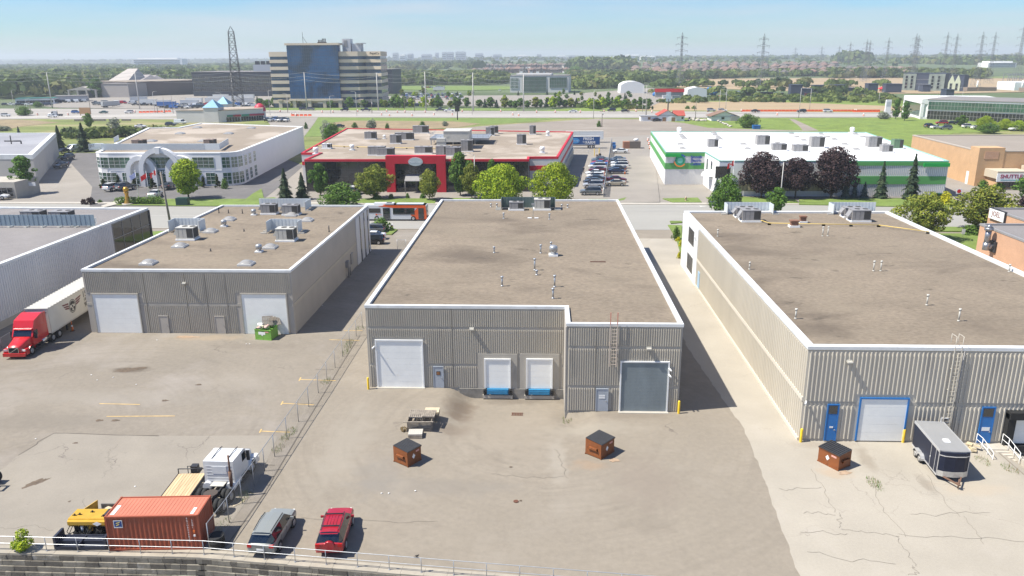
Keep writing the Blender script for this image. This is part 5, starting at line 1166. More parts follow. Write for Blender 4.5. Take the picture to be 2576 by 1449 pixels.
for i in range(46):
    x = rnd.uniform(985,1600);y = rnd.uniform(236,262);k = rnd.choice(KEY);tp(k,x,y,y-rnd.uniform(10,18),rnd.uniform(8,14),LBL[k].replace('row along','car park on'),'young trees in the car park beyond the highway ('+k+')')
# far woods: masses nobody could count
LW = [leafm('wood_leaf',(.105,.145,.035)),leafm('wood_leaf_light',(.155,.195,.05)),leafm('wood_leaf_dark',(.055,.088,.026)),leafm('wood_leaf_olive',(.17,.175,.06))]
def inside(p,poly):
    c = False;n = len(poly)
    for i in range(n):
        a,b = poly[i],poly[(i+1) % n]
        if (a[1] > p[1]) != (b[1] > p[1]) and p[0] < (b[0]-a[0])*(p[1]-a[1])/(b[1]-a[1])+a[0]: c = not c
    return c
NB = []                       # keep-out boxes in the plan
def woods(name,label,poly,step,r,hf,seed=1,quads=44,qs=.42,drop=0.,zb=None):
    """irregular crowns filling the outline; step = distance between trunks in metres"""
    rs = np.random.RandomState(seed);W_ = [(g(*p).x,g(*p).y) for p in poly];x0,x1 = min(p[0] for p in W_),max(p[0] for p in W_);y0,y1 = min(p[1] for p in W_),max(p[1] for p in W_)
    V = [];F = [];M = [];dirs = rs.randn(quads,3);dirs /= np.linalg.norm(dirs,axis=1)[:,None];dirs[:,2] = np.abs(dirs[:,2])*.9-.25
    off = 0;y = y0;cnt = 0
    while y < y1:
        x = x0
        while x < x1:
            px,py = x+rs.uniform(-.5,.5)*step,y+rs.uniform(-.5,.5)*step;x += step
            if rs.rand() < drop or not inside((px,py),W_): continue
            R_ = r*rs.uniform(.7,1.25);H = R_*hf*rs.uniform(.8,1.15);a = rs.uniform(0,6.28);ca,sa = cos(a),sin(a)
            d = dirs+rs.uniform(-.18,.18,dirs.shape);d = np.stack([d[:,0]*ca-d[:,1]*sa,d[:,0]*sa+d[:,1]*ca,d[:,2]],1)
            c = d*[R_,R_,H*.5]*rs.uniform(.8,1.08,(quads,1))+[px,py,H*.55+(zb(py) if zb else 0)]
            n = d+rs.uniform(-.5,.5,d.shape);n /= np.linalg.norm(n,axis=1)[:,None]
            u = np.cross(n,rs.randn(quads,3));u /= np.linalg.norm(u,axis=1)[:,None];v = np.cross(n,u);s = R_*qs*rs.uniform(.7,1.3,(quads,1))
            V.append(np.stack([c-u*s,c-v*s*.8,c+u*s,c+v*s*.8],1).reshape(-1,3));M.append(np.full(quads,rs.choice(4,p=[.42,.24,.22,.12])));cnt += 1
        y += step
    V = np.concatenate(V);nq = len(V)//4;me = bpy.data.meshes.new(name);me.vertices.add(len(V));me.vertices.foreach_set('co',V.ravel().astype(np.float32))
    me.loops.add(nq*4);me.loops.foreach_set('vertex_index',np.arange(nq*4,dtype=np.int32));me.polygons.add(nq);me.polygons.foreach_set('loop_start',np.arange(0,nq*4,4,dtype=np.int32))
    for m in LW: me.materials.append(m)
    me.polygons.foreach_set('material_index',np.concatenate(M).astype(np.int32));me.update();me.validate()
    o = tag(link(name,me),label,'woods',kind='stuff');return o
woods('woods','broad-leaved wood at far left behind the portable offices',[(-150,252),(150,248),(190,232),(250,214),(480,214),(480,206),(560,192),(250,200),(-150,214)],13,8,1.75,1)
woods('woods','far tree belt along the left horizon',[(-200,196),(690,188),(700,166),(-200,172)],25,12,1.1,2,36)
woods('woods','wood between the office tower and the glass office',[(985,215),(1270,214),(1275,194),(1000,190)],13,7,1.4,3)
woods('woods','wood right of the glass office, below the brown roofs',[(1435,226),(1560,222),(1660,205),(1890,196),(2080,194),(2080,188),(1700,188),(1440,188)],13,7,1.25,4)
woods('woods','tall dark wood standing above the far housing estate',[(1440,184),(1590,184),(1585,176),(1440,174)],18,12,2.2,5)
woods('woods','wood behind the ploughed field at right',[(2080,198),(2290,197),(2480,200),(2480,192),(2280,190),(2080,188)],12,7,1.5,6)
woods('woods','round dark wood under the pylons at right',[(2105,170),(2180,172),(2180,165),(2105,163)],24,17,2.0,7)
woods('woods','long wood under the pylons at far right',[(2230,172),(2700,176),(2700,160),(2300,160)],26,15,1.5,8,36,drop=.25)
woods('woods','scrub around the storage yard in the middle distance',[(1570,236),(1660,226),(1800,222),(2240,225),(2240,214),(1660,214)],14,6,1.2,9,drop=.66)
woods('scrub','green scrub strip in front of the storage yard',[(1650,262),(1900,258),(2260,262),(2260,246),(2160,238),(1700,252),(1600,262)],7,3.2,.9,10,30,drop=.45)
woods('woods','far tree belt on the middle horizon',[(980,186),(1200,182),(1200,164),(980,164)],34,17,1.0,11,34,drop=.3)
woods('woods','hazy tree belt on the horizon',[(-200,164),(2700,158),(2700,151),(-200,157)],70,30,.9,12,30,drop=.25)
woods('scrub','hedge line beyond the meadow at left',[(160,352),(420,342),(420,337),(160,345)],3.4,2.6,1.2,13,40)
woods('scrub','weedy verge behind the bungalows',[(1480,276),(1640,278),(1560,262),(1400,262)],6,2.6,.9,14,30,drop=.5)
woods('woods','trees around the white tents and container yard',[(1640,250),(2240,246),(2240,232),(1640,236)],16,4.5,1.3,15,36,drop=.62)
# tufts of tall grass and weeds
def tufts(name,label,spots,n,s,seed,mats,hh=.5):
    rnd = random.Random(seed);mb = MB()
    for (x,y,rx,ry) in spots:
        for _ in range(n):
            a = rnd.uniform(0,6.28);q = rnd.random()**.5;px,py = x+rx*q*cos(a),y+ry*q*sin(a);h = hh*rnd.uniform(.4,1.2);b = rnd.uniform(0,6.28);w_ = s*rnd.uniform(.6,1.3);ux,uy = cos(b)*w_,sin(b)*w_;lx,ly = rnd.uniform(-.3,.3)*h,rnd.uniform(-.3,.3)*h
            z = zf(px,py);mb.add([(px-ux,py-uy,z),(px+ux,py+uy,z),(px+ux*.3+lx,py+uy*.3+ly,z+h)],[(0,1,2)],rnd.randrange(len(mats)))
    return tag(obj(name,mb,mats),label,'weeds',kind='stuff')
dryl = leafm('dry_weed',(.26,.19,.08));sp = []
for px,py in ((880,862),(874,875),(869,888),(820,960),(905,826),(735,1085),(718,1100),(610,1252),(620,1245),(560,1320),(700,1130),(2198,1216),(2205,1222),(1425,1040),(2470,1160),(2540,1180)): v = g(px,py);sp.append((v.x,v.y,.5,.9))
tufts('weeds','dry and green weeds along the chain-link fence',sp,70,.02,3,[dryl,LM['green'][0],LM['green'][1]],.28)
sp = [(g(px,py).x,g(px,py).y,.45,.4) for px,py in ((64,1376),(50,1381),(70,1384),(34,1383))]
mb = MB();rnd = random.Random(4)
crown(mb,[((x,y,z),(r_,r_,r_*.9)) for (x,y,_,_),z,r_ in zip([(g(62,1380).x,g(62,1380).y,0,0),(g(70,1384).x,g(70,1384).y,0,0),(g(45,1385).x,g(45,1385).y,0,0),(g(56,1388).x,g(56,1388).y,0,0)],(1.1,.6,.45,.35),(.4,.45,.4,.35))],1100,.11,rnd)
solo('sapling',mb,LM['locust'],'bushy green sapling growing behind the retaining wall railing','shrub')
for P_ in PR.values(): P_.done()
# ================= VEHICLES =================
def paint(nm,c): return mat('paint_'+nm,c,.28,.15,spec=.5,coat=.6)
PAINT = {k: paint(k,c) for k,c in dict(base=(.6,.6,.6),white=(.75,.75,.74),silver=(.42,.43,.45),grey=(.14,.15,.155),dark=(.04,.043,.05),black=(.014,.014,.016),red=(.36,.01,.02),maroon=(.12,.012,.02),
    blue=(.03,.12,.38),navy=(.012,.02,.06),beige=(.42,.37,.28),green=(.02,.10,.08),taupe=(.25,.26,.24),orange=(.7,.15,.02),yellow=(.7,.5,.03)).items()}
cglass = mat('car_glass',(.012,.016,.02),.04,spec=1.);rimm = mat('alloy_rim',(.5,.5,.51),.35,.7);tail = mat('tail_lamp',(.45,.01,.01),.3);headl = mat('head_lamp',(.7,.7,.68),.15)
chrome = mat('chrome',(.6,.6,.6),.15,.9);tyre = mat('tyre_rubber',(.02,.02,.02),.85)
# x, half width, low edge, belt height, roof height, roof half width   (0 roof = bonnet or boot)
CARS = dict(
 sedan=(4.7,[(-2.35,.72,.45,.85,0,0),(-2.2,.86,.3,1.0,0,0),(-1.55,.9,.28,1.04,0,0),(-.85,.9,.28,.98,1.42,.6),(.35,.9,.28,.95,1.45,.62),(1.15,.9,.28,.93,0,0),(2.0,.87,.3,.80,0,0),(2.35,.7,.42,.66,0,0)],.32,1.38),
 suv=(4.6,[(-2.3,.8,.5,1.0,0,0),(-2.22,.9,.36,1.06,0,0),(-1.85,.92,.34,1.06,1.66,.64),(-.5,.92,.34,1.04,1.72,.68),(.45,.92,.34,1.02,1.68,.66),(1.2,.92,.34,1.02,0,0),(2.0,.9,.36,.95,0,0),(2.3,.76,.48,.74,0,0)],.36,1.36),
 hatch=(4.2,[(-2.1,.74,.5,.9,0,0),(-2.02,.85,.3,.98,0,0),(-1.5,.87,.28,.98,1.42,.58),(-.4,.87,.28,.95,1.5,.62),(.4,.87,.28,.93,1.46,.6),(1.15,.87,.28,.92,0,0),(1.85,.85,.3,.8,0,0),(2.1,.7,.42,.64,0,0)],.32,1.28),
 van=(5.4,[(-2.7,.9,.5,1.2,0,0),(-2.66,.98,.36,1.2,2.0,.85),(-1.2,1.,.34,1.2,2.12,.86),(.6,1.,.34,1.2,2.12,.86),(1.2,1.,.34,1.18,2.0,.84),(1.9,1.,.36,1.16,0,0),(2.5,.97,.38,1.0,0,0),(2.7,.85,.5,.85,0,0)],.36,1.6),
 pickup=(5.6,[(-2.8,.9,.5,1.05,0,0),(-2.75,.95,.42,1.12,0,0),(-.75,.97,.4,1.12,0,0),(-.6,.97,.4,1.12,1.8,.74),(.5,.97,.4,1.12,1.84,.76),(1.25,.97,.4,1.12,0,0),(2.3,.95,.42,1.06,0,0),(2.8,.85,.5,.9,0,0)],.39,1.75))
def loft(st):
    rows = []
    for (x,w_,zl,zb,zr,wr) in st:
        if zr: row = [(w_*.93,zl),(w_,zl+.2),(w_*1.0,zb-.14),(w_*.95,zb),(wr,zr-.07),(wr*.78,zr),(0,zr+.02)]
        else: row = [(w_*.93,zl),(w_,zl+.2),(w_*1.0,zb-.14),(w_*.92,zb),(w_*.7,zb+.035),(w_*.4,zb+.05),(0,zb+.055)]
        rows.append([(x,y,z) for y,z in row])
    return rows
def carmesh(kind,body,gls,mb_b=0,mb_g=0):
    st = CARS[kind][1];rows = loft(st);k = 7;full = [r+[(x,-y,z) for x,y,z in r[:-1][::-1]] for r in rows];n = len(full[0])
    for i in range(len(full)-1):
        a,b = full[i],full[i+1];ca,cb = st[i][4] > 0,st[i+1][4] > 0
        for j in range(n-1):
            side = j in (3,n-2-3);top = 3 <= j <= n-2-3
            isg = (ca and cb and side) or ((ca != cb) and top and not (kind == 'pickup' and False))
            if kind == 'van' and i in (1,2) and side: isg = i == 2 and False
            (gls if isg else body).add([a[j],b[j],b[j+1],a[j+1]],[(0,3,2,1)],mb_g if isg else mb_b,not isg)
        body.add([a[0],b[0],b[-1],a[-1]],[(0,1,2,3)],mb_b)
    body.add(full[0],[tuple(range(n))],mb_b);body.add(full[-1],[tuple(range(n))[::-1]],mb_b)
def carcar(kind,name,label,cat='car',lo=False):
    Lc,st,wr,wb = CARS[kind];W_ = .92 if kind not in ('van','pickup') else .97
    if lo:
        mb = MB();carmesh(kind,mb,mb,0,1)
        for sx in (-wb,wb):
            for s in (-1,1): mb.cyl((sx,s*(W_-.2),wr),(sx,s*(W_+.015),wr),wr,n=8,m=2)
        o = obj(name,mb,[PAINT['base'],cglass,tyre]);return tag(o,label,cat)
    t = thing(name,label,cat);b,gl = MB(),MB();carmesh(kind,b,gl);bo = obj('body',b,PAINT['base'],t);obj('windows',gl,cglass,t)
    for sx in (-wb,wb):
        for s in (-1,1):
            mb = MB();mb.cyl((sx,s*(W_-.22),wr),(sx,s*(W_+.02),wr),wr,n=16);w_ = obj('wheel',mb,tyre,t)
            mb = MB();mb.cyl((sx,s*(W_+.0),wr),(sx,s*(W_+.035),wr),wr*.62,n=10);obj('rim',mb,rimm,w_)
            mb = MB()
            for i in range(9): a0,a1 = pi*i/9,pi*(i+1)/9;mb.add([(sx+cos(a0)*wr*1.2,s*(W_+.003),wr+sin(a0)*wr*1.16),(sx+cos(a1)*wr*1.2,s*(W_+.003),wr+sin(a1)*wr*1.16),(sx,s*(W_+.003),wr)],[(0,1,2) if s < 0 else (0,2,1)])
            obj('wheel_arch',mb,black,t)
    x1 = st[-1][0];zb = st[-2][3]
    for s in (-1,1):
        mb = MB();mb.obox((st[-2][0]+.1,s*.66,zb-.16),(.26,.24,.12),-s*.6);obj('headlight',mb,headl,t)
        mb = MB();mb.obox((st[1][0]-.03,s*.72,st[1][3]-.12),(.14,.28,.22));obj('tail_light',mb,tail,t)
        mb = MB();mb.obox((st[5][0]-.35,s*(W_+.1),st[5][3]+.06),(.1,.22,.14));obj('wing_mirror',mb,PAINT['base'],t)
        mb = MB()
        for xx in (-.95,.0,.95): mb.box(xx-.008,s*(W_+.004)-.004,.42,xx+.008,s*(W_+.004)+.004,1.0)
        obj('door_seam',mb,black,t)
    mb = MB();mb.box(st[0][0]-.02,-.26,.62,st[0][0]+.05,.26,.75);obj('number_plate',mb,white,t)
    if kind == 'suv':
        for s in (-1,1): mb = MB();mb.tube([(-1.7,s*.58,1.72),(-.5,s*.62,1.78),(.35,s*.6,1.74)],.03);obj('roof_rail',mb,dsteel,t)
        mb = MB();mb.add([(-1.9,-.6,1.6),(-1.9,.6,1.6),(-2.05,.55,1.62),(-2.05,-.55,1.62)],[(0,1,2,3)]);obj('spoiler',mb,PAINT['base'],t)
    return t
CP = {k: Proto(carcar(k,{'sedan': 'sedan_car','suv': 'suv_car','hatch': 'hatchback_car','van': 'van','pickup': 'pickup_truck'}[k],'car','van' if k == 'van' else ('pickup truck' if k == 'pickup' else 'car'))) for k in CARS}
CL = {k: Proto(carcar(k,{'sedan': 'sedan_car','suv': 'suv_car','hatch': 'hatchback_car','van': 'van','pickup': 'pickup_truck'}[k],'car','van' if k == 'van' else ('pickup truck' if k == 'pickup' else 'car'),True)) for k in CARS}
def car(kind,col,px,py,hd,label,group=None,hi=True):
    b = g(px,py);z = zf(b.x,b.y)
    if b.y > 170: z = .22 if b.y < 400 else .45
    return (CP if hi else CL)[kind].at((b.x,b.y,z+.02),R(hd),label,group,{'paint_base': PAINT[col]},1.12 if b.y > 165 else None)
def car_wheels(kind,col,pr,pf,label,hi=True):
    """from where the right rear and right front tyres touch the ground"""
    a,b = g(*pr),g(*pf);d = b-a;an = math.atan2(d.y,d.x);c = (a+b)/2+Vector((-sin(an),cos(an),0))*.93
    return CP[kind].at((c.x,c.y,.02),an,label,None,{'paint_base': PAINT[col]})
c1 = car_wheels('suv','taupe',(706,1386),(741,1326),'dusty grey-green SUV parked nearest the container fence, seen from behind')
c2 = car_wheels('suv','red',(872,1382),(889,1322),'bright red SUV with a spare wheel cover, behind the railing')
mb = MB();mb.cyl((-2.32,-.05,.98),(-2.5,-.05,.98),.36,.33,n=18);q = obj('spare_wheel_cover',mb,PAINT['red'],c2)
for x in (-1.3,.1): mb = MB();mb.box(x-.03,-.62,1.74,x+.03,.62,1.79);obj('roof_bar',mb,dsteel,c2)
mb = MB()
for i in range(4): y = -.3+i*.2;mb.box(-1.2,y-.012,1.735,0,y+.012,1.75)
obj('roof_rib',mb,PAINT['red'],c2)
# parked rows beside the grey wall: (kind, colour, plan x, plan y, words)
def Z(zx,zy): return 1408.7+zx*.12038,348.8+zy*.12038
gl_ = 'cars parked in the row left of the long fence';gr_ = 'cars parked in the row right of the long fence'
for k,c,zx,zy,lb in [('suv','grey',640,1190,'dark grey SUV nearest the warehouse roof in the row left of the fence'),('suv','silver',690,1045,'silver SUV second from the near end of the row left of the fence'),
   ('sedan','dark',700,965,'dark saloon third from the near end of the row left of the fence'),('sedan','dark',735,905,'black saloon just before the white car left of the fence'),('hatch','white',735,845,'white hatchback in the middle of the row left of the fence'),('sedan','white',730,785,'white car behind the white hatchback left of the fence'),
   ('sedan','maroon',790,715,'maroon saloon beside the standing worker, left of the fence'),('suv','white',775,650,'off-white SUV behind the maroon saloon, left of the fence'),('sedan','blue',815,590,'blue saloon left of the fence'),
   ('sedan','red',840,555,'red and white car behind the blue saloon, left of the fence'),('sedan','dark',835,520,'dark saloon, second from the far end left of the fence'),('sedan','grey',835,488,'grey saloon at the far end of the row left of the fence')]: car(k,c,*Z(zx,zy),180,lb,gl_)
for k,c,zx,zy,lb,hd in [('sedan','beige',1155,1000,'beige saloon nearest in the row right of the fence',180),('sedan','maroon',1175,920,'dark maroon saloon behind the beige one',0),('sedan','navy',1195,745,'navy blue saloon beside the orange cone figure, right of the fence',0),('sedan','dark',1190,690,'dark charcoal saloon behind the navy one',180),
   ('suv','white',1240,630,'white SUV in the row right of the fence',180),('suv','white',1230,575,'white car behind the white SUV, right of the fence',180),('sedan','dark',1215,520,'dark saloon right of the fence, second from the far end',180),('sedan','grey',1200,488,'grey saloon at the far end of the row right of the fence',180),
   ('sedan','white',1260,315,'lone white coupe parked near the timber bin shed',180)]: car(k,c,*Z(zx,zy),hd,lb,gr_ if zy > 400 else None)
for k,c,px,py,hd,lb in [('suv','white',285,480,75,'white hatchback parked beside a dark SUV at the showroom'),('suv','grey',316,479,70,'dark grey SUV parked between a white hatchback and the cedar cone'),('sedan','black',424,476,100,'black saloon parked under the number sign'),
   ('sedan','white',392,497,95,'white car with dark roof behind the hedge'),('van','white',185,382,-95,'white van parked facing the camera behind the pale grey building'),('van','white',240,380,-120,'white van partly behind the showroom corner'),
   ('sedan','dark',160,386,-100,'dark saloon parked left of the white van'),('suv','dark',171,403,-92,'dark green SUV driving toward the street in the side lane'),('sedan','dark',154,423,-92,'small dark car following the shaded wall of the grey building'),
   ('sedan','white',-6,503,10,'white car cut by the left edge in front of the glazed entrance'),('suv','grey',938,586,180,'dark grey SUV beside the leafy shrub near the bus'),('sedan','white',938,601,180,'white saloon mostly hidden between two dark SUVs'),
   ('suv','black',936,613,180,'black SUV nearest the left warehouse corner'),('suv','white',890,489,88,'white off-road car with spare wheel in front of the black glass'),('suv','dark',868,478,95,'dark off-road vehicle close to the black glass wall'),('sedan','black',920,487,170,'black car under the olive tree by the black glass'),
   ('sedan','dark',853,322,200,'dark car in the meadow edge behind the showroom')]: car(k,c,px,py,hd,lb)
for k,c,px,py,hd,lb in [('suv','white',15,295,0,'white SUV on the highway at the left edge'),('sedan','white',133,297,0,'white saloon beside the parked truck tractors'),('suv','blue',192,287,0,'blue and white car on the left highway'),('sedan','green',261,287,180,'dark green saloon on the highway near the brown hut'),('suv','white',325,287,180,'white SUV on the highway left of the strip plaza'),
   ('suv','dark',763,279,0,'dark SUV on the highway below the striped tower, left of a pair'),('suv','grey',782,279,0,'grey SUV on the highway below the striped tower, right of a pair'),('suv','black',867,281,180,'black SUV on the highway below the tower right corner'),('pickup','dark',921,281,0,'dark pickup on the highway right of the tower'),
   ('pickup','dark',1108,281,180,'dark pickup on the highway beside the black signpost'),('pickup','white',1131,283,180,'white pickup on the highway beside the black signpost'),('sedan','white',1441,285,180,'white saloon alone on the highway in the middle'),('suv','black',1538,282,180,'black SUV on the highway left of the red-roofed bungalow'),('sedan','black',1573,284,0,'black saloon on the highway near the red-roofed bungalow'),
   ('suv','silver',1789,282,0,'silver SUV on the highway between bungalows'),('suv','white',1817,283,0,'white SUV behind the brown-roofed bungalow'),('sedan','black',1900,284,0,'black car at the orange barrier on the right highway'),('suv','black',2016,285,180,'black SUV at the orange barrier on the right highway'),('suv','white',2082,284,0,'white SUV on the right highway'),
   ('sedan','white',2236,286,0,'white car beside the white sign pylon'),('sedan','white',354,322,0,'white car beyond the showroom roof'),('suv','dark',430,318,0,'dark SUV parked left of the strip plaza'),('van','white',455,313,0,'white van parked against the strip plaza wall'),('sedan','black',1652,306,20,'black car beside the boulders right of the red-roofed bungalow'),
   ('suv','dark',2338,322,20,'dark SUV behind the timber screen in the office car park'),('sedan','white',2354,325,20,'white saloon left in the office car park'),('suv','grey',2378,327,170,'dark grey SUV left in the office car park'),('suv','red',2368,314,170,'dark red minivan near the office glass'),('sedan','black',2393,314,170,'black saloon right of the red minivan'),('suv','black',2410,314,170,'black SUV right of the red minivan'),
   ('suv','white',2434,323,10,'white SUV in the office car park middle'),('sedan','white',2457,326,10,'white saloon in the office car park middle'),('suv','blue',2496,322,10,'blue car behind the lime tree in the office car park'),('sedan','white',2510,326,10,'white saloon behind the second lime tree'),('suv','silver',2535,327,10,'silver SUV right in the office car park'),('pickup','white',2556,330,190,'white pickup at the right of the office car park')]: car(k,c,px,py,hd,lb,None,True)
rnd = random.Random(21)
COLS = ['white','white','white','silver','silver','grey','dark','black','red','blue','navy']
CN = dict(white='white',silver='silver',grey='grey',dark='charcoal',black='black',red='red',blue='blue',navy='navy')
def lot(n,P0,P1,P2,P3,rows,where,hd=90,kinds=('sedan','suv','sedan','hatch')):
    """rows of tiny cars between the plan lines P0-P1 (near) and P3-P2 (far)"""
    a,b,c,d = g(*P0),g(*P1),g(*P2),g(*P3);k = n//rows
    for r in range(rows):
        u = (r+.5)/rows;p,q = a.lerp(d,u),b.lerp(c,u)
        for i in range(k):
            if rnd.random() < .1: continue
            v = p.lerp(q,(i+.5+rnd.uniform(-.12,.12))/k);col = rnd.choice(COLS);kd = rnd.choice(kinds);CL[kd].at((v.x,v.y+rnd.uniform(-.5,.5),.5),R(hd+rnd.choice((0,180))),'%s %s in %s' % (CN[col],dict(sedan='saloon',suv='SUV',hatch='hatchback',pickup='pickup',van='van')[kd],where),'%s %s cars in %s' % (CN[col],kd,where),{'paint_base': PAINT[col]},1.1,parts=False)
lot(96,(565,238),(690,240),(700,226),(560,226),5,'the packed lot beside the striped tower')
lot(70,(1010,254),(1170,254),(1160,238),(1010,238),4,'the lot right of the striped tower')
lot(14,(140,262),(215,260),(215,254),(150,255),2,'the yard beside the portable offices',10,('pickup','van'))
lot(14,(668,309),(728,309),(722,303),(668,303),2,'the strip plaza car park')
lot(8,(1180,232),(1420,232),(1420,229),(1180,229),1,'the road before the glass office')
lot(12,(1060,224),(1120,224),(1120,220),(1060,220),1,'the lot at the wood edge')
lot(18,(230,268),(460,270),(440,262),(230,260),2,'the busy yard left of the plaza',0,('pickup','van','suv'))
lot(34,(420,277),(640,275),(640,266),(420,268),2,'the crowded white yard before the lattice mast',0,('pickup','van','van'))
lot(10,(10,268),(130,268),(130,266),(10,266),1,'the strip before the portable offices',0,('pickup','suv'))
# ---------- heavy vehicles ----------
fr_red = mat('truck_red',(.52,.012,.016),.3,spec=.5,coat=.6,var=.05,scale=1);wh_truck = mat('truck_white',(.66,.67,.67),.35,var=.05,scale=1.5,coat=.3);frame = mat('black_chassis',(.025,.025,.028),.7,var=.3,scale=4)
def wheel(par,x,y,r=.52,wd=.3,dual=0,rim=None,name='wheel'):
    s = 1 if y > 0 else -1;mb = MB();mb.cyl((x,y-s*wd,r),(x,y,r),r,n=20)
    if dual: mb.cyl((x,y-s*(wd+.34),r),(x,y-s*(wd+.06),r),r,n=20)
    w_ = obj(name,mb,tyre,par);mb = MB();mb.cyl((x,y-s*.05,r),(x,y+s*.02,r),r*.58,r*.5,n=14);mb.cyl((x,y,r),(x,y+s*(.06 if dual else .1),r),r*.22,n=8);obj('rim',mb,rim or rimm,w_);return w_
def tractor(label,paintm,fairing=True,sleeper=1.9,cap=None):
    """front axle at x = 0, front is +x"""
    t = thing('truck_tractor',label,'truck')
    mb = MB();mb.box(-6.4,-.42,.75,1.0,-.3,1.0);mb.box(-6.4,.3,.75,1.0,.42,1.0);mb.box(-6.4,-.4,.78,-6.3,.4,.98)
    for x in (-5.6,-4.3,-3): mb.box(x,-.42,.8,x+.15,.42,.95)
    for x in (-4.25,-5.55): mb.cyl((x,-.9,.52),(x,.9,.52),.1)
    obj('chassis',mb,frame,t)
    for x in (-4.25,-5.55):
        for s in (-1,1): wheel(t,x,s*1.22,dual=1)
    for s in (-1,1): wheel(t,0,s*1.18)
    hoodp = [(1.15,.55),(1.3,.75),(1.28,1.25),(1.12,1.42),(-.45,1.95),(-.45,.9),(-.62,.7)]
    mb = MB()   # hood: narrow at the grille, wide at the cab
    def sec(x,w_,z0,z1): return [(x,-w_,z0),(x,-w_*.97,z1-.12),(x,-w_*.8,z1),(x,w_*.8,z1),(x,w_*.97,z1-.12),(x,w_,z0)]
    S_ = [sec(1.25,.62,.62,1.36),sec(1.05,.74,.6,1.5),sec(.3,.84,.95,1.72),(sec(-.6,.98,.95,1.95))]
    for a,b in zip(S_[:-1],S_[1:]): mb.add(a+b,[(i,i+6,i+7,i+1) for i in range(5)],0,True)
    mb.add(S_[0],[(0,1,2,3,4,5)]);obj('bonnet',mb,paintm,t)
    for s in (-1,1):
        mb = MB();k = 8
        for i in range(k):
            a0,a1 = pi*i/k*.95,pi*(i+1)/k*.95;mb.add([(cos(a)*.68,s*yy,.52+sin(a)*.66) for a in (a0,a1) for yy in (.78,1.24)],[(0,1,3,2) if s > 0 else (0,2,3,1)],0,True)
        mb.box(.55,min(s*.7,s*1.24),.45,1.1,max(s*.7,s*1.24),1.08);obj('mudguard',mb,paintm,t)
        mb = MB();mb.obox((1.1,s*.95,.98),(.12,.42,.2),-s*.25);obj('headlight',mb,headl,t)
        mb = MB();mb.box(-1.0,min(s*1.12,s*1.42),1.65,-.88,max(s*1.2,s*1.42),2.45);obj('wing_mirror',mb,dsteel,t)
        mb = MB();mb.cyl((-3.55,s*.86,.78),(-2.2,s*.86,.78),.36,n=16);ta = obj('fuel_tank',mb,chrome if fairing else paintm,t);mb = MB();mb.box(-2.1,min(s*.6,s*1.2),.35,-.75,max(s*.6,s*1.2),.5);obj('step',mb,dsteel,t)
    mb = MB();mb.box(1.18,-1.18,.35,1.42,1.18,.72);obj('bumper',mb,paintm,t)
    mb = MB();mb.box(1.26,-.5,.72,1.31,.5,1.32);gr_o = obj('grille',mb,black,t)
    mb = MB();mb.box(1.3,-.54,.68,1.33,.54,.73);mb.box(1.3,-.54,1.31,1.33,.54,1.36);mb.box(1.3,-.54,.68,1.33,-.49,1.36);mb.box(1.3,.49,.68,1.33,.54,1.36);mb.add([(1.33,-.5,.74),(1.33,-.44,.72),(1.33,.5,1.3),(1.33,.44,1.32)],[(0,1,2,3)]);obj('grille_frame',mb,chrome,gr_o)
    mb = MB();xb = -2.2-sleeper*.0;zt = 2.75
    mb.yprism([(-.55,.9),(-.55,1.95),(-.95,2.62),(-1.25,zt),(-1.25-sleeper,zt),(-1.25-sleeper,.9)],-1.12,1.12);cab = obj('cab',mb,paintm,t)
    mb = MB();mb.add([(-.56,-.98,1.98),(-.56,.98,1.98),(-.93,.95,2.6),(-.93,-.95,2.6)],[(0,1,2,3)]);mb.v = [(x+.03,y,z) for x,y,z in mb.v];obj('windscreen',mb,cglass,t)
    for s in (-1,1):
        mb = MB();y = s*1.13;q = [(-.75,y,1.85),(-1.65,y,1.85),(-1.65,y,2.5),(-1.05,y,2.5)];mb.add(q,[(0,1,2,3) if s < 0 else (3,2,1,0)]);obj('side_window',mb,cglass,t)
    if fairing:
        mb = MB();x2 = -1.25-sleeper;mb.yprism([(-.95,2.66),(-1.05,2.95),(-1.35,3.55),(x2+.3,3.95),(x2,3.95),(x2,2.7)],-1.1,1.1);mb.box(x2-.45,-1.12,1.1,x2,-1.06,3.9);mb.box(x2-.45,1.06,1.1,x2,1.12,3.9);obj('roof_fairing',mb,paintm,t)
        mb = MB();mb.obox((-.86,0,2.72),(.3,2.0,.06),0,ry=.3);obj('sun_visor',mb,paintm,t)
    else:
        mb = MB();mb.cyl((-1.5-sleeper,-.95,.9),(-1.5-sleeper,-.95,2.1),.13,n=12);mb.cyl((-1.5-sleeper,-.95,2.0),(-1.5-sleeper,-.95,3.4),.07,n=10);obj('exhaust_stack',mb,mat('rusty_pipe',(.16,.09,.06),.8),t)
        mb = MB();x2 = -1.26-sleeper
        for i in range(6): z = 1.15+i*.24;mb.box(x2-.01,-.95,z,x2,.95,z+.05)
        mb.box(x2-.03,-.6,1.75,x2,.5,2.35);obj('rear_panel',mb,paintm,t)
        mb = MB();mb.box(-3.9,-.5,1.05,-3.2,.5,1.1);obj('deck_plate',mb,hvacm,t)
        for s in (-1,1): mb = MB();mb.tube([(-1.0,s*.6,zt+.02),(-1.6,s*.6,zt+.1),(-2.9,s*.6,zt+.02)],.03);obj('roof_rail',mb,dsteel,t)
    mb = MB();mb.cyl((-4.9,0,1.02),(-4.9,0,1.14),.5,n=20);mb.box(-5.7,-.35,1.02,-4.9,-.12,1.1);mb.box(-5.7,.12,1.02,-4.9,.35,1.1);obj('fifth_wheel',mb,mat('greasy_steel',(.07,.055,.045),.6),t)
    for x in (-4.25,-5.55):
        for s in (-1,1): pass
    return t
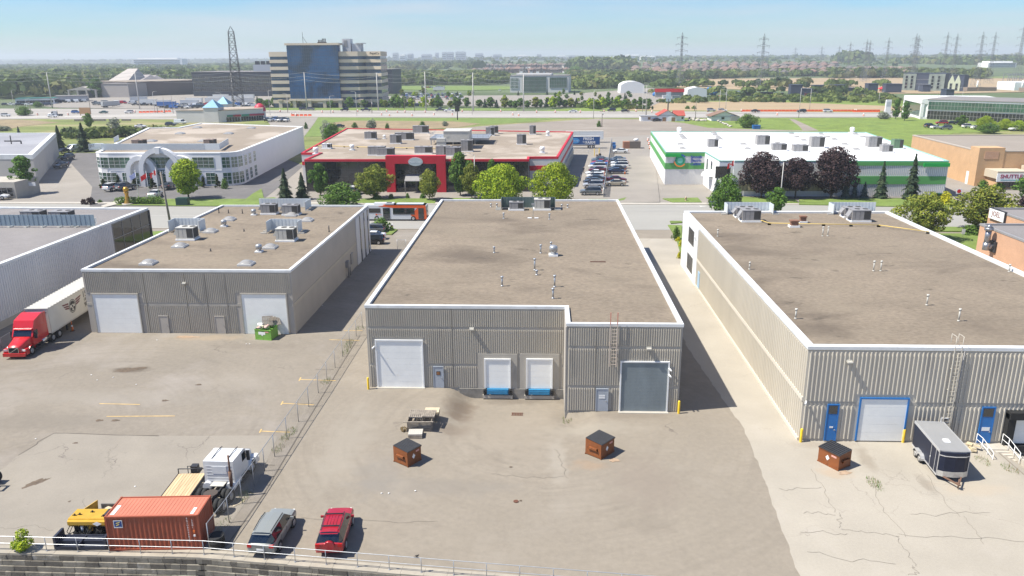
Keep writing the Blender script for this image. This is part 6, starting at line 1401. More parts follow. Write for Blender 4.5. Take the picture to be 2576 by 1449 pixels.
def by_axle(pf,pr,side=1,off=1.2):
    """front and rear tyre contact seen on the left (side = 1) or right side -> location of the front axle, heading"""
    a,b = g(*pf),g(*pr);d = a-b;an = math.atan2(d.y,d.x);n = Vector((-sin(an),cos(an),0));return a-n*off*side,an
RT_ = tractor('red truck tractor with tall roof fairing hauling a white trailer',fr_red)
loc,an = by_axle((84,893),(140,857),1);RT_.location = loc;RT_.rotation_euler = (0,0,an)
def wings(par,cx,cz,r,ang,matd,matw,basis,name='wing_logo'):
    """steering-wheel badge with wings; basis maps (u, v, w) to local space"""
    mb = MB();k = 20
    def ring(r0,r1,m,a0=0.,a1=2*pi,c=(0,0)):
        for i in range(k):
            a,b = a0+(a1-a0)*i/k,a0+(a1-a0)*(i+1)/k
            mb.add([basis(cx+c[0]+cos(q)*rr_,cz+c[1]+sin(q)*rr_,.012) for q,rr_ in ((a,r0),(a,r1),(b,r1),(b,r0))],[(0,1,2,3)],m)
    ring(r*.9,r,0);ring(r*.68,r*.8,0);ring(0.01,r*.18,0)
    ring(r*.3,r*.66,0,.15*pi,.85*pi);ring(r*.3,r*.66,0,1.12*pi,1.38*pi);ring(r*.3,r*.66,0,1.62*pi,1.88*pi)
    for s in (-1,1):
        for i,(l_,z) in enumerate(((1.75,.5),(1.45,.15),(1.15,-.18))):
            p = [(s*r*1.05,z*r),(s*r*(1.05+l_*.85),z*r+.2*r),(s*r*(1.05+l_*.95),z*r+.42*r),(s*r*1.05,z*r+.24*r)];mb.add([basis(cx+a,cz+b,.012) for a,b in p],[(0,1,2,3)],1)
    return obj(name,mb,[matd,matw],par)
w_m = mat('badge_maroon',(.14,.02,.03),.5);w_d = mat('badge_black',(.02,.02,.022),.5)
# trailer coupled behind the red tractor
def trailer(label,Lt=16.0,body=None,wheels=True,h0=1.15,h1=4.1,name='semi_trailer'):
    t = thing(name,label,'trailer');mb = MB();mb.box(-Lt,-1.3,h0,0,1.3,h1-.02);bo = obj('box',mb,body or wh_truck,t)
    mb = MB();mb.box(-Lt-.02,-1.32,h1-.1,.02,1.32,h1);mb.box(-Lt-.02,-1.33,h0-.06,.02,-1.27,h0+.1);mb.box(-Lt-.02,1.27,h0-.06,.02,1.33,h0+.1);mb.box(-.02,-1.32,h0,.03,-1.22,h1);mb.box(-.02,1.22,h0,.03,1.32,h1);obj('edge_rail',mb,hvacm,t)
    mb = MB()
    for i in range(int(Lt/.62)):
        for s in (-1,1): mb.box(-.4-i*.62,s*1.24-.06,h1,-.2-i*.62,s*1.24+.06,h1+.015)
    obj('roof_rivet',mb,mat('roof_dark_tab',(.1,.1,.1),.7),t)
    mb = MB();mb.box(-Lt,-.5,h0-.35,-1.5,.5,h0-.05);mb.box(-4.2,-.9,.1,-4.0,-.75,h0);mb.box(-4.2,.75,.1,-4.0,.9,h0);mb.box(-Lt,-1.1,.5,-Lt+.1,1.1,.62);mb.box(-Lt,-.8,.55,-Lt+.1,-.7,h0);mb.box(-Lt,.7,.55,-Lt+.1,.8,h0);obj('chassis',mb,frame,t)
    if wheels:
        for x in (-Lt+1.6,-Lt+2.9):
            for s in (-1,1): wheel(t,x,s*1.25,.5,dual=1)
    return t
TRL = trailer('white semi-trailer with a winged steering-wheel badge coupled to the red tractor',body=mat('cream_white_trailer',(.62,.60,.54),.5,var=.08,scale=.4))
dv = Vector((cos(an),sin(an),0));TRL.location = Vector(loc)-dv*3.9+Vector((0,0,.0));TRL.rotation_euler = (0,0,an+.02)
wings(TRL,-5.2,2.75,.82,0,w_d,w_m,lambda u,v,w: (u,1.3+w,v))
wings(TRL,0,3.3,.42,0,w_d,w_m,lambda u,v,w: (0+w,u,v))
wings(RT_,0,3.28,.24,0,mat('badge_white',(.7,.7,.7),.5),mat('badge_white',0),lambda u,v,w: (-1.33+w+(v-3.28)*-.52+.05,u,v))
for s_,sz,x,z in (('1ST',1.1,-8.6,3.3),('OF ULTIMATE',.5,-9.5,2.65),('905-670',.85,-9.3,2.0)): text(s_,sz,w_d,TRL,(x if s_ == '1ST' else x,1.32,z),(pi/2,0,pi),'lettering',.005)
mb = MB();mb.box(0,0,0,.02,.3,.3)
WT = tractor('white truck tractor with no trailer, parked by the chain-link fence, seen from behind',wh_truck,False,2.0)
loc,an2 = by_axle((640,1189),(574,1280),-1,1.25);WT.location = loc;WT.rotation_euler = (0,0,an2)
for i,(px,py,hd,lb) in enumerate(((12,1258,182,'dark-framed truck tractor at the left edge, only its rear wheels in view'),(-4,1168,184,'truck tractor at the left edge above the other, barely in view'))):
    b = g(px,py);o = dup(WT,(b.x-(7.9 if i == 0 else 8.4),b.y+1.2,0),R(hd),lb,None)
# flatbed beside the white tractor
a,b,c = g(450,1191,.95),g(405,1250,.95),g(516,1191,.95);d = (a-b);an3 = math.atan2(d.y,d.x);w3 = (c-a).length
FB = thing('flatbed_trailer','flatbed trailer with a worn timber deck between container and white tractor','trailer',((a.x+c.x)/2,(a.y+c.y)/2,0),an3)
LF = 7.5;mb = MB();nP = 9
for i in range(nP): y = -w3/2+w3*i/nP;mb.box(-LF,y+.012,.88,0,y+w3/nP-.012,.95)
obj('timber_deck',mb,mat('worn_timber',(.50,.37,.22),.9,var=.2,scale=1.2,stretch=(.3,2,1),spots=[((.2,.13,.07),.8,.62,.74,.7)]),FB)
mb = MB();mb.box(-LF,-w3/2-.06,.7,0,-w3/2,.96);mb.box(-LF,w3/2,.7,0,w3/2+.06,.96);mb.box(-LF,-w3/2+.1,.6,0,-w3/2+.2,.88);mb.box(-LF,w3/2-.2,.6,0,w3/2-.1,.88);obj('side_rail',mb,frame,FB)
mb = MB();mb.tube([(0,-w3/2,.95),(0,-w3/2,1.35),(0,w3/2,1.35),(0,w3/2,.95)],.04);obj('headboard_rail',mb,dsteel,FB)
mb = MB();mb.box(.2,-.3,.6,1.3,.3,.75);mb.box(.4,-.25,.75,.9,.25,1.3);mb.tube([(.3,.4,.7),(.3,.4,1.4),(.3,.1,1.4)],.03);obj('winch',mb,dsteel,FB)
for x in (-4.6,-5.6):
    for s in (-1,1): wheel(FB,x,s*(w3/2+.36),.4)
for s in (-1,1): mb = MB();mb.box(-6.1,s*(w3/2+.22)-.2,.85,-4.1,s*(w3/2+.22)+.2,.92);obj('mudguard',mb,frame,FB)
# container
cm = mat('container_orange',(.31,.075,.038),.6,var=.16,scale=.9,spots=[((.16,.06,.035),1.3,.55,.72,.6)]);cm2 = mat('container_roof',(.47,.16,.10),.7,var=.08,scale=.6,spots=[((.25,.1,.05),1.1,.66,.78,.6)])
CT = thing('shipping_container','rusty orange shipping container standing behind the retaining wall','container',(-28.35,43.15,.02),.0627)
def corr(mb,u0,u1,f,n,dep,z0,z1):
    k = n*4
    for i in range(k):
        a,b = u0+(u1-u0)*i/k,u0+(u1-u0)*(i+1)/k;da,db = [(0,0,dep,dep)[j % 4] for j in (i,i+1)];mb.add([f(a,da,z0),f(b,db,z0),f(b,db,z1),f(a,da,z1)],[(0,1,2,3)])
mb = MB();corr(mb,.12,5.94,lambda u,d,z: (u,.04+d,z),20,.045,.15,2.45);corr(mb,5.94,.12,lambda u,d,z: (u,2.40-d,z),20,.045,.15,2.45);corr(mb,.12,2.32,lambda u,d,z: (6.02-d,u,z),8,.045,.15,2.45);corr(mb,2.32,.12,lambda u,d,z: (.04+d,u,z),8,.03,.15,2.45);obj('side_panel',mb,cm,CT)
mb = MB();mb.box(.1,.1,.1,5.96,2.34,2.52)
for i in range(22): x = .35+i*.25;mb.box(x,.22,2.52,x+.14,2.22,2.535)
obj('roof_panel',mb,cm2,CT)
mb = MB()
for x in (0,5.94):
    for y in (0,2.32): mb.box(x,y,0,x+.12,y+.12,2.59)
for y in (0,2.34): mb.box(.12,y,2.47,5.94,y+.1,2.57);mb.box(.12,y,0,5.94,y+.1,.15)
for x in (0,5.96): mb.box(x,.12,2.47,x+.1,2.32,2.57);mb.box(x,.12,0,x+.1,2.32,.15)
obj('corner_frame',mb,cm,CT)
mb = MB();mb.box(.55,-.012,1.75,1.12,0.0,2.3);lg = obj('company_logo',mb,mat('logo_white_plate',(.7,.7,.68),.6),CT);mb = MB();mb.box(.59,-.018,1.83,1.08,-.011,2.26);obj('logo_blue',mb,mat('logo_navy',(.01,.05,.2),.6),lg)
mb = MB()
for k in (0,1): z = 2.16-k*.15;mb.add([(.68,-.022,z-.11),(.93-.03*k,-.022,z-.03),(1.0-.07*k,-.022,z+.05),(.74,-.022,z-.02)],[(0,1,2,3)])
obj('logo_stripe',mb,mat('logo_gold',(.75,.6,.15),.6),lg)
text('FLORENS',.09,mat('logo_white_plate',0),CT,(.84,-.02,1.79),FRONT,'lettering',.002)
for i,ch in enumerate('FCIU8343860'): text(ch,.17,white,CT,(5.3,-.012,2.35-i*.17),FRONT,'lettering',.003)
for i,ch in enumerate('22G1'): text(ch,.17,white,CT,(5.62,-.012,2.2-i*.17),FRONT,'lettering',.003)
mb = MB();mb.box(5.6,-.012,1.3,5.72,.03,1.45);obj('hazard_label',mb,PAINT['orange'],CT);mb = MB();mb.box(5.6,-.012,1.0,5.72,.03,1.12);obj('white_label',mb,white,CT)
mb = MB();mb.box(.25,.3,2.536,.5,1.4,2.545);mb2 = MB();mb2.box(5.45,.25,2.536,5.65,1.0,2.545);obj('roof_label',mb,white,CT);obj('roof_label',mb2,white,CT)
# paver
PV = thing('road_paver','yellow and black road paving machine beside the orange container','paver',(g(212,1376).x,43.6,0),.03)
yel = mat('machine_yellow',(.47,.28,.03),.5,var=.12,scale=2)
mb = MB();mb.box(-1.35,.9,1.3,1.2,2.1,1.55);mb.box(-1.35,.85,1.0,1.35,.95,1.4);mb.prism([(-1.35,.9),(1.35,.9),(1.25,.6),(-1.25,.6)],1.25,1.5);obj('hood',mb,yel,PV)
mb = MB();mb.add([(-1.1,2.1,.8),(-.5,2.9,.8),(-.4,2.9,1.75),(-1.1,2.1,1.45),(-1.04,2.1,.8),(-.44,2.9,.8),(-.34,2.9,1.75),(-1.04,2.1,1.45)],[(0,1,2,3),(7,6,5,4),(3,2,6,7),(1,5,6,2)]);obj('hopper_wing',mb,yel,PV)
mb = MB();mb.box(-.9,2.1,.4,1.3,3.1,.95);mb.box(-.3,3.1,.5,1.4,3.2,1.3);obj('hopper',mb,mat('dirty_steel',(.12,.11,.1),.7),PV)
mb = MB();mb.obox((.1,2.5,1.05),(1.2,.5,.1),.3);mb.obox((.5,2.8,1.1),(.8,.3,.1),-.4);obj('cardboard',mb,mat('cardboard',(.5,.42,.28),.9),PV)
mb = MB();mb.box(-1.1,1.0,.3,1.1,2.1,1.3);obj('engine',mb,black,PV)
mb = MB();mb.box(-1.6,-.1,.12,1.6,.4,.55);mb.box(-1.65,-.4,.08,1.65,-.05,.3);mb.box(-1.75,-.4,.1,-1.6,.7,1.0);mb.box(1.6,-.4,.1,1.75,.7,1.0);mb.box(-.04,-.42,.3,.04,.4,.62);mb.box(-1.6,.4,.5,1.6,.5,.62);obj('screed',mb,mat('dark_blue_steel',(.025,.03,.05),.5,var=.2,scale=3),PV)
rnd = random.Random(8);mb = MB()
for i in range(26):
    x = rnd.uniform(-1.2,1.2);mb.tube([(x,.9,1.25),(x+rnd.uniform(-.3,.3),.6,rnd.uniform(.6,1.0)),(x+rnd.uniform(-.5,.5),.5,rnd.uniform(.3,.6))],.025,5)
obj('hoses',mb,black,PV)
mb = MB();mb.cyl((-.4,.75,.7),(-.4,.75,1.1),.09);obj('filter',mb,white,PV);mb = MB();mb.box(0,.7,.75,.3,.8,1.1);obj('yellow_plate',mb,yel,PV);mb = MB();mb.yprism([(.45,1.36),(.75,1.2),(1.05,1.36),(.75,1.52)],.57,.59);obj('maker_badge',mb,white,PV)
for s in (-1,1): mb = MB();mb.box(s*1.0-.18,.9,0,s*1.0+.18,2.9,.5);obj('crawler_track',mb,tyre,PV)
mb = MB()
for x,y in ((-1.1,1.3),(-.8,1.4),(-.1,1.7),(.9,1.2),(1.0,1.9)): mb.cyl((x,y,1.55),(x,y,1.67),.06);mb.box(x-.15,y-.03,1.55,x+.15,y+.03,1.59)
obj('control_lever',mb,black,PV)
mb = MB();mb.box(.85,1.2,1.55,1.05,2.0,1.62);obj('slot_cover',mb,dsteel,PV)
# enclosed cargo trailer
zc_ = .42;a,b,c = g(2355,1194.4,zc_),g(2297,1121,zc_),g(2431,1201.5,zc_);d = a-b;an = math.atan2(d.y,d.x);Lc_ = 4.9;wC = 2.15
zg = zf(a.x,a.y)
EC = thing('cargo_trailer','dark blue enclosed cargo trailer with grey roof parked by the blue door','trailer',(a.x,a.y,zg*.4),an)
navyp = mat('trailer_navy',(.01,.014,.032),.5,var=.1,scale=1,spec=.3)
def cy(mb,x0,x1,y0,y1,z0,z1): mb.box(x0,y0,z0,x1,y1,z1)
mb = MB();mb.box(-Lc_,0,.42,0,wC,2.42)
nose = [(0,0),(.22,.35),(.3,wC/2),(.22,wC-.35),(0,wC)];mb.prism(nose,.42,2.42);obj('body',mb,navyp,EC)
mb = MB();mb.box(-Lc_-.03,-.03,2.42,.02,wC+.03,2.5);mb.prism([(0,0),(.1,.35),(.14,wC/2),(.1,wC-.35),(0,wC)],2.42,2.49);obj('roof',mb,mat('trailer_roof_grey',(.25,.25,.25),.6,var=.05,scale=1),EC)
mb = MB();mb.box(-Lc_-.04,-.06,2.34,.02,0,2.52);mb.box(-Lc_-.04,wC,2.34,.02,wC+.06,2.52);mb.box(-Lc_-.06,-.05,2.4,-Lc_,wC+.05,2.53);mb.box(-.02,-.04,.42,.03,0.0,2.4);mb.box(-.02,wC,.42,.03,wC+.04,2.4);mb.box(-Lc_,-.03,.38,0,0,.5);mb.prism([(.02,-.03),(.25,.33),(.33,wC/2),(.25,wC-.33),(.02,wC+.03),(.0,wC),(.0,0)],2.1,2.16);obj('trim',mb,mat('brushed_aluminium',(.6,.6,.6),.35,.5),EC)
mb = MB();mb.prism([(.01,-.01),(.235,.34),(.315,wC/2),(.235,wC-.34),(.01,wC+.01)],.42,.86);obj('stone_guard',mb,mat('tread_plate',(.5,.49,.46),.4,.4,var=.1,scale=8),EC)
mb = MB();mb.box(-1.35,-.025,.5,-.55,-.005,2.25);dr = obj('side_door',mb,navyp,EC);mb = MB();mb.box(-1.4,-.035,.45,-1.35,-.005,2.3);mb.box(-.55,-.035,.45,-.5,-.005,2.3);mb.cyl((-1.28,-.04,1.3),(-1.28,-.1,1.3),.05);obj('door_trim',mb,mat('brushed_aluminium',0),dr)
for x in (-2.7,-3.55): mb = MB();mb.cyl((x,-.02,.33),(x,-.24,.33),.34,n=18);w_ = obj('wheel',mb,tyre,EC);mb = MB();mb.cyl((x,-.24,.33),(x,-.27,.33),.2,n=12);obj('rim',mb,rimm,w_)
for x in (-2.7,-3.55): mb = MB();mb.cyl((x,wC+.02,.33),(x,wC+.24,.33),.34,n=18);obj('wheel',mb,tyre,EC)
mb = MB()
for x in (-2.7,-3.55):
    for i in range(7): a0,a1 = pi*i/7,pi*(i+1)/7;mb.add([(x+cos(q)*.44,y,.36+sin(q)*.44) for q in (a0,a1) for y in (-.3,0)],[(0,1,3,2)]);mb.add([(x+cos(q)*rr_,-.3,.36+sin(q)*rr_) for q in (a0,a1) for rr_ in (.36,.46)],[(0,1,3,2)])
mb.box(-3.3,-.3,.7,-2.95,0,.8);mb.box(-2.35,-.3,.35,-2.25,0,.55);obj('mudguard',mb,mat('brushed_aluminium',0),EC)
mb = MB();mb.obox((.72,wC/2+.36,.42),(1.35,.09,.1),-.5);mb.obox((.72,wC/2-.36,.42),(1.35,.09,.1),.5);mb.cyl((1.3,wC/2,.1),(1.3,wC/2,.85),.05);mb.box(1.1,wC/2-.08,.4,1.5,wC/2+.08,.5);obj('tow_hitch',mb,mat('rusty_pipe',(.16,.09,.06),.8),EC)
mb = MB();mb.obox((-1.6,wC/2,2.54),(.5,.45,.08),0,top=.85);obj('roof_vent',mb,white,EC)
# bus
busw = mat('bus_white',(.62,.63,.64),.35,coat=.4);buso = mat('bus_orange',(.72,.10,.015),.35,coat=.4)
bx = g(1075,553);BU = thing('city_bus','white and orange city bus passing between the two warehouses','bus',(bx.x,151.3,.05),0)
LB_ = 12.4;mb = MB();mb.box(-LB_,0,.3,0,2.55,3.1);obj('body',mb,busw,BU)
mb = MB();mb.yprism([(-1.6,.32),(.03,.32),(.08,1.2),(-.1,3.12),(-6.8,3.12),(-8.5,3.12),(-6.4,2.75),(-1.6,2.75),(-3.1,1.15),(-2.1,.32)],-.02,2.57);mb.yprism([(-9.5,2.9),(-8.2,3.12),(-.1,3.12),(-.02,2.6),(-6.5,2.6)],-.025,2.575);obj('orange_panel',mb,buso,BU)
mb = MB();mb.box(-11.9,-.04,1.6,-9.1,-.01,2.5);mb.box(-6.6,-.04,1.25,-2.3,-.01,2.55);obj('side_window',mb,glass,BU)
for x0,x1 in ((-8.6,-7.2),(-1.55,-.45)): mb = MB();mb.box(x0,-.05,.38,x1,-.015,2.55);obj('door',mb,glass,BU)
mb = MB();mb.box(.03,.15,1.1,.1,2.4,2.7);obj('windscreen',mb,glass,BU)
mb = MB();mb.box(-10.5,.5,3.12,-6.5,2.1,3.4);mb.box(-6,.6,3.12,-.6,2.0,3.3);obj('roof_unit',mb,busw,BU);mb = MB();mb.box(-8,.9,3.4,-7,1.6,3.46);obj('roof_grille',mb,dsteel,BU)
for x in (-2.6,-9.9):
    mb = MB();mb.cyl((x,.25,.48),(x,-.05,.48),.48,n=18);w_ = obj('wheel',mb,tyre,BU);mb = MB();mb.cyl((x,-.04,.48),(x,-.08,.48),.28,n=12);obj('rim',mb,rimm,w_)
mb = MB();mb.yprism([(-10.1,1.1),(-9.8,1.1),(-9.8,1.4),(-10.1,1.4)],-.04,-.01);obj('operator_logo',mb,buso,BU);text('MiWay',.3,buso,BU,(-9.3,-.04,1.25),FRONT,'lettering',.005)
mb = MB();mb.tube([(.1,-.05,2.2),(.35,-.2,2.1),(.35,-.2,1.8)],.05);mb.box(.1,.4,.6,.6,2.1,.7);obj('bike_rack',mb,dsteel,BU)
# blue lettered trailer and the white one behind it
b = g(1505,375);t = trailer('blue semi-trailer lettered fresh from farm, parked at the far loading doors',14,mat('trailer_blue',(.012,.07,.22),.5));t.location = (b.x+.5,b.y+1.3,.3);t.rotation_euler = (0,0,0)
for x in (-2.2,-3.5): wheel(t,x,-1.25,.5,dual=1)
k = dup(t,(b.x+3.2,b.y+21,.3),0,'plain white semi-trailer behind the blue lettered one',None,{'trailer_blue': wh_truck})
text('FRESH',1.35,white,t,(-4.0,-1.33,3.25),FRONT,'lettering',.01,bold=.03);text('FROM',.45,white,t,(-5.4,-1.33,2.2),FRONT,'lettering',.01,bold=.01);text('THE',.35,white,t,(-5.4,-1.33,1.8),FRONT,'lettering',.01);text('FARM',1.35,white,t,(-3.3,-1.33,1.95),FRONT,'lettering',.01,bold=.03)
mb = MB();mb.yprism([(-8.6+1.5*cos(i*pi/12),2.6+.95*sin(i*pi/12)) for i in range(24)],-1.34,-1.3);lo_ = obj('oval_logo',mb,mat('logo_lightblue',(.05,.25,.55),.5),t);text('Maple Lodge',.42,white,lo_,(-8.6,-1.36,2.6),FRONT,'lettering',.005)
# far box trailers and trucks in the yard left of the plaza
ft = Proto(trailer('white box trailer',12,wheels=True));rnd = random.Random(31)
TRS = [(395,266,0,'white'),(430,268,4,'white'),(470,262,176,'white'),(500,268,3,'white'),(525,258,178,'white'),(560,262,5,'white'),(590,268,0,'white'),(610,256,0,'white'),(372,258,20,'white'),(443,272,2,'blue'),(540,275,184,'silver'),(640,262,10,'white'),(300,270,60,'silver'),(575,252,0,'white'),(640,252,0,'white')]
for px,py,hd,col in TRS:
    v = g(px,py);ft.at((v.x,v.y,.4),R(hd),'%s box trailer in the crowded truck yard beyond the highway' % col,col+' box trailers in the truck yard',{'truck_white': wh_truck if col == 'white' else PAINT[col]},parts=True)
ft.done()
for px,py,hd,lb in ((128,294,200,'white truck tractor with green hood parked in the left highway lay-by'),(470,272,180,'white truck tractor in the yard near the yellow signals'),(1065+5,231,0,'white truck tractor on the drive across the far lawn')):
    v = g(px,py);dup(WT,(v.x,v.y,.4),R(hd),lb)
v = g(1145,231);k = trailer('grey dump trailer on the drive across the far lawn',11);k.location = (v.x-10,v.y,.5)
for P_ in list(CP.values())+list(CL.values()): P_.done()
# ================= FENCES, WALLS, SITE OBJECTS =================
def fence(name,label,pts,h,step=3.,gap=.16,postr=.035,wire=.006,P=True,z0=None):
    q = [g(*p) for p in pts] if P else [Vector(p) for p in pts];t = thing(name,label,'fence',q[0])
    posts = [];
    for a,b in zip(q[:-1],q[1:]):
        n = max(1,round((b-a).length/step));posts += [a.lerp(b,i/n) for i in range(n)]
    posts.append(q[-1])
    for p in posts: mb = MB();mb.cyl((p.x,p.y,0),(p.x,p.y,h+.03),postr,n=6);obj('post',mb,steel,t,True)
    mb = MB()
    for a,b in zip(posts[:-1],posts[1:]): mb.cyl((a.x,a.y,h),(b.x,b.y,h),.028,n=5,caps=False)
    obj('top_rail',mb,steel,t,True);mb = MB()
    for a,b in zip(posts[:-1],posts[1:]):
        d = (b-a);Ln = d.length;d.normalize();k = int((Ln+h)/gap)
        for i in range(k):
            for s in (0,1):
                u0,u1 = i*gap-h,i*gap;zz0,zz1 = 0.,h
                if u0 < 0: zz0 = -u0;u0 = 0
                if u1 > Ln: zz1 = h-(u1-Ln);u1 = Ln
                if zz1 <= zz0: continue
                if s: u0,u1 = Ln-u0,Ln-u1
                p0,p1 = a+d*u0,a+d*u1;mb.add([(p0.x,p0.y,zz0-wire),(p0.x,p0.y,zz0+wire),(p1.x,p1.y,zz1+wire),(p1.x,p1.y,zz1-wire)],[(0,1,2,3)])
    obj('wire_mesh',mb,steel,t,True);return t
fence('chain_link_fence','tall chain-link fence running from the middle warehouse corner down to the container',[(912,823),(862,897),(801,989),(751,1061),(691,1149),(640,1224),(577,1315),(528,1382)],1.95)
fence('chain_link_fence','long grey fence between the two rows of parked cars',[(1539,362),(1528,430),(1518,498)],2.4,3,.1,.05,.02)
fence('chain_link_fence','chain-link gate fence across the loading lane by the yellow posts',[(1443,386),(1480,387),(1538,384)],1.7,4,.2)
fence('chain_link_fence','low chain-link fence under the pale wall left of the red truck',[(-30,895),(4,874),(30,858)],1.1,2.5,.16)
fence('chain_link_fence','short chain-link fence piece beside the left warehouse back corner',[(918,622),(930,622)],2.0,1.5,.14);fence('chain_link_fence','short chain-link gate beside the middle warehouse back corner',[(1000,632),(1022,632)],2.0,1.5,.14)
mb = MB();v0,v1 = g(1540,360),g(1518,500);mb.box(v1.x-.1,v1.y,0,v1.x+.1,v0.y,.0)
# retaining wall of stepped blocks
blockm = mat('split_face_block',(.21,.19,.155),.95,var=.3,scale=1.2,coord='World',spots=[((.42,.40,.37),.9,.58,.72,.7)],bump=.6,bscale=14);blockd = mat('split_face_block_dark',(.12,.107,.088),.95,var=.3,scale=1.5,coord='World',spots=[((.38,.36,.33),.8,.62,.75,.6)],bump=.6,bscale=14)
capm = mat('coping_slab',(.33,.295,.24),.9,var=.12,scale=.8,coord='World',spots=[((.24,.22,.19),.9,.6,.75,.5)])
RWt = thing('retaining_wall','stepped block retaining wall with a concrete coping along the bottom edge','wall',(KX,rwy(KX),0))
rr = random.Random(12);mbs = [MB(),MB()];mc = MB()
for (x0,y0),(x1,y1) in zip(RW[:-1],RW[1:]):
    if x0 < -60: x0,y0 = -60,rwy(-60)
    if x1 > 40: x1,y1 = 40,rwy(40)
    a,b = Vector((x0,y0)),Vector((x1,y1));Ln = (b-a).length
    for r in range(4):
        s = -.2;zt = -.09-r*.36;out = .86+r*.10
        while s < Ln:
            w_ = rr.choice((.42,.62,.9,.95));seg(mbs[0 if rr.random() < .7 else 1],a,b,s+.012,min(s+w_,Ln+.3)-.012,zt-.345,zt,.3,out+rr.uniform(-.02,.02));s += w_
    s = -.05
    while s < Ln: seg(mc,a,b,s+.006,min(s+1.48,Ln+.05)-.006,-.09,.035+rr.uniform(-.006,.006),.0,.8+rr.uniform(-.01,.05));s += 1.48
obj('stone_block',mbs[0],blockm,RWt,True);obj('dark_stone_block',mbs[1],blockd,RWt,True);obj('coping_slab',mc,capm,RWt,True)
mb = MB();seg(mb,(-60,rwy(-60)),(KX,rwy(KX)),0,60+KX,-1.6,-.1,.02,.5);seg(mb,(KX,rwy(KX)),(40,rwy(40)),0,70,-1.6,-.1,.02,.5);obj('wall_core',mb,blockd,RWt,True)
RL = thing('guard_railing','two-rail galvanised pipe railing on the retaining wall coping','railing',(KX,rwy(KX),0));pts = []
for (x0,y0),(x1,y1) in zip(RW[:-1],RW[1:]):
    if x0 < -60: x0,y0 = -60,rwy(-60)
    if x1 > 40: x1,y1 = 40,rwy(40)
    n = int(abs(x1-x0)/2.05)
    for i in range(n): x = x0+(x1-x0)*i/n;pts.append(Vector((x,y0+(y1-y0)*i/n-.5,0)))
for p in pts: mb = MB();mb.cyl((p.x,p.y,0),(p.x,p.y,1.07),.027,n=6);mb.cyl((p.x,p.y,.03),(p.x,p.y,.06),.07,n=8);obj('post',mb,steel,RL,True)
for z in (1.07,.55):
    mb = MB()
    for a,b in zip(pts[:-1],pts[1:]): mb.cyl((a.x,a.y,z),(b.x,b.y,z),.026,n=6,caps=False)
    obj('rail',mb,steel,RL,True)
# bird on the rail
b = g(1047,1409,1.1);b.y = rwy(b.x)-.5;mb = MB();mb.blob((b.x,b.y,1.2),(.11,.05,.06));mb.blob((b.x+.1,b.y,1.27),(.04,.035,.035));mb.add([(b.x-.08,b.y-.03,1.19),(b.x-.08,b.y+.03,1.19),(b.x-.24,b.y,1.14)],[(0,1,2)]);mb.cyl((b.x+.13,b.y,1.27),(b.x+.17,b.y,1.26),.012,.003,5);mb.cyl((b.x,b.y-.02,1.09),(b.x,b.y-.02,1.17),.006,n=4)
solo('bird',mb,black,'small dark bird perched on the top rail of the guard railing','bird')
# bollards
def bollard(loc,label,h=1.25): mb = MB();mb.lathe([(.11,0),(.11,h-.08),(.09,h-.02),(.04,h),(.001,h)],12);return solo('bollard',mb,yelp,label,'bollard',loc=loc)
for px,py,lb in ((927,979,'yellow steel bollard at the left corner of the middle warehouse'),(1707,1040,'yellow steel bollard at the right corner of the middle warehouse'),(2014,1112,'yellow bollard at the left corner of the right warehouse'),(2150,1109,'yellow bollard left of the blue-framed roller door'),(2271,1113,'yellow bollard right of the blue-framed roller door')):
    b = g(px,py);bollard((b.x,b.y,zf(b.x,b.y)),lb)
for px,py,lb in ((1495,394,'tall yellow post left of the gate bin'),(1507,392,'tall yellow post right of the gate bin'),(1441,396,'yellow guard post at the red trimmed dock corner')): b = g(px,py);bollard((b.x,b.y,.2),lb,2.3)
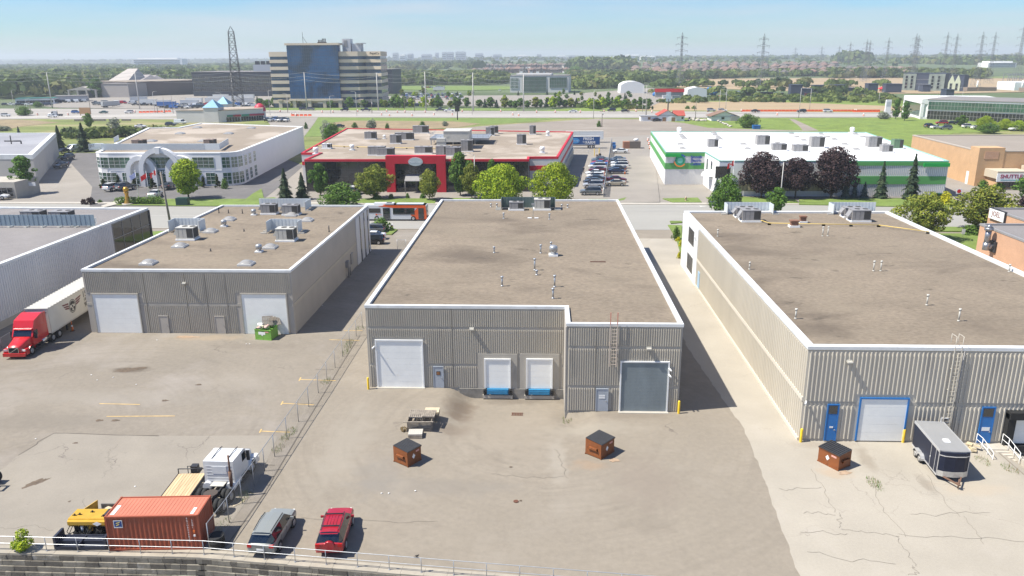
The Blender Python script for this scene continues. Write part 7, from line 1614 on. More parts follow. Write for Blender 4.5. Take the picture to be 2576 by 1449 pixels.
# dumpsters
dm = mat('dumpster_brown',(.21,.068,.02),.6,var=.18,scale=1.4,spots=[((.10,.04,.02),1.8,.6,.75,.6)]);lidm = mat('dumpster_lid',(.035,.036,.04),.55,var=.1,scale=2)
def dumpster(label,loc,rz,w_,d,hf=1.15,hb=1.45,m=dm,lid=True,name='dumpster',pocket=True,sign=''):
    t = thing(name,label,'dumpster',loc,rz);mb = MB()
    mb.add([(0,0,.06),(w_,0,.06),(w_,d,.06),(0,d,.06),(0,0,hf),(w_,0,hf),(w_,d,hb),(0,d,hb)],[(0,3,2,1),(0,1,5,4),(1,2,6,5),(2,3,7,6),(3,0,4,7)]+([(4,5,6,7)] if lid else []))
    if not lid: mb.add([(.05,.05,hf-.25),(w_-.05,.05,hf-.25),(w_-.05,d-.05,hf-.25),(.05,d-.05,hf-.25)],[(0,1,2,3)])
    obj('bin_body',mb,m,t)
    mb = MB();mb.box(-.03,-.03,.0,w_+.03,.03,.1);mb.box(-.04,-.04,hf-.1,w_+.04,0,hf-.02);mb.box(-.04,0,hf-.1,0,d*.05,hf);mb.box(-.03,d-.03,0,w_+.03,d+.03,.1);obj('rim',mb,m,t)
    if lid:
        for k in (0,1):
            x0,x1 = (w_*.5*k+.01,w_*.5*(k+1)-.01);mb = MB();sl_ = (hb-hf)/d;mb.add([(x0-.04*(1-k),-.08,hf+.03),(x1+.04*k,-.08,hf+.03),(x1+.04*k,d,hb+.05),(x0-.04*(1-k),d,hb+.05),(x0-.04*(1-k),-.08,hf-.01),(x1+.04*k,-.08,hf-.01)],[(0,1,2,3),(4,5,1,0)])
            for i in range(5): xx = x0+(x1-x0)*(i+.5)/5;mb.add([(xx-.05,-.05,hf+.035),(xx+.05,-.05,hf+.035),(xx+.05,d-.05,hb+.05),(xx-.05,d-.05,hb+.05),(xx-.03,-.05,hf+.08),(xx+.03,-.05,hf+.08),(xx+.03,d-.05,hb+.095),(xx-.03,d-.05,hb+.095)],[(4,5,6,7),(0,4,7,3),(1,2,6,5),(0,1,5,4)])
            obj('lid',mb,lidm,t)
    if pocket:
        for x0,x1 in ((-.16,0),(w_,w_+.16)):
            mb = MB();mb.box(x0,d*.22,.68,x1,d*.78,.84);mb.box(x0,d*.22,.62,x1,d*.25,.84);mb.box(x0,d*.75,.62,x1,d*.78,.84);obj('fork_pocket',mb,m,t)
    c_ = .24;mb = MB();mb.add([(w_*.45-c_*.75,-.012,.7),(w_*.45,-.012,.7-c_),(w_*.45+c_*.75,-.012,.7),(w_*.45,-.012,.7+c_)],[(0,1,2,3)]);obj('warning_label',mb,white,t)
    mb = MB();mb.box(w_*.62,-.015,hf-.35,w_*.86,-.005,hf-.2);obj('bin_sign',mb,mat('sign_pinkish',(.6,.3,.25),.6),t)
    return t
def by_corner(pc,pr,pb):
    """front-left corner, front-right corner, and back corner of the visible base"""
    a,b,c = g(*pc),g(*pr),g(*pb);zz = zf(a.x,a.y);return a,b,c,zz
for (pc,pr),dd,lb in (((( 1025.9,1176),(1060,1156.5)),None,'rust-brown dumpster with black lid beside the pallet pile'),(((1511.5,1157),(1544.5,1136)),None,'rust-brown dumpster with black lid in front of the grey roller shutter')):
    a,b = g(*pc),g(*pr);d = b-a;an = math.atan2(d.y,d.x);dumpster(lb,(a.x,a.y,zf(a.x,a.y)),an,d.length,1.55,1.3,1.42)
a,b = g(2056.5,1159.5),g(2108,1185.5);d = b-a;dumpster('rust-brown dumpster with white label standing before the blue-framed roller door',(a.x,a.y,zf(a.x,a.y)),math.atan2(d.y,d.x),d.length,1.45,1.3,1.42)
gm = mat('dumpster_green',(.17,.36,.06),.6,var=.15,scale=1.5,spots=[((.12,.13,.03),1.6,.6,.75,.6)])
a,b = g(643,854),g(683,857);d = b-a;GD = dumpster('bright green open dumpster heaped with rubbish in front of the white roller door',(a.x,a.y,0),math.atan2(d.y,d.x),d.length,1.6,1.25,1.35,gm,False,pocket=False)
mb = MB();mb.box(.45,-.016,.65,1.3,-.006,.98);obj('white_patch',mb,white,GD)
def pallet(label,loc,rz=0,tilt=(0,0),m=None,sx=1.2,sy=1.0,solid=False,name='pallet'):
    mb = MB();n = 7
    for i in range(n): x = sx*(i+.5)/n;w_ = (.06 if not solid else sx/n*.48);mb.box(x-w_,0,.11,x+w_,sy,.135)
    for y in (0,sy/2-.05,sy-.1): mb.box(0,y,.02,sx,y+.1,.11)
    for i in (0,3,6): x = sx*(i+.5)/n;mb.box(x-.05,0,0,x+.05,sy,.02)
    o = solo(name,mb,m or mat('weathered_wood',(.30,.27,.23),.9,var=.25,scale=3),label,'pallet',loc=loc);o.rotation_euler = (tilt[0],tilt[1],rz);return o
wood_l = mat('fresh_wood',(.52,.44,.31),.85,var=.15,scale=3);wood_d = mat('grey_wood',(.26,.225,.185),.9,var=.25,scale=3)
gx,gy = a.x,a.y
pallet('weathered pallet propped upright on the heap in the green dumpster, left one',(gx+.6,gy+.9,1.35),.2,(1.15,.0),wood_d,1.2,1.1);pallet('weathered pallet leaning on the heap in the green dumpster, right one',(gx+1.5,gy+1.2,1.1),.35,(.95,-.2),wood_d,1.2,1.1)
rnd = random.Random(17);trash = [white,mat('trash_pink',(.6,.4,.36),.8),mat('trash_cream',(.62,.56,.42),.8),mat('trash_grey',(.3,.3,.3),.8)]
for i in range(14):
    mb = MB();mb.blob((0,0,0),(rnd.uniform(.15,.3),rnd.uniform(.15,.28),rnd.uniform(.12,.22)),jit=.35,rnd=rnd) if i % 2 else mb.obox((0,0,0),(rnd.uniform(.3,.6),rnd.uniform(.2,.4),rnd.uniform(.1,.3)),rnd.uniform(0,3),rx=rnd.uniform(-.5,.5))
    solo('rubbish_bag' if i % 2 else 'rubbish_box',mb,trash[i % 4],('%s bag of rubbish heaped in the green dumpster' if i % 2 else '%s box heaped in the green dumpster') % ('white','pinkish','cream','grey')[i % 4],'rubbish','rubbish heaped in the green dumpster %d' % (i % 4),(gx+rnd.uniform(.2,1.4),gy+rnd.uniform(.25,1.2),1.2+rnd.uniform(0,.3)))
# pile of pallets and timber crates
def pz(px,py,z): v = g(px,py,z);return v
b = g(1048,1103);z0 = zf(b.x,b.y)
rnd = random.Random(5)
v = g(1040,1104);
for i in range(3): pallet('%s pallet of the low front stack in the pallet pile' % ('bottom','middle','top')[i],(v.x-.45,v.y,zf(v.x,v.y)+i*.14),.03*i,m=wood_d if i < 2 else mat('pale_weathered',(.45,.42,.37),.9),solid=i == 2)
v = g(1042,1085)
cr = thing('timber_crate','grey slatted timber crate in the middle of the pallet pile','crate',(v.x-.6,v.y,z0),.02);mb = MB()
for x0,x1,y0,y1 in ((0,2.1,0,.04),(0,2.1,1.5,1.54),(0,.04,0,1.5),(2.06,2.1,0,1.5)):
    for k in range(4): mb.box(x0,y0,.1+k*.2,x1,y1,.27+k*.2)
mb.box(0,0,0,2.1,1.54,.1);mb.box(1.0,-.04,0,1.1,0,.92);obj('crate_board',mb,wood_d,cr)
mb = MB();mb.box(.04,.05,.45,2.06,1.5,.5);mb.obox((.7,.8,.62),(1.2,.08,.08),.5);mb.obox((1.3,.6,.65),(1.4,.1,.05),2.2);mb.obox((1.5,1.0,.6),(.9,.12,.1),.2);obj('loose_timber',mb,wood_d,cr)
pallet('weathered pallet leaning on top of the timber crate at left',(v.x-.55,v.y+.55,z0+.98),.05,(.12,.05),wood_d,1.2,1.2);pallet('weathered pallet on top of the timber crate at right',(v.x+.6,v.y+.75,z0+.95),-.03,(.04,0),wood_d,1.1,1.2)
v2 = g(1092,1045)
for i in range(6): pallet('%s pallet of the tall rear stack in the pallet pile' % ('lowest','second','third','fourth','fifth','topmost pale boarded')[i],(v.x+.5+.02*i,v.y+2.0,z0+i*.145),.02*(i % 2),m=wood_d if i < 5 else wood_l,solid=i == 5,sx=1.3)
mb = MB();mb.obox((0,0,.95),(2.6,.12,.05),.04);solo('timber_plank',mb,wood_d,'long loose plank lying across the timber crate','plank',loc=(v.x+.4,v.y-.1,z0))
rnd = random.Random(2);mb = MB();crown(mb,[((0,0,.2),(.3,.25,.2))],120,.1,rnd);solo('dead_brush',mb,[dryl,dryl,dryl],'clump of dead orange brush at the left foot of the pallet pile','brush',loc=(v.x-.9,v.y,z0))
# drain grates
for px,py,lb in ((1301,1021,'rusty square drain grate in the loading pit'),(1298,1262,'small round drain cover in the open yard')):
    b = g(px,py);mb = MB();zz = zf(b.x,b.y)+.03
    for i in range(7): mb.box(b.x-.5+i*.15,b.y-.25,zz,b.x-.42+i*.15,b.y+.25,zz+.02)
    mb.box(b.x-.55,b.y-.3,zz,b.x+.55,b.y-.25,zz+.025);mb.box(b.x-.55,b.y+.25,zz,b.x+.55,b.y+.3,zz+.025)
    if px == 1298: mb = MB();mb.cyl((b.x,b.y,zz),(b.x,b.y,zz+.02),.2)
    solo('drain_grate',mb,mat('rusty_iron',(.12,.05,.03),.8),lb,'drain')
# stairs at the blue door with railings, and the pit wall at the right edge
b0 = g(2492,1128);sx0 = D[2][0]-.3;sx1 = sx0+2.3
ST = thing('concrete_stairs','concrete steps with white handrails below the right blue door','stairs',(sx0,RY-2,0));mb = MB();n = 5;ztop = .02;zb_ = zf(sx1,RY-4)
mb.box(sx0,RY-1.15,-1.2,sx1,RY-.02,ztop)
for i in range(n): z = ztop-(i+1)*(ztop-zb_+.0)/(n+0);mb.box(sx0+.25*(i > 0)*0,RY-1.15-(i+1)*.33,-1.2,sx1,RY-1.15-i*.33-.001,z)
obj('steps',mb,mat('step_concrete',(.42,.385,.33),.9,var=.08,scale=1),ST,True)
for s,x in ((0,sx0+.1),(1,sx1-.1)):
    mb = MB();ya,yb = RY-.3,RY-1.2;yc = RY-2.85
    for dz in (1.0,.5): mb.tube([(x,ya,ztop+dz),(x,yb,ztop+dz),(x,yc,zb_+dz)],.028)
    for y,z in ((ya,ztop),(yb,ztop),(yc,zb_),((yb+yc)/2,(ztop+zb_)/2)): mb.cyl((x,y,z-.3),(x,y,z+1.0),.028,n=6)
    obj('handrail',mb,white,ST,True)
a,b = g(2520,1152,0),g(2600,1222,0);mb = MB();seg(mb,(sx1+.25,RY-.6),(sx1+.6,RY-9),0,8.4,-1.4,.12,0,.3);solo('pit_wall',mb,mat('step_concrete',0),'low concrete wall edging the loading pit right of the steps','wall')
b = g(2450,1112);rnd = random.Random(6)
for i in range(5): mb = MB();mb.obox((0,0,.12),(rnd.uniform(.4,.8),rnd.uniform(.2,.5),.1),rnd.uniform(0,3),rx=rnd.uniform(-.4,.4));solo('cardboard_scrap',mb,mat('cardboard',0),'scrap of tan cardboard heaped beside the concrete steps','cardboard','cardboard scraps beside the steps',(sx0-.6+rnd.uniform(-.3,.3),RY-.9-rnd.uniform(0,.8),zf(sx0-.6,RY-1)+.02+i*.08))
# litter specks
rnd = random.Random(40)
for i,(px,py) in enumerate(((230,944),(285,950),(395,856),(620,866),(628,866),(811,769),(978,1242),(1045,1236),(343,968),(245,957),(90,1105),(340,1225),(960,1242))):
    b = g(px,py);mb = MB();mb.blob((0,0,.03),(.08,.05,.03),jit=.3,rnd=rnd);solo('litter',mb,white,'small white scrap of litter on the open yard','litter','white litter scraps on the yard',(b.x,b.y,zf(b.x,b.y)+.02))
b = g(601,1268);mb = MB();mb.obox((b.x,b.y,.04),(.9,.15,.05),.9);solo('timber_offcut',mb,wood_l,'pale timber offcut lying by the chain-link fence','timber')
b = g(542,1382)
for i in range(3): mb = MB();mb.cyl((0,0,0),(0,0,.27),.5,n=18);mb.cyl((0,0,.275),(0,0,.28),.25,n=14);solo('old_tyre',mb,tyre,'%s black tyre of the stack behind the railing by the container' % ('bottom','middle','top')[i],'tyre',loc=(b.x,b.y+.35,i*.29))
# ---------- rooftop equipment ----------
def hvac(px,py,z,w_,d,h,rz,label,m=hvacm,hood=True):
    b = g(px,py,z);t = thing('rooftop_unit',label,'rooftop unit',b,rz)
    mb = MB();mb.box(-w_/2-.12,-d/2-.12,0,w_/2+.12,d/2+.12,.22);obj('curb',mb,white,t)
    mb = MB();mb.box(-w_/2,-d/2,.22,w_/2,d/2,h);mb.box(-w_/2-.03,-d/2-.03,h-.05,w_/2+.03,d/2+.03,h+.03);obj('cabinet',mb,m,t)
    for k in ((-1,1) if w_ > 1.7 else (0,)):
        mb = MB();mb.cyl((k*w_*.22+w_*.1,d*.1,h+.03),(k*w_*.22+w_*.1,d*.1,h+.07),min(.38,d*.33),n=14);obj('fan_grille',mb,coil,t)
    mb = MB();mb.box(w_*.12,-d/2-.012,.4,w_/2-.06,-d/2,h-.12);mb.box(w_/2,-d/2+.1,.4,w_/2+.012,d/2-.1,h-.12);obj('coil_panel',mb,coil,t)
    mb = MB();mb.box(-w_*.35,-d/2-.01,.4,-w_*.345+.02,-d/2,h-.1);mb.box(-w_*.1,-d/2-.01,.4,-w_*.1+.02,-d/2,h-.1);obj('panel_seam',mb,dsteel,t)
    if hood: mb = MB();mb.add([(-w_/2-.5,-d*.35,.75),(-w_/2,-d*.35,.7),(-w_/2,-d*.35,h-.1),(-w_/2-.5,d*.35,.75),(-w_/2,d*.35,.7),(-w_/2,d*.35,h-.1)],[(0,1,2),(3,5,4),(0,2,5,3),(0,3,4,1)]);obj('intake_hood',mb,m,t)
    return t
def unit_screen(px,py,z,L1,L2,h,rz,label,mirror=1,m=None):
    b = g(px,py,z);t = thing('roof_screen',label,'screen',b,rz,'equipment screens');mb = MB();k = int(L1/.25)
    for i in range(k): mb.box(-L1/2+L1*i/k,-.03 if i % 2 else 0,.15,-L1/2+L1*(i+1)/k,.05,h)
    k = int(L2/.25)
    for s in ((-1,1) if mirror == 2 else (mirror,)):
        for i in range(k): mb.box(s*L1/2-.04+(.03 if i % 2 else 0),-L2*(i+1)/k,.15,s*L1/2+.04,-L2*i/k,h)
    obj('panel',mb,m or mat('pale_louvre',0),t);mb = MB()
    for s in ((-1,1) if mirror == 2 else (mirror,)):
        for y in (0,-L2*.5,-L2): mb.box(s*L1/2-.08,y-.08,0,s*L1/2+.9*s,y+.08,.15);mb.box(s*L1/2-.03,y-.03,0,s*L1/2+.03,y+.03,h)
    mb.box(-L1/2,-.06,0,L1/2,.06,.12);obj('frame',mb,hvacm,t);return t
zL,zM,zR = LH-.27,MH-.27,RH-.27
hvac(473,602,zL,2.4,1.7,1.75,0,'big beige rooftop unit on the left warehouse roof, front left one');unit_screen(480,578,zL,4.4,2.0,1.7,.0,'louvred screen around the front left rooftop unit of the left warehouse',2)
hvac(722,605,zL,2.4,1.7,1.75,0,'big beige rooftop unit on the left warehouse roof, front right one');unit_screen(722,580,zL,4.4,2.0,1.7,.0,'louvred screen around the front right rooftop unit of the left warehouse',2)
hvac(679,538,zL,2.3,1.5,1.6,0,'brown-sided rooftop unit at the back of the left warehouse roof, left of a pair',hvacg);hvac(734,540,zL,2.5,1.5,1.6,0,'brown-sided rooftop unit at the back of the left warehouse roof, right of a pair',hvacg)
unit_screen(718,522,zL,8.6,3.2,1.5,0,'long louvred screen behind the back pair of units on the left warehouse',1)
hvac(88,555,HB-.27,3.0,2.0,1.6,0,'rooftop unit behind the blue screen on the pale warehouse, left one',hvacg);hvac(158,556,HB-.27,3.0,2.0,1.6,0,'rooftop unit behind the blue screen on the pale warehouse, right one',hvacg)
hvac(1299,528,zM,2.2,1.3,1.3,0,'flat rooftop unit at the back of the middle roof, left of a pair',hvacg,False);hvac(1364,527,zM,2.5,1.6,1.7,0,'taller rooftop unit at the back of the middle roof, right of a pair',hvacm,False)
unit_screen(1329,524,zM,8.4,1.6,1.8,0,'dark green louvred screen behind the pair of units on the middle roof',2,mat('green_louvre',(.12,.17,.16),.5,.2))
hvac(1886,556,zR,2.6,1.8,1.7,0,'brown-grey rooftop unit on the right roof, front one of the left group',hvacg);hvac(1872,546,zR,2.6,1.6,1.5,0,'brown-grey rooftop unit on the right roof, rear one of the left group',hvacg);unit_screen(1878,533,zR,6.8,2.2,1.5,0,'louvred screen behind the left group of units on the right roof',2)
hvac(2160,556,zR,2.6,1.8,1.7,0,'brown-grey rooftop unit on the right roof, front one of the right group',hvacg);hvac(2142,546,zR,2.6,1.6,1.5,0,'brown-grey rooftop unit on the right roof, rear one of the right group',hvacg);unit_screen(2142,533,zR,7.0,2.2,1.5,0,'louvred screen behind the right group of units on the right roof',-1)
rustm = mat('rusty_cowl',(.22,.11,.07),.8,var=.2,scale=3)
for px,py,s,lb in ((1997,571,1.0,'rusty square roof cowl, larger front one'),(2019,560,.8,'rusty square roof cowl, smaller back one')):
    b = g(px,py,zR);t = thing('roof_cowl',lb,'cowl',b);mb = MB();mb.box(-.7*s,-.5*s,0,.7*s,.5*s,.25);obj('curb',mb,white,t);mb = MB();mb.box(-.5*s,-.35*s,.25,.5*s,.35*s,.8);mb.box(-.6*s,-.45*s,.8,.6*s,.45*s,.98);obj('cowl',mb,rustm,t)
domem = mat('skylight_dome',(.30,.29,.275),.15,spec=.8)
def skylight(px,py,z,w_,label,group=None,d=None):
    b = g(px,py,z);t = thing('skylight',label,'skylight',b,0,group);d = d or w_*.95;mb = MB();mb.box(-w_/2,-d/2,0,w_/2,d/2,.2);mb.box(-w_/2+.08,-d/2+.08,.2,w_/2-.08,d/2-.08,.28);obj('frame',mb,mat('skylight_curb',(.55,.54,.52),.6),t)
    mb = MB();n = 6;vs = [(-w_/2+.12+(w_-.24)*i/n,-d/2+.12+(d-.24)*j/n,.28+.34*(sin(pi*i/n)*sin(pi*j/n))**.5) for j in range(n+1) for i in range(n+1)]
    mb.add(vs,[(j*(n+1)+i,j*(n+1)+i+1,(j+1)*(n+1)+i+1,(j+1)*(n+1)+i) for j in range(n) for i in range(n)],0,True);obj('dome',mb,domem,t);return t
for px,py,lb in ((374,664,'front left skylight on the left warehouse roof'),(620,666,'front right skylight on the left warehouse roof'),(453,621,'skylight below the front left rooftop unit'),(680,624,'skylight below the front right rooftop unit'),(577,554,'skylight near the mushroom vents on the left roof'),(530,584,'skylight right of the front left rooftop unit'),(773,556,'skylight at the back right of the left roof'),(734,543,'small flat roof hatch behind the right rooftop unit')): skylight(px,py,zL,1.7,lb)
for px,py in ((496,322),(453,337),(575,337),(381,356),(512,356),(632,323),(438,367)): skylight(px,py,hS-.27,2.6,'pale dome skylight on the arched showroom roof','skylights on the showroom roof')
for px,py in ((1991,338),(2004,346),(2021,354),(2065,339),(2081,346),(2098,352),(2151,339),(2170,346),(2193,352),(2124,364),(2225,364),(2153,377),(1713,341),(1717,346),(1721,350),(1795,336),(1799,341),(1806,347),(1811,351),(1711,364),(1716,375),(1869,364),(1880,376),(1956,362)): skylight(px,py,hW-.27,1.9,'dark dome skylight on the white roof','dome skylights on the white roof',1.9)
def vent(px,py,z,h,r,label,m=None,cap=True,group=None):
    b = g(px,py,z);mb = MB();mb.cyl((0,0,0),(0,0,h),r,n=10);mb.cyl((0,0,0),(0,0,.12),r*2,r*1.3,n=10)
    if cap: mb.cyl((0,0,h-.1),(0,0,h+.08),r*1.7,n=10)
    return solo('vent_pipe',mb,m or steel,label,'vent pipe',group,(b.x,b.y,b.z))
def turbine(px,py,z,s,label,m=None):
    b = g(px,py,z);t = thing('roof_fan',label,'roof fan',b);mb = MB();mb.box(-.55*s,-.55*s,0,.55*s,.55*s,.2*s);obj('curb',mb,white,t);mb = MB();mb.lathe([(.35*s,.2*s),(.35*s,.5*s),(.5*s,.55*s),(.5*s,1.1*s),(.42*s,1.2*s),(.2*s,1.3*s),(.01,1.32*s)],14);obj('fan_housing',mb,m or steel,t);return t
for px,py,s,lb in ((564,570,.8,'mushroom fan near the middle of the left roof'),(639,541,.75,'mushroom fan beside the back pair of units on the left roof'),(652,634,.8,'mushroom fan at the front centre of the left roof'),(1392,643,1.0,'silver cylinder fan in the middle of the middle roof')): turbine(px,py,zL if px < 1000 else zM,s,lb)
for px,py,h,lb in ((551,536,.8,'short pipe near the back edge of the left roof'),(575,536,.6,'thin pipe near the back edge of the left roof'),(610,537,.7,'pipe left of the back mushroom fan on the left roof'),(828,583,.9,'black pipe by the right edge of the left roof'),(614,582,.35,'low dark stub on the left roof, back'),(530,632,.35,'low dark stub on the left roof, front')): vent(px,py,zL,h,.07,lb,dsteel,px == 551)
for px,py,h,lb in ((1360,637,1.0,'vent pipe left of the silver fan on the middle roof'),(1345,680,1.3,'tall vent pipe in the middle roof centre'),(1350,692,.5,'short stub beside the tall vent pipe on the middle roof'),(1263,720,1.0,'vent pipe at the front left of the middle roof'),(1395,722,1.2,'upper of two vent pipes at the front right of the middle roof'),(1391,751,1.0,'lower of two vent pipes at the front right of the middle roof'),(1243,636,.7,'thin pipe at the left of the middle roof'),(1267,550,.8,'small pipe near the left rear unit on the middle roof'),(1382,552,.8,'small pipe near the right rear unit on the middle roof'),(1413,523,.5,'left of two small stubs beside the rear units'),(1428,523,.5,'right of two small stubs beside the rear units'),(1235,521,.5,'left of two small stubs at the back left of the middle roof'),(1250,521,.5,'right of two small stubs at the back left of the middle roof'),(1386,628,.9,'slim pipe touching the silver fan')): vent(px,py,zM,h,.09,lb)
for px,py,h,lb in ((2069,594,1.2,'left of two thin white pipes behind the yellow gas line'),(2082,594,1.2,'right of two thin white pipes behind the yellow gas line'),(1805,595,.9,'white pipe by the left edge of the right roof'),(1885,678,.8,'white pipe by the left edge of the right roof, nearer one'),(2197,682,1.1,'left of two white pipes in the centre of the right roof'),(2215,682,1.1,'right of two white pipes in the centre of the right roof'),(2001,802,.9,'white pipe at the front left of the right roof'),(2331,768,1.0,'white pipe in the front centre of the right roof'),(2411,808,1.1,'white pipe at the front right of the right roof'),(2538,684,.8,'white pipe at the right edge of the right roof')): vent(px,py,zR,h,.07,lb,hvacm)
# patches of dark ponding dirt and seams on roofs come from the material; the dark patch by the fan is real felt
mb = MB();b = g(1504,659,zM);mb.box(b.x-.9,b.y-.12,b.z,b.x+.9,b.y+.12,b.z+.06);solo('roof_plank',mb,mat('dark_red_plank',(.08,.03,.02),.8),'dark reddish plank lying on the middle roof','plank')
b = g(1341,549,zM);t = thing('roof_antenna','small antenna on two ballast trays in front of the rear units','antenna',b);mb = MB();mb.box(-.8,-.2,0,-.2,.2,.1);mb.box(.2,-.2,0,.8,.2,.1);obj('ballast_tray',mb,white,t);mb = MB();mb.cyl((0,0,0),(0,0,2.2),.04);mb.obox((0,0,2.1),(.5,.1,.3));obj('mast',mb,steel,t)
gasm = mat('yellow_gas_pipe',(.62,.45,.14),.6)
def pipe(name,label,pts,z,r=.06,m=gasm,sup=3.5):
    q = [g(*p,z) for p in pts];t = thing(name,label,'pipe',q[0]);mb = MB();mb.tube([(v.x,v.y,z+.28) for v in q],r);mb.cyl((q[-1].x,q[-1].y,z),(q[-1].x,q[-1].y,z+.4),r,n=6);obj('pipe_run',mb,m,t,True);mb = MB()
    for a,b in zip(q[:-1],q[1:]):
        k = max(1,int((b-a).length/sup))
        for i in range(k+1): p = a.lerp(b,i/k);mb.box(p.x-.2,p.y-.12,z,p.x+.2,p.y+.12,z+.22)
    obj('pipe_support',mb,black,t,True)
pipe('gas_pipe','yellow gas pipe crossing the back of the right warehouse roof',[(1905,556),(1935,566),(2210,571),(2334,588)],zR)
pipe('gas_pipe','yellow gas pipe on the tan roof behind the red portal',[(800,368),(900,372),(1150,377)],hR-.27,.09)
# ladder-like details done; roof equipment of the far row
for px,py,w_,d,h,lb in ((933,350,3.4,2,2.2,'grey condenser unit at the back left of the tan roof'),(996,361,3,2.2,2.5,'grey condenser unit left of centre on the tan roof, front'),(1018,352,5.5,2,2.2,'long grey condenser unit left of centre on the tan roof, back'),(1059,335,5,2.2,2.4,'grey condenser unit at the back edge near the dark bush'),(1175,381,3,2.4,3,'grey condenser unit right of the portal, near the platform'),(1233,341,2.6,2,2.6,'grey condenser right of the steel platform, left one'),(1243,336,2.6,2,2.4,'grey condenser right of the steel platform, right one'),(949,390,4.2,2.4,2.2,'wide grey unit left of the red portal, left of a pair'),(971,391,4.2,2.2,1.9,'wide grey unit left of the red portal, right of a pair'),(1066,386,4.4,2.2,1.8,'low grey unit above the red portal'),(1115,391,3.4,2.4,2.4,'grey unit above the right end of the red portal'),(1141,392,3.6,2.4,2.2,'grey unit just right of the red portal top'),(1340,338,2,2,2.8,'upright grey unit at the back right of the tan roof'),(1312,363,2.6,2.2,2.8,'upright grey unit at the right of the tan roof'),(823,374,2.4,1.6,1.4,'white box unit at the front left of the tan roof')): hvac(px,py,hR-.27,w_,d,h,0,lb,hvacg if px != 823 else white,False)
for px,py,s,lb in ((886,378,1.2,'small white fan at the front left of the tan roof'),(795,388,1.4,'white pagoda-like fan at the corner of the tan roof'),(1364,385,1.3,'pale fan at the front right of the tan roof'),(1378,342,1.2,'pale fan at the back right of the tan roof'),(967,349,.9,'small fan between condenser units on the tan roof')): turbine(px,py,hR-.27,s,lb,white)
PLz = hR-.27;a = g(1085,364,PLz);PT = thing('steel_platform','galvanised steel platform carrying a large air handler on the tan roof','platform',a);b = g(1195,364,PLz);W2 = b.x-a.x
mb = MB()
for x in np.linspace(0,W2,5):
    for y in (0,6,12): mb.box(a.x+x-.12,a.y+y-.12,PLz,a.x+x+.12,a.y+y+.12,PLz+1.6)
mb.box(a.x-.4,a.y-.3,PLz+1.6,b.x+4,a.y+12.5,PLz+1.85)
for y in (0,12): mb.box(a.x-.4,a.y+y-.2,PLz+1.3,b.x+4,a.y+y+.1,PLz+1.85)
obj('deck',mb,steel,PT,True);mb = MB()
for z in (2.4,2.9): mb.tube([(a.x-.3,a.y+12,PLz+z),(a.x-.3,a.y-.2,PLz+z),(b.x+3.8,a.y-.2,PLz+z),(b.x+3.8,a.y+12,PLz+z)],.05)
for x in np.linspace(-.3,W2+3.8,12): mb.cyl((a.x+x,a.y-.2,PLz+1.8),(a.x+x,a.y-.2,PLz+2.9),.04,n=5)
obj('guard_rail',mb,steel,PT,True);mb = MB();c_ = g(1133,358,PLz+1.8);mb.box(c_.x-1.8,c_.y,PLz+1.85,c_.x+5,c_.y+9,PLz+4.6);mb.box(c_.x-2,c_.y-.1,PLz+4.6,c_.x+5.2,c_.y+9.1,PLz+4.75);mb.box(c_.x-1,c_.y-.06,PLz+3.2,c_.x-.5,c_.y,PLz+3.7);obj('air_handler',mb,hvacm,PT,True)
b = g(1111,385,PLz);mb = MB();mb.box(-1.1,-1,0,1.1,1,3.8)
for i in range(4): mb.box(-1.2,-1.1,.9*i+.3,1.2,1.1,.9*i+.42)
solo('duct_stack',mb,hvacm,'tall pale duct stack rising above the red portal','duct',loc=b)
for px,py,w_,d,h,lb in ((352,370,3.0,2.6,2.0,'brown box unit on the showroom roof, left one'),(530,369,2.6,2.6,2.0,'brown box unit on the showroom roof, right one')): hvac(px,py,hS-.27,w_,d,h,0,lb,mat('brown_unit',0),False)
for px,py,w_,d,h,lb,m in ((2053,371,3.4,2.4,2.8,'tall grey unit in the middle of the white roof',hvacg),(2196,371,3.4,2.4,2.8,'tall grey unit right of centre on the white roof',hvacg),(2011,382,3.6,2,1.8,'low grey unit on the white roof above the middle purple tree',hvacg),(1958,379,3.6,2,1.8,'low grey unit on the white roof above the left purple tree',hvacg),(2228,383,2.6,2,1.8,'small grey unit near the right of the white roof',hvacg),(2255,374,2.4,2,2.4,'green unit near the right edge of the white roof',mat('green_unit',(.12,.2,.12),.6)),(1792,371,2.6,2,2.2,'grey unit on a stained patch of the white roof',hvacg),(1917,365,3.4,2.4,2.6,'grey unit left of centre on the white roof',hvacg)): hvac(px,py,hW-.27,w_,d,h,0,lb,m,False)
for px,py,lb in ((1708,335,'wide white mushroom fan at the back left of the white roof'),(2143,335,'wide white mushroom fan at the back middle of the white roof')): turbine(px,py,hW-.27,1.45,lb,white)
b = g(12,360,hG);mb = MB();mb.tube([(b.x+2,b.y,hG-.3),(b.x+2,b.y,hG+2.2)],.15);mb.tube([(b.x,b.y,hG+.6),(b.x+5,b.y,hG+.6),(b.x+5,b.y,hG-.2)],.2);solo('roof_pipework',mb,dsteel,'dark pipework on the flat grey-blue roof at the left edge','pipe')
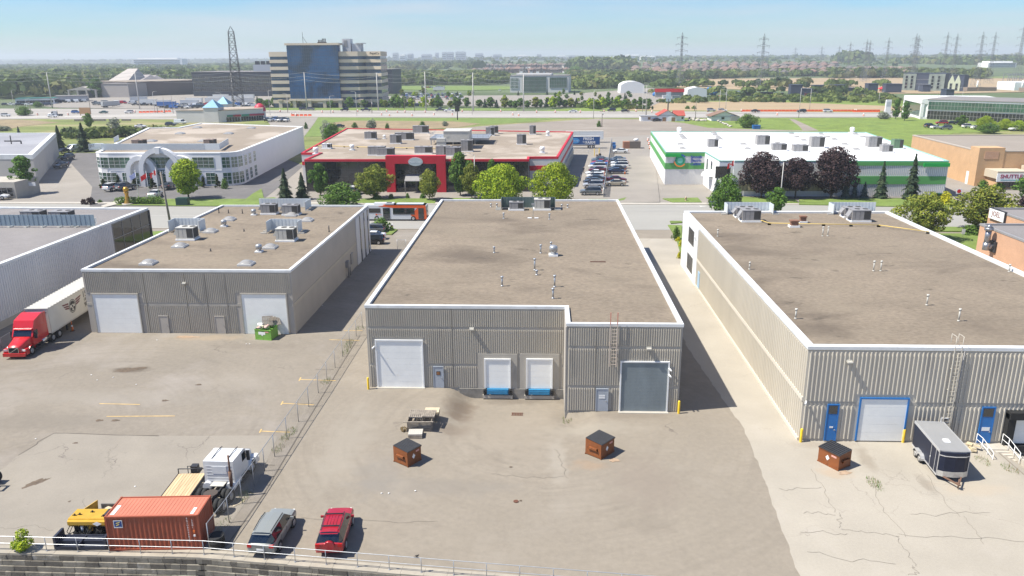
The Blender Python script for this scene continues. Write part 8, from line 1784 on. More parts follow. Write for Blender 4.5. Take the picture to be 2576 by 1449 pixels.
# ---------- poles, lamps, wires ----------
polem = mat('weathered_pole',(.23,.20,.17),.9,var=.15,scale=2);polew = mat('concrete_pole',(.5,.48,.45),.8)
def pole(px,py,top,label,kind='lamp',r=.12,lean=0,m=None,rz=0,group=None,nm=None):
    b = g(px,py);H = ht(px,py,top);t = thing(nm or ('street_lamp' if kind == 'lamp' else 'utility_pole'),label,'street lamp' if kind == 'lamp' else 'utility pole',(b.x,b.y,0),rz,group);L_ = lean*H
    mb = MB();mb.cyl((0,0,-.2),(-L_,0,H),r*1.25,r*.7,8);obj('pole',mb,m or (polew if kind == 'lamp' else polem),t)
    if kind == 'lamp': mb = MB();mb.tube([(-L_,0,H),(-L_+.6,0,H+.35),(-L_+2.0,0,H+.45)],r*.5);mb.obox((-L_+2.3,0,H+.43),(.8,.3,.15));obj('lamp_arm',mb,m or polew,t)
    if kind == 'cross': mb = MB();mb.box(-1.6,-.08,H-.6,1.6,.08,H-.42);mb.box(-1.2,-.08,H-1.6,1.2,.08,H-1.45);obj('crossarm',mb,m or polem,t);mb = MB();mb.cyl((.35,-.3,H-3),(.35,-.3,H-2),.25,n=8);obj('transformer',mb,steel,t)
    return b,H
pole(434,590,433,'leaning grey wooden pole beyond the left warehouse roof','plain',.2,.06,nm='utility_pole')
pole(1195,500,391,'street lamp post in front of the olive tree right of the red portal',rz=pi);pole(1962,512,408,'grey street lamp curving in front of the purple maples',rz=pi)
for i,(px,py,tp_,rz_) in enumerate(((38,282,228,0),(725,279,237,pi),(680,291,229,0),(832,287,243,0),(898,293,232,pi),(1493,299,228,0),(1616,283,217,0),(1624,291,214,pi),(1809,279,226,0),(1825,281,222,pi),(2009,297,222,0),(2036,279,224,pi),(390,284,232,0),(560,290,234,pi),(1188,290,228,0),(2210,262,232,0),(2420,250,222,pi),(70,284,250,0))): pole(px,py,tp_,'tall thin street lamp, number %d of those along the highway counting as placed from the left office' % (i+1) if False else 'tall thin street lamp along the highway %s' % ('near the left trailers','under the striped tower left side','beside the red dome plaza','in front of the tower doors','at the tower right corner','left of the gravel lot bush','left of the red-roofed bungalow, far one','left of the red-roofed bungalow, near one','between the bungalows, left one','between the bungalows, right one','before the dry field at right, near one','before the dry field at right, far one','behind the showroom','above the blue pyramid roofs','above the red-trimmed roof','beside the storage yard','above the glass office','at the far left lay-by')[i],rz=rz_)
WP = []
for px,py,tp_,lb in ((-60,272,182,'beyond the left edge'),(132,272,182,'at the white portable offices'),(352,276,182,'in the truck yard'),(590,276,182,'beside the lattice mast'),(772,276,182,'in front of the blue glass tower'),(952,279,183,'at the right side of the tower'),(1072,279,180,'right of the tower'),(1191,281,183,'in the middle tree row'),(1317,281,187,'before the mid glass office')):
    WP.append(pole(px,py,tp_,'tall steel power pole %s' % lb,'plain',.32,m=polew))
wt = thing('power_lines','three tiers of sagging power lines strung along the highway poles','power lines',WP[0][0])
for k,dz in enumerate((0,2.2,4.4)):
    mb = MB()
    for (a,ha),(b,hb) in zip(WP[:-1],WP[1:]):
        pv_ = None
        for i in range(11):
            u = i/10;p = a.lerp(b,u);z = ha*(1-u)+hb*u-dz-3.2*4*u*(1-u)*.55;q = (p.x,p.y,z)
            if pv_: mb.cyl(pv_,q,.07,n=3,caps=False)
            pv_ = q
    obj('wire',mb,mat('pale_wire',(.35,.36,.36),.5),wt,True)
for i,(px,py,tp_,kd) in enumerate(((229,287,233,'plain'),(78,283,250,'plain'),(397,285,250,'plain'),(415,286,243,'plain'),(436,286,240,'plain'),(80+644,284,247,'cross'),(936,286,249,'cross'),(1514,320,272,'cross'),(1749,303,254,'plain'),(1747,280,262,'plain'),(1494+132,292,250,'plain'),(1018,282,242,'plain'),(1043,281,244,'plain'))): pole(px,py,tp_,'wooden pole %s' % ('left of the brown hut','at the far left verge','in the yard left of the lattice mast','just left of the lattice mast','second left of the lattice mast','with crossarms at the tower left corner','with crossarms at the tower right corner','standing in the gravel lot','beside the boulders between bungalows','behind the red-roofed bungalow','by the bungalow lean-to','in the row right of the tower, left one','in the row right of the tower, right one')[i],kd,.15)
def lattice(px,py,top,label,arms=0,wbase=None,H=None,loc=None,wtop=1.2,r=.09,name='lattice_pylon',cat='pylon',pm=None):
    b = g(px,py) if loc is None else Vector(loc);H = H or ht(px,py,top);t = thing(name,label,cat,(b.x,b.y,0),.5);wb = wbase or H*.13;mb = MB();n = 12
    def wz(u): return (wb+(wtop*1.6-wb)*min(1,u/.55))/2 if u < .55 else (wtop*1.6+(wtop-wtop*1.6)*(u-.55)/.45)/2
    lv = [i/n for i in range(n+1)]
    for i in range(n):
        u,v = lv[i],lv[i+1];a,c = wz(u),wz(v);za,zc2 = u*H*.94,v*H*.94;A4 = [(-a,-a),(a,-a),(a,a),(-a,a)];B4 = [(-c,-c),(c,-c),(c,c),(-c,c)]
        for k in range(4):
            p,q = A4[k],B4[k];p2,q2 = A4[(k+1) % 4],B4[(k+1) % 4];mb.cyl((*p,za),(*q,zc2),r*1.3,n=3,caps=False);mb.cyl((*p,za),(*q2,zc2),r*.75,n=3,caps=False);mb.cyl((*p2,za),(*q,zc2),r*.75,n=3,caps=False);mb.cyl((*q,zc2),(*q2,zc2),r*.7,n=3,caps=False)
    for k in range(4): q = ((-1,-1),(1,-1),(1,1),(-1,1))[k];mb.cyl((q[0]*wtop/2,q[1]*wtop/2,H*.94),(0,0,H),r,n=3,caps=False)
    obj('lattice_mast',mb,pm or mat('pylon_steel',(.2,.21,.22),.6,.3),t)
    for i in range(arms):
        z = H*(.66+.12*i);L_ = H*(.17-.03*abs(i-.5));mb = MB()
        for s in (-1,1): mb.cyl((0,0,z-.6),(s*L_,0,z),r*1.2,n=3,caps=False);mb.cyl((0,0,z+1.6),(s*L_,0,z),r,n=3,caps=False);mb.cyl((s*L_*.5,0,z-.3),(s*L_*.5,0,z+.8),r*.8,n=3,caps=False);mb.cyl((s*L_*.9,0,z),(s*L_*.9,0,z-2.2),r,n=3,caps=False)
        obj('crossarm',mb,mat('pylon_steel',0),t)
    return t
lattice(602,285,66,'tall dark lattice mast standing at the highway left of the striped tower',wbase=6.5,wtop=3.0,r=.13,name='lattice_mast',cat='mast',pm=dsteel)
lattice(1710,217,81,'tall lattice pylon above the brown roofs, left of the two middle ones',3,r=.12);lattice(1912,224,84,'tall lattice pylon above the brown roofs, right of the two middle ones',3,r=.12)
for i,(px,tp_,hh) in enumerate(((2466,92,52),(2566,76,60),(2497,93,55),(2402,95,52),(2378,92,55),(2300,94,52),(2306,98,50),(2232,102,50),(2186,107,50),(2178,105,50),(2137,110,50),(2110,118,48),(2066,119,48),(2000,121,48))):
    hor = 145-(px-1368)*.0061;Dm = (hh-31)*CF/(hor-tp_);d = ray(px,hor);s = Dm/d.length;lattice(px,0,0,'lattice power pylon on the right horizon, %s' % ('dark nearest one left of the frame corner','tallest at the right frame edge','between the two nearest ones','right of a pair over the yellow field','left of a pair over the yellow field','left of a close pair above the long wood','right of a close pair above the long wood','alone above the housing at right','right of a small pair','left of a small pair','above the round dark wood','small hazy one left of the round wood','smaller hazy one further left','faintest and leftmost')[i],3,H=hh,loc=(d.x*s,d.y*s,0),r=.075)
# ---------- signs, flags, statue, people ----------
def flag(px,py,top,label,mats,wd=1.8,hg=.9,canada=False):
    b = g(px,py);H = ht(px,py,top);t = thing('flagpole',label,'flagpole',(b.x,b.y,0));mb = MB();mb.cyl((0,0,0),(0,0,H),.07,.04,8);mb.blob((0,0,H+.08),(.1,.1,.1));obj('pole',mb,white,t)
    mb = MB();n = 9;vs = [(-wd*i/n*.8,.12*sin(i*1.2+j),H-.25-hg*j/4*1.3-i*.10) for j in range(5) for i in range(n+1)];
    for j in range(4):
        for i in range(n): q = [vs[j*(n+1)+i],vs[j*(n+1)+i+1],vs[(j+1)*(n+1)+i+1],vs[(j+1)*(n+1)+i]];mb.add(q,[(0,1,2,3)],0 if not canada else (0 if i < 3 or i > 5 else 1),True)
    if canada: mb.add([(-wd*.4+x*.3,-.16,H-.25-hg*.62-.4+z*.3) for x,z in ((0,1),(.35,.5),(.9,.4),(.5,-.2),(.1,-.3),(0,-.9),(-.1,-.3),(-.5,-.2),(-.9,.4),(-.35,.5))],[tuple(range(10))],0)
    obj('flag',mb,mats,t);return t
redf = mat('flag_red',(.55,.015,.02),.7);whf = mat('flag_white',(.75,.75,.75),.7);blf = mat('flag_blue_white',(.35,.38,.6),.7)
flag(350,502,430,'flagpole with a pale blue and white flag before the showroom',[blf]);flag(377,503,432,'flagpole with a plain red flag before the showroom',[redf]);flag(402,507,424,'flagpole with a red and white maple flag before the showroom',[redf,whf],canada=True)
flag(1840,498,400,'tall flagpole with a red and white maple flag before the white office',[redf,whf],canada=True);flag(1868,492,409,'flagpole with a drooping white flag before the white office',[whf])
gold = mat('gold_paint',(.55,.30,.05),.35,.7,var=.1,scale=3);b = g(322,515);t = thing('golden_statue','golden trophy-like statue with a ball on top in front of the hedge','statue',(b.x,b.y,0));mb = MB();mb.cyl((0,0,0),(0,0,.35),1.3,1.2,14);obj('plinth',mb,sidew,t)
mb = MB();mb.lathe([(.75,.35),(.6,.8),(.38,1.6),(.3,2.3),(.42,2.8),(.3,3.0)],12);mb.blob((0,0,3.45),(.62,.62,.6),n=14,k=9,jit=0)
for s in (-1,1): mb.tube([(s*.5,0,.6),(s*.45,.1,1.5),(s*.3,0,2.2),(s*.5,0,2.9)],.09,6)
obj('statue_body',mb,gold,t)
def person(px,py,label,hd,top,trousers,tilt=.0):
    b = g(px,py);me = bpy.data.meshes.new('person');J = [(0,0,.95),(0,0,1.2),(0,0,1.42),(0,0,1.52),(0,.02,1.68),(.1,0,.9),(.13,.05,.5),(.13,0,.06),(.13,.14,.03),(-.1,0,.9),(-.13,-.12,.5),(-.14,-.2,.06),(-.14,-.06,.03),(.19,0,1.4),(.26,.04,1.14),(.22,.2,.95),(-.19,0,1.4),(-.27,-.03,1.14),(-.25,.1,.93)]
    E_ = [(0,1),(1,2),(2,3),(3,4),(0,5),(5,6),(6,7),(7,8),(0,9),(9,10),(10,11),(11,12),(2,13),(13,14),(14,15),(2,16),(16,17),(17,18)];Rr = [.14,.15,.15,.06,.11,.1,.07,.05,.04,.1,.07,.05,.04,.07,.05,.035,.07,.05,.035]
    me.from_pydata(J,E_,[]);o = bpy.data.objects.new('person',me);C.objects.link(o);m = o.modifiers.new('s','SKIN')
    for i,r_ in enumerate(Rr): me.skin_vertices[0].data[i].radius = (r_,r_*.8)
    me.skin_vertices[0].data[0].use_root = True;o.modifiers.new('d','SUBSURF').levels = 1;dg = bpy.context.evaluated_depsgraph_get();m2 = bpy.data.meshes.new_from_object(o.evaluated_get(dg));bpy.data.objects.remove(o)
    for mm in (mat('skin',(.4,.25,.18),.6),top,trousers): m2.materials.append(mm)
    for p in m2.polygons: c_ = p.center;p.material_index = 2 if c_.z < .98 else (1 if c_.z < 1.5 and not (c_.z < 1.05) else 0);p.use_smooth = True
    return tag(link('person',m2,None,(b.x,b.y,.2),(0,0,hd)),label,'person')
cl1,cl2,cl3 = mat('dark_clothes',(.03,.035,.05),.8),mat('grey_clothes',(.2,.22,.24),.8),mat('brown_clothes',(.12,.07,.06),.8)
for px,py,hd,a_,b_,lb in ((1468,437,.3,cl1,cl1,'person in dark clothes walking beside the maroon parked car'),(1461,458,-2,cl2,cl1,'person in a grey top walking between the shade and the parked cars'),(1501,402,2.5,cl3,cl3,'person in brown standing by the yellow gate post'),(1504,403,1.0,cl1,cl3,'second person in dark clothes close to the one in brown')):
    person(px,py,lb,hd,a_,b_)
# bins, sheds and street pieces of the far row
b = g(1509,398);mb = MB();mb.lathe([(.35,0),(.42,1.1),(.44,1.2),(.2,1.35),(.01,1.4)],12);solo('litter_bin',mb,black,'black bin standing between yellow posts at the gate','bin',loc=(b.x,b.y,.2))
b = g(1568,375);t = thing('bin_shed','small timber bin shed, half brown and half grey, at the head of the lot','shed',(b.x,b.y,.1));mb = MB();mb.box(0,0,0,2.2,3,2.4);obj('brown_side',mb,mat('fence_brown',(.28,.13,.08),.9,var=.2,scale=4,stretch=(6,1,.2)),t);mb = MB();mb.box(2.2,-.1,0,6.0,3,2.5);obj('grey_side',mb,mat('fence_greybrown',(.15,.125,.105),.9,var=.25,scale=4,stretch=(6,1,.2)),t)
mb = MB();mb.blob((0,0,.6),(.8,.5,.6),jit=.3);obj('bagged_waste',mb,white,t,loc=(4.5,1.5,2.3))
for i,(px,py) in enumerate(((1545,375),(1544,368))):
    b = g(px,py);mb = MB();mb.obox((0,0,.6),(1.0,1.0,1.1),0,top=1.1);mb.obox((0,.05,1.22),(1.15,1.2,.12));mb.cyl((-.5,.5,.15),(.5,.5,.15),.15);solo('wheelie_bin',mb,bluep,'%s blue waste bin beside the long fence' % ('nearer','farther')[i],'bin',loc=(b.x,b.y,.12))
b = g(2224,331);b = g(2146-244,325);mb = MB();mb.obox((0,0,.8),(3,2,1.5),0,top=1.1);mb.obox((0,0,1.6),(3.4,2.3,.15));solo('skip',mb,bluep,'blue skip beyond the back of the white roof','skip',loc=(b.x,b.y,.1))
def cone(px,py,label,drum=False,group=None,s=1.):
    b = g(px,py);mb = MB()
    if drum:
        for i,(r_,z0_,z1_) in enumerate(((.33,0,.1),(.27,.1,.35),(.27,.35,.55),(.25,.55,.75),(.24,.75,1.0))): mb.cyl((0,0,z0_*s),(0,0,z1_*s),r_*s,n=10,m=1 if i == 0 else (0 if i % 2 else 2))
    else: mb.box(-.2,-.2,0,.2,.2,.04,1);mb.cyl((0,0,.04),(0,0,.45*s),.15,.1,10,0);mb.cyl((0,0,.45*s),(0,0,.6*s),.1,.08,10,2);mb.cyl((0,0,.6*s),(0,0,1.0*s),.08,.03,10,0)
    return solo('traffic_drum' if drum else 'traffic_cone',mb,[PAINT['orange'],black,white],label,'traffic drum' if drum else 'traffic cone',group,(b.x,b.y,.15 if b.y > 160 else 0))
cone(183,833,'orange and white delineator cone beside the white semi-trailer',s=1.3);cone(1572,440,'orange cone figure beside the navy parked saloon',s=1.6);cone(1520,448,'orange cone between the parked cars and the long fence',s=1.5);cone(1158,0,'',s=1) if False else None
cone(986,577,'orange drum at the end of the leafy shrub island',True)
for px,py,lb in ((1630,357,'striped drum at the back of the lot, far one'),(1635,376,'striped drum at the back of the lot, near one'),(1633,366,'striped drum in the middle at the back of the lot')): cone(px,py,lb,True,s=1.4)
rnd = random.Random(77);DX = [95,172,207,340,412,705,733,745,811,838,900,960,973,980,1000,1019,1037,1070,1092,1138,1163,1260,1290,1305,1350,1397,1460,1520,1600,1640,1700,1780,1865,1900,1955,2150,2154,2172]
for px in DX: cone(px,rnd.choice((282,284,291,293)),'orange striped construction drum beside the highway lanes',True,'construction drums along the highway',1.5)
bar = None
for x0,x1,y in ((350,432,285),(733,786,293),(1866,2214,281.5),(2145,2214,283)):
    n = int((x1-x0)/9)
    for i in range(n):
        b = g(x0+(x1-x0)*i/n,y-(2.5*i/n if x0 == 350 else 0))
        if bar is None:
            mb = MB();mb.add([(0,-.3,0),(1.9,-.3,0),(1.9,.3,0),(0,.3,0),(0,-.1,1.0),(1.9,-.1,1.0),(1.9,.1,1.0),(0,.1,1.0),(0,-.12,.4),(1.9,-.12,.4)],[(0,1,9,8),(8,9,5,4),(4,5,6,7),(2,3,7,6),(0,8,4,7,3),(1,2,6,5,9)]);bar = solo('traffic_barrier',mb,mat('barrier_orange',(.75,.10,.025),.5),'orange plastic barrier in the line along the highway','barrier','orange barriers along the highway',(b.x,b.y,.3))
        else: dup(bar,(b.x,b.y,.3))
for i,(px,w_) in enumerate(((200,28),(232,20),(254,28),(287,28),(318,26))): b = g(px,305);mb = MB();mb.obox((0,0,.45),(w_/5.2,.6,.9),0,top=.97);solo('concrete_barrier',mb,mat('old_concrete',(.24,.21,.17),.95,var=.2,scale=2),'concrete block barrier closing the old crossing, number %s from the left' % ('one','two','three','four','five')[i],'barrier',loc=(b.x,b.y,.2))
rk = random.Random(3)
for i in range(22): b = g(1735+i*3.2+rk.uniform(-3,3) if i < 14 else 1795+(i-14)*6,304+rk.uniform(-2,2) if i < 14 else 302+(i-14)*2.6);mb = MB();mb.blob((0,0,.4),(rk.uniform(.6,1.2),rk.uniform(.5,.9),rk.uniform(.4,.8)),jit=.25,rnd=rk);solo('boulder',mb,mat('pale_rock',(.48,.44,.38),.9,var=.15,scale=1),'pale boulder in the row edging the gravel lot by the bungalows','boulder','boulders by the bungalows',(b.x,b.y,.1))
b = g(1151,302);t = thing('sign_pylon','black sign board on a single black post in the meadow','sign',(b.x,b.y,0));H = ht(1151,302,266);mb = MB();mb.cyl((0,0,0),(0,0,H*.7),.25);obj('post',mb,black,t);mb = MB();mb.box(-1.2,-.2,H*.6,1.2,.2,H);obj('board',mb,black,t)
b = g(1873-180,279);t = thing('billboard','white and blue double billboard on one post behind the red-roofed bungalow','billboard',(g(1565+115,279).x,g(1680,279).y,0));mb = MB();mb.cyl((0,0,0),(0,0,7),.35);obj('post',mb,dsteel,t);mb = MB();mb.box(-1.4,-.2,5.5,1.4,.2,11);obj('panel',mb,mat('billboard_face',(.4,.48,.52),.5,var=.4,scale=.4),t)
b = g(2231,292);t = thing('sign_pylon','white sign pylon left of the right-hand glass office','sign',(b.x,b.y,0));mb = MB();mb.box(-1.4,-.5,0,1.4,.5,8.5);obj('pylon',mb,white,t);mb = MB();mb.box(-1.0,-.53,5,1.0,-.5,7.5);obj('sign_face',mb,mat('pale_grey_panel',(.5,.52,.54),.5),t)
b = g(214,292);t = thing('hut','small brown plywood hut board beside the left highway','hut',(b.x-3,b.y,.2));mb = MB();mb.box(0,0,1,6.5,.3,4.6);obj('board',mb,mat('plywood_brown',(.38,.22,.11),.8),t);mb = MB();mb.box(.3,0,0,.6,.3,1);mb.box(5.9,0,0,6.2,.3,1);obj('leg',mb,brd,t)
b = g(2355,510);mb = MB();mb.obox((b.x,b.y,1.0),(2.2,1.6,1.9),0,top=.96);mb.obox((b.x,b.y,2.0),(2.3,1.7,.1));solo('utility_box',mb,mat('dark_green_box',(.012,.05,.04),.5),'dark green utility box between two yellow shrubs','utility box')
b = g(461,517);mb = MB();mb.obox((b.x,b.y,.9),(2.6,1.4,1.7),0);solo('utility_box',mb,mat('dark_green_box',0),'dark green utility box under the bright lawn tree','utility box')
b = g(2409,503);t = thing('road_sign','small red and white no-entry sign by the driveway','sign',(b.x,b.y,0));mb = MB();mb.cyl((0,0,0),(0,0,2.4),.05);obj('post',mb,dsteel,t);mb = MB();mb.box(-.6,-.06,1.4,.6,-.02,2.5);obj('plate',mb,white,t);mb = MB();mb.cyl((0,-.07,1.95),(0,-.06,1.95),.45,n=16);obj('red_disc',mb,redf,t)
b = g(2421,600);t = thing('road_sign','small white sign on the lawn beside the brick office','sign',(b.x,b.y,0));mb = MB();mb.cyl((0,0,0),(0,0,1.2),.04);obj('post',mb,steel,t);mb = MB();mb.box(-.3,-.05,.8,.3,-.02,1.7);obj('plate',mb,white,t)
b = g(1725,507);mb = MB();mb.lathe([(.2,0),(.16,.1),(.16,.6),(.22,.65),(.2,.8),(.08,.95),(.01,1.0)],10,(b.x,b.y,.15));mb.cyl((b.x-.3,b.y,.65),(b.x+.3,b.y,.65),.08);solo('fire_hydrant',mb,mat('faded_hydrant',(.5,.35,.25),.7),'small faded hydrant on the street lawn','hydrant')
b = g(1090,478);t = thing('banner_sign','dark blue portrait banner at the left foot of the red portal','sign',(g(1001,478).x-.5,y0-3,0));mb = MB();mb.box(-.1,-.1,0,0,.1,3.4);mb.box(.9,-.1,0,1.0,.1,3.4);mb.box(0,-.05,.5,.9,.05,3.2);obj('banner',mb,mat('banner_navy',(.03,.035,.09),.6),t)
# ---------- storage yard and film-set backs ----------
blk2 = mat('blue_black_panel',(.045,.055,.085),.6,var=.1,scale=.1,coord='World')
for x0,x1,yb,yt,lb in ((1988,2017,240,214,'upright dark storage block at the left of the film-set yard'),(2018,2044,240,224,'low dark block beside the upright one'),(2046,2077,232,215,'dark block behind the red-roofed sheds'),(2086,2126,228,214,'wide dark block in the middle of the film-set yard'),(2126,2162,236,222,'low dark block behind silver bushes'),(2182,2207,236,211,'tall dark block with a lit edge'),(2227,2267,234,212,'wide dark block next to the big backdrop'),(2320,2340,232,214,'dark box in front of the big backdrop'),(2378,2398,250,226,'dark box with a red base behind the glass office')):
    slab('storage_block',lb,'storage block',(x0,yb),(x1,yb),ht(x0,yb,yt),10,blk2,roof_=blk2)
t,a,b,d,n = slab('film_set','big dark backdrop building with mock facades on both ends','film set',(2268,228),(2373,230),15.2,22,blk2,roof_=blk2);Lx = ln(a,b)
fac = mat('mock_facade',(.22,.25,.22),.8,var=.2,scale=.3,coord='World');mb = MB();seg(mb,a,b,0,11,0,15,0,.6);seg(mb,a,b,Lx-13,Lx,0,15,0,.6);obj('mock_facade',mb,fac,t,True);mb = MB();seg(mb,a,b,14,32,0,5.5,0,.5);obj('pale_screen',mb,mat('pale_blue_screen',(.35,.42,.5),.7),t,True)
for s in (2,6.5,Lx-11,Lx-6): winwall(t,a,b,s,s+2.4,2,13.5,1,4,blackglass,fac,.7,.5)
for z in (6,10): mb = MB();seg(mb,a,b,11,Lx-13,z,z+.3,0,.2);obj('panel_seam',mb,hvacg,t,True)
t,a,b,d,n = slab('film_set','narrow mock mansion facade with two pale gables','film set',(2383,230),(2421,231),14,10,blk2,roof_=blk2);Lx = ln(a,b);mb = MB();A2 = Vector(a);seg(mb,a,b,0,Lx*.8,0,8,0,.6)
for s in (0,Lx*.4):
    p0,p1 = A2+d*s,A2+d*(s+Lx*.38);pm = (p0+p1)/2;mb.add([(p0.x,p0.y-.6,8),(p1.x,p1.y-.6,8),(pm.x,pm.y-.6,14.2),(p0.x,p0.y,8),(p1.x,p1.y,8),(pm.x,pm.y,14.2)],[(0,1,2),(0,2,5,3),(1,4,5,2)])
obj('mock_facade',mb,mat('pale_mock_facade',(.42,.45,.33),.8),t,True)
for s in (1.5,Lx*.5): winwall(t,a,b,s,s+2,1,7,1,2,blackglass,fac,.65,.3)
def tent(px0,px1,py,top,label,dome=True,L2=26):
    a,b = g(px0,py),g(px1,py);H = ht(px0,py,top);t = thing('storage_tent',label,'tent',a);n = 10;w_ = b.x-a.x;mb = MB();vs = []
    for j in (0,1):
        for i in range(n+1): u = i/n;vs.append((a.x+w_*(.5-.5*cos(pi*u)),a.y+L2*j,H*(.55 if 0 < u < 1 else 0)+H*.45*sin(pi*u) if dome else (0 if u in (0,1) else H*.7+H*.3*(1-abs(2*u-1)))))
    mb.add(vs,[(i,i+1,n+2+i,n+1+i) for i in range(n)]+[tuple(range(n+1))[::-1],tuple(range(n+1,2*n+2))],0,False);obj('tent_cover',mb,mat('tent_white',(.72,.72,.70),.6),t,True);return t
tent(1560,1622,236,205,'big white domed storage tent beyond the car park');tent(1728,1779,245,219,'white box-shaped storage tent right of the red canopy',False,18)
t,a,b,d,n = slab('market_stall','long low stall with a bright red canopy in the storage yard','stall',(1648,246),(1719,246),5,6,hvacg,roof_=redf);mb = MB();seg(mb,a,b,-.5,ln(a,b)+.5,4.3,7,0,.5);obj('red_canopy',mb,redf,t,True)
for i,(px,py) in enumerate(((1786,228),(1802,228),(1650,243),(1795,240),(1762,240))): b = g(px,py);mb = MB();mb.blob((0,0,1.8),(3.2,2,2.0),jit=.25,rnd=rk);solo('tarp_heap',mb,bluep,'heap under a blue tarp in the storage yard, %s' % ('upper left','upper right','beside the red canopy','at the white tent','in front of the white tent')[i],'tarp heap',loc=(b.x,b.y,0))
for i,(px,py,w_,c_) in enumerate(((2040,243,22,'maroon'),(2062,240,18,'grey'),(2110,243,24,'maroon'),(2170,246,22,'taupe'),(2148,246,14,'grey'),(1860,238,30,'silver'),(1890,240,26,'black'),(1930,240,30,'black'),(1960,242,22,'dark'),(1840,242,26,'taupe'),(1700,250,18,'silver'),(1675,249,14,'white'),(1820,250,20,'orange'))):
    b = g(px,py);L_ = w_*(b.y)/CF;mb = MB();mb.box(-L_/2,0,0,L_/2,5,2.4);mb.box(-L_/2-.2,-.2,2.4,L_/2+.2,5.2,2.7);solo('storage_shed',mb,PAINT[c_],'%s low shed in the storage yard, plot %s from the left' % (c_,('nine','ten','eleven','thirteen','twelve','five','six','seven','eight','four','two','one','three')[i]),'shed',loc=(b.x,b.y,0))
b = g(2215,236);t = thing('kiosk','small kiosk with a red hipped roof in front of the set yard','kiosk',(g(2328,236).x-22,g(2283,232).y,0));mb = MB();mb.box(-2.5,-2.5,0,2.5,2.5,3);obj('wall',mb,brick,t);mb = MB();mb.add([(-4,-4,3),(4,-4,3),(4,4,3),(-4,4,3),(0,0,5.5)],[(0,1,4),(1,2,4),(2,3,4),(3,0,4),(0,3,2,1)]);obj('roof',mb,redf,t)
# substation frames at the far right
b = g(2545,213);t = thing('substation','grey steel substation frames at the right edge','substation',(b.x,b.y,0));mb = MB()
for i in range(9):
    for j in range(3): x,y = i*7,j*9;mb.box(x-.25,y-.25,0,x+.25,y+.25,11);mb.box(x,y-.2,10.4,x+7,y+.2,11);mb.box(x,y-.2,6.5,x+7,y+.2,6.9)
obj('steel_frame',mb,steel,t)
# ---------- housing estate and skyline ----------
hp = []
for i,(wc,rc) in enumerate((((.28,.19,.15),(.15,.11,.095)),((.33,.24,.19),(.19,.135,.11)),((.42,.37,.32),(.13,.115,.105)),((.26,.17,.14),(.2,.125,.1)))):
    wm = mat('house_wall_%d' % i,wc,.9,rnd=.1);rm = mat('house_roof_%d' % i,rc,.9,rnd=.06);t = thing('detached_house','house','house');mb = MB();mb.box(-5.5,-6,0,5.5,6,6);mb.box(-5.5,-8,0,.5,-6,3.2);obj('wall',mb,wm,t);mb = MB();e_ = 6.3
    mb.add([(-e_,-6.8,5.9),(e_,-6.8,5.9),(e_,6.8,5.9),(-e_,6.8,5.9),(0,-2.5,9.4),(0,2.5,9.4)],[(0,1,4),(1,2,5,4),(2,3,5),(3,0,4,5),(0,3,2,1)]);mb.add([(.2,-7.2,5.5),(5.2,-7.2,5.5),(2.7,-7.2,8.2),(.2,0,5.5),(5.2,0,5.5),(2.7,0,8.2)],[(0,1,2),(0,2,5,3),(1,4,5,2)]);rf_ = obj('roof',mb,rm,t)
    for x,z in ((-3.6,3.6),(1.6,3.6),(2.0,.9)): mb = MB();mb.box(x,-6.05,z,x+1.9,-6,z+1.5);obj('window',mb,glass,t)
    mb = MB();mb.box(-4.8,-8.05,0,-.4,-8,2.5);obj('garage_door',mb,white,t);hp.append(Proto(t))
rnd = random.Random(55);n_ = 0
def est(y): return max(0,(y-1150)*.012)
mb = MB();ey = [1140,1300,1600,2000,2500,3200,4200];mb.add([(x,y,est(min(y,2500))-.05*(y < 1150)) for y in ey for x in (-500,0,500,1100)],[(j*4+i,j*4+i+1,j*4+5+i,j*4+4+i) for j in range(6) for i in range(3)],0,True);struct('estate_slope',mb,soil)
HN = ('brown-roofed brick house','tan brick house with brown roof','pale house with dark roof','brick house with reddish roof')
for (x0,x1,d0,d1,cnt,wh) in ((1590,2110,1330,2100,150,'the middle of the estate'),(1190,1430,1500,2200,45,'the left part of the estate'),(1430,1600,1900,2400,14,'the estate behind the tall wood'),(2110,2300,1300,1700,30,'the right part of the estate')):
    rows = max(2,int(cnt/24)+1)
    for r_ in range(rows):
        Dm = d0+(d1-d0)*r_/rows;k = int(cnt/rows)
        for i in range(k):
            px = x0+(x1-x0)*(i+.5+rnd.uniform(-.2,.2))/k;hor = 145-(px-1368)*.0061;d = ray(px,hor);s = (Dm+rnd.uniform(-12,12))/d.length;j = rnd.randrange(4)
            hp[j].at((d.x*s,d.y*s,est(d.y*s)-.3),rnd.choice((0,0,.3,-.3,pi/2)),HN[j]+' in '+wh,HN[j]+'s in '+wh,scale=rnd.uniform(1.0,1.25),parts=True)
woods('woods','garden trees between the estate houses',[(1180,180),(2300,178),(2300,163),(1180,164)],44,6,1.2,21,22,drop=.35,zb=est)
SKN = ('first right of the striped tower','third right of the striped tower','left of the twin grey slabs','left one of the twin grey slabs','widest grey slab','slim one left of the twin slabs','low one right of the widest slab','second right of the striped tower','left low hall of the white group','tallest middle hall of the white group','right hall of the white group','long hall left of the tall wood','above the glass office right end','long hall left of the lattice mast','beneath the pylons at the right edge','fourth right of the striped tower','between slab and glass office','wide one above the glass office','small one above the glass office','far one above the right end of the glass office')
skym = mat('distant_concrete',(.42,.44,.46),.9);skyw = mat('distant_white',(.8,.79,.76),.8)
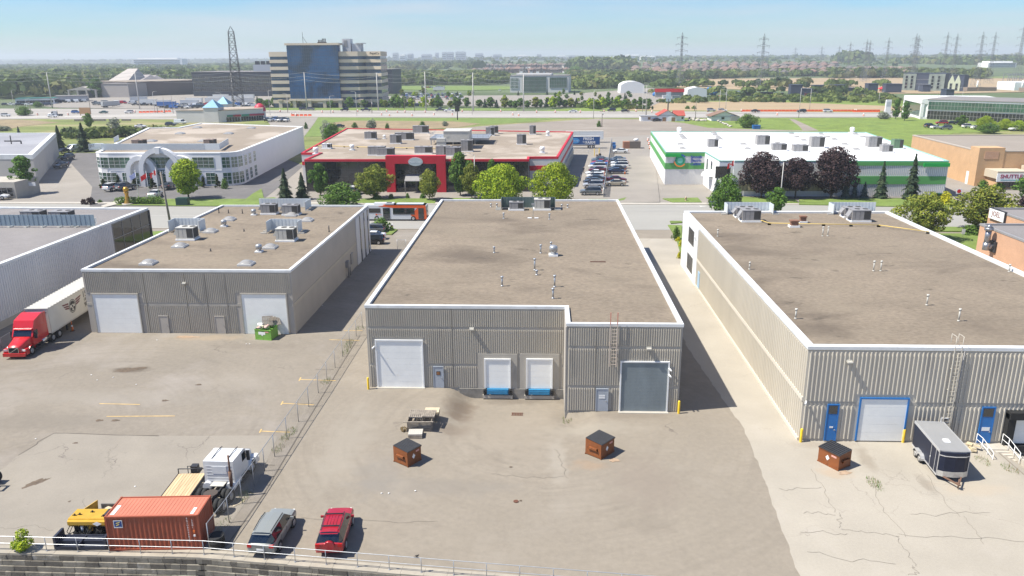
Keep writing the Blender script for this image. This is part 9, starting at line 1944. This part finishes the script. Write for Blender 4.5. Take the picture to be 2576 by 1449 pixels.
for i,(x0,x1,tp_,Dm,m) in enumerate(((988,1000,134,4200,skym),(1025,1038,136,4000,skym),(1112,1122,132,4200,skym),(1124,1140,132,4300,skym),(1146,1171,131,4200,skym),(1095,1102,134,4600,skym),(1195,1215,135,4600,skym),(1005,1020,138,3600,skyw),(1532,1572,143,3500,skyw),(1575,1612,138,3600,skyw),(1612,1650,141,3500,skyw),(1451,1500,146,3300,skyw),(1430,1448,140,4000,skym),(330,460,147,3000,skyw),(2490,2560,151,1900,skyw),(1060,1085,137,4200,skym),(1240,1262,137,4300,skym),(1300,1330,139,4200,skyw),(1350,1362,137,4400,skym),(1400,1425,140,4200,skyw))):
    hor = 145-(x0-1368)*.0061;a,b = ray(x0,hor),ray(x1,hor);s = Dm/a.length;w_ = (b.x-a.x)*s;H = 31+(hor-tp_)*Dm/CF;t = thing('distant_building','hazy %s block on the skyline, %s' % ('white' if m is skyw else 'grey',SKN[i]),'building',(a.x*s,a.y*s,0));mb = MB();mb.box(0,0,0,w_,40,H-3);obj('wall',mb,m,t);mb = MB();mb.box(w_*.1,5,H-3,w_*.9,35,H);obj('roof_storey',mb,m,t)
    mb = MB()
    for k in range(4): mb.box(w_*.05,-.5,H*.3+k*H*.15,w_*.95,0,H*.3+k*H*.15+H*.06)
    obj('window_band',mb,glass,t)
mb = MB();xs_ = np.linspace(-9000,9000,60);vs = []
for j,(yy,hh) in enumerate(((6800,0),(7600,1),(9500,0))): vs += [(x*(1+.1*j),yy,hh*(26+18*sin(x*.0011+1)+9*sin(x*.0037)+5*sin(x*.011))) for x in xs_]
mb.add(vs,[(j*60+i,j*60+i+1,(j+1)*60+i+1,(j+1)*60+i) for j in range(2) for i in range(59)],0,True);struct('hills',mb,soil)
for P_ in hp: P_.done()
# ================= HAZE =================
mb = MB();mb.box(-9000,-300,-4,9000,9000,95)
hz = tag(obj('haze',mb,[]),kind='stuff')
hm = bpy.data.materials.new('haze_air');hm.use_nodes = True;hn = hm.node_tree;hn.nodes.clear()
pv = hn.nodes.new('ShaderNodeVolumePrincipled');ho = hn.nodes.new('ShaderNodeOutputMaterial')
pv.inputs['Color'].default_value = (.86,.93,1,1);pv.inputs['Density'].default_value = .00018;pv.inputs['Anisotropy'].default_value = .1
hn.links.new(pv.outputs[0],ho.inputs['Volume']);hz.data.materials.append(hm)
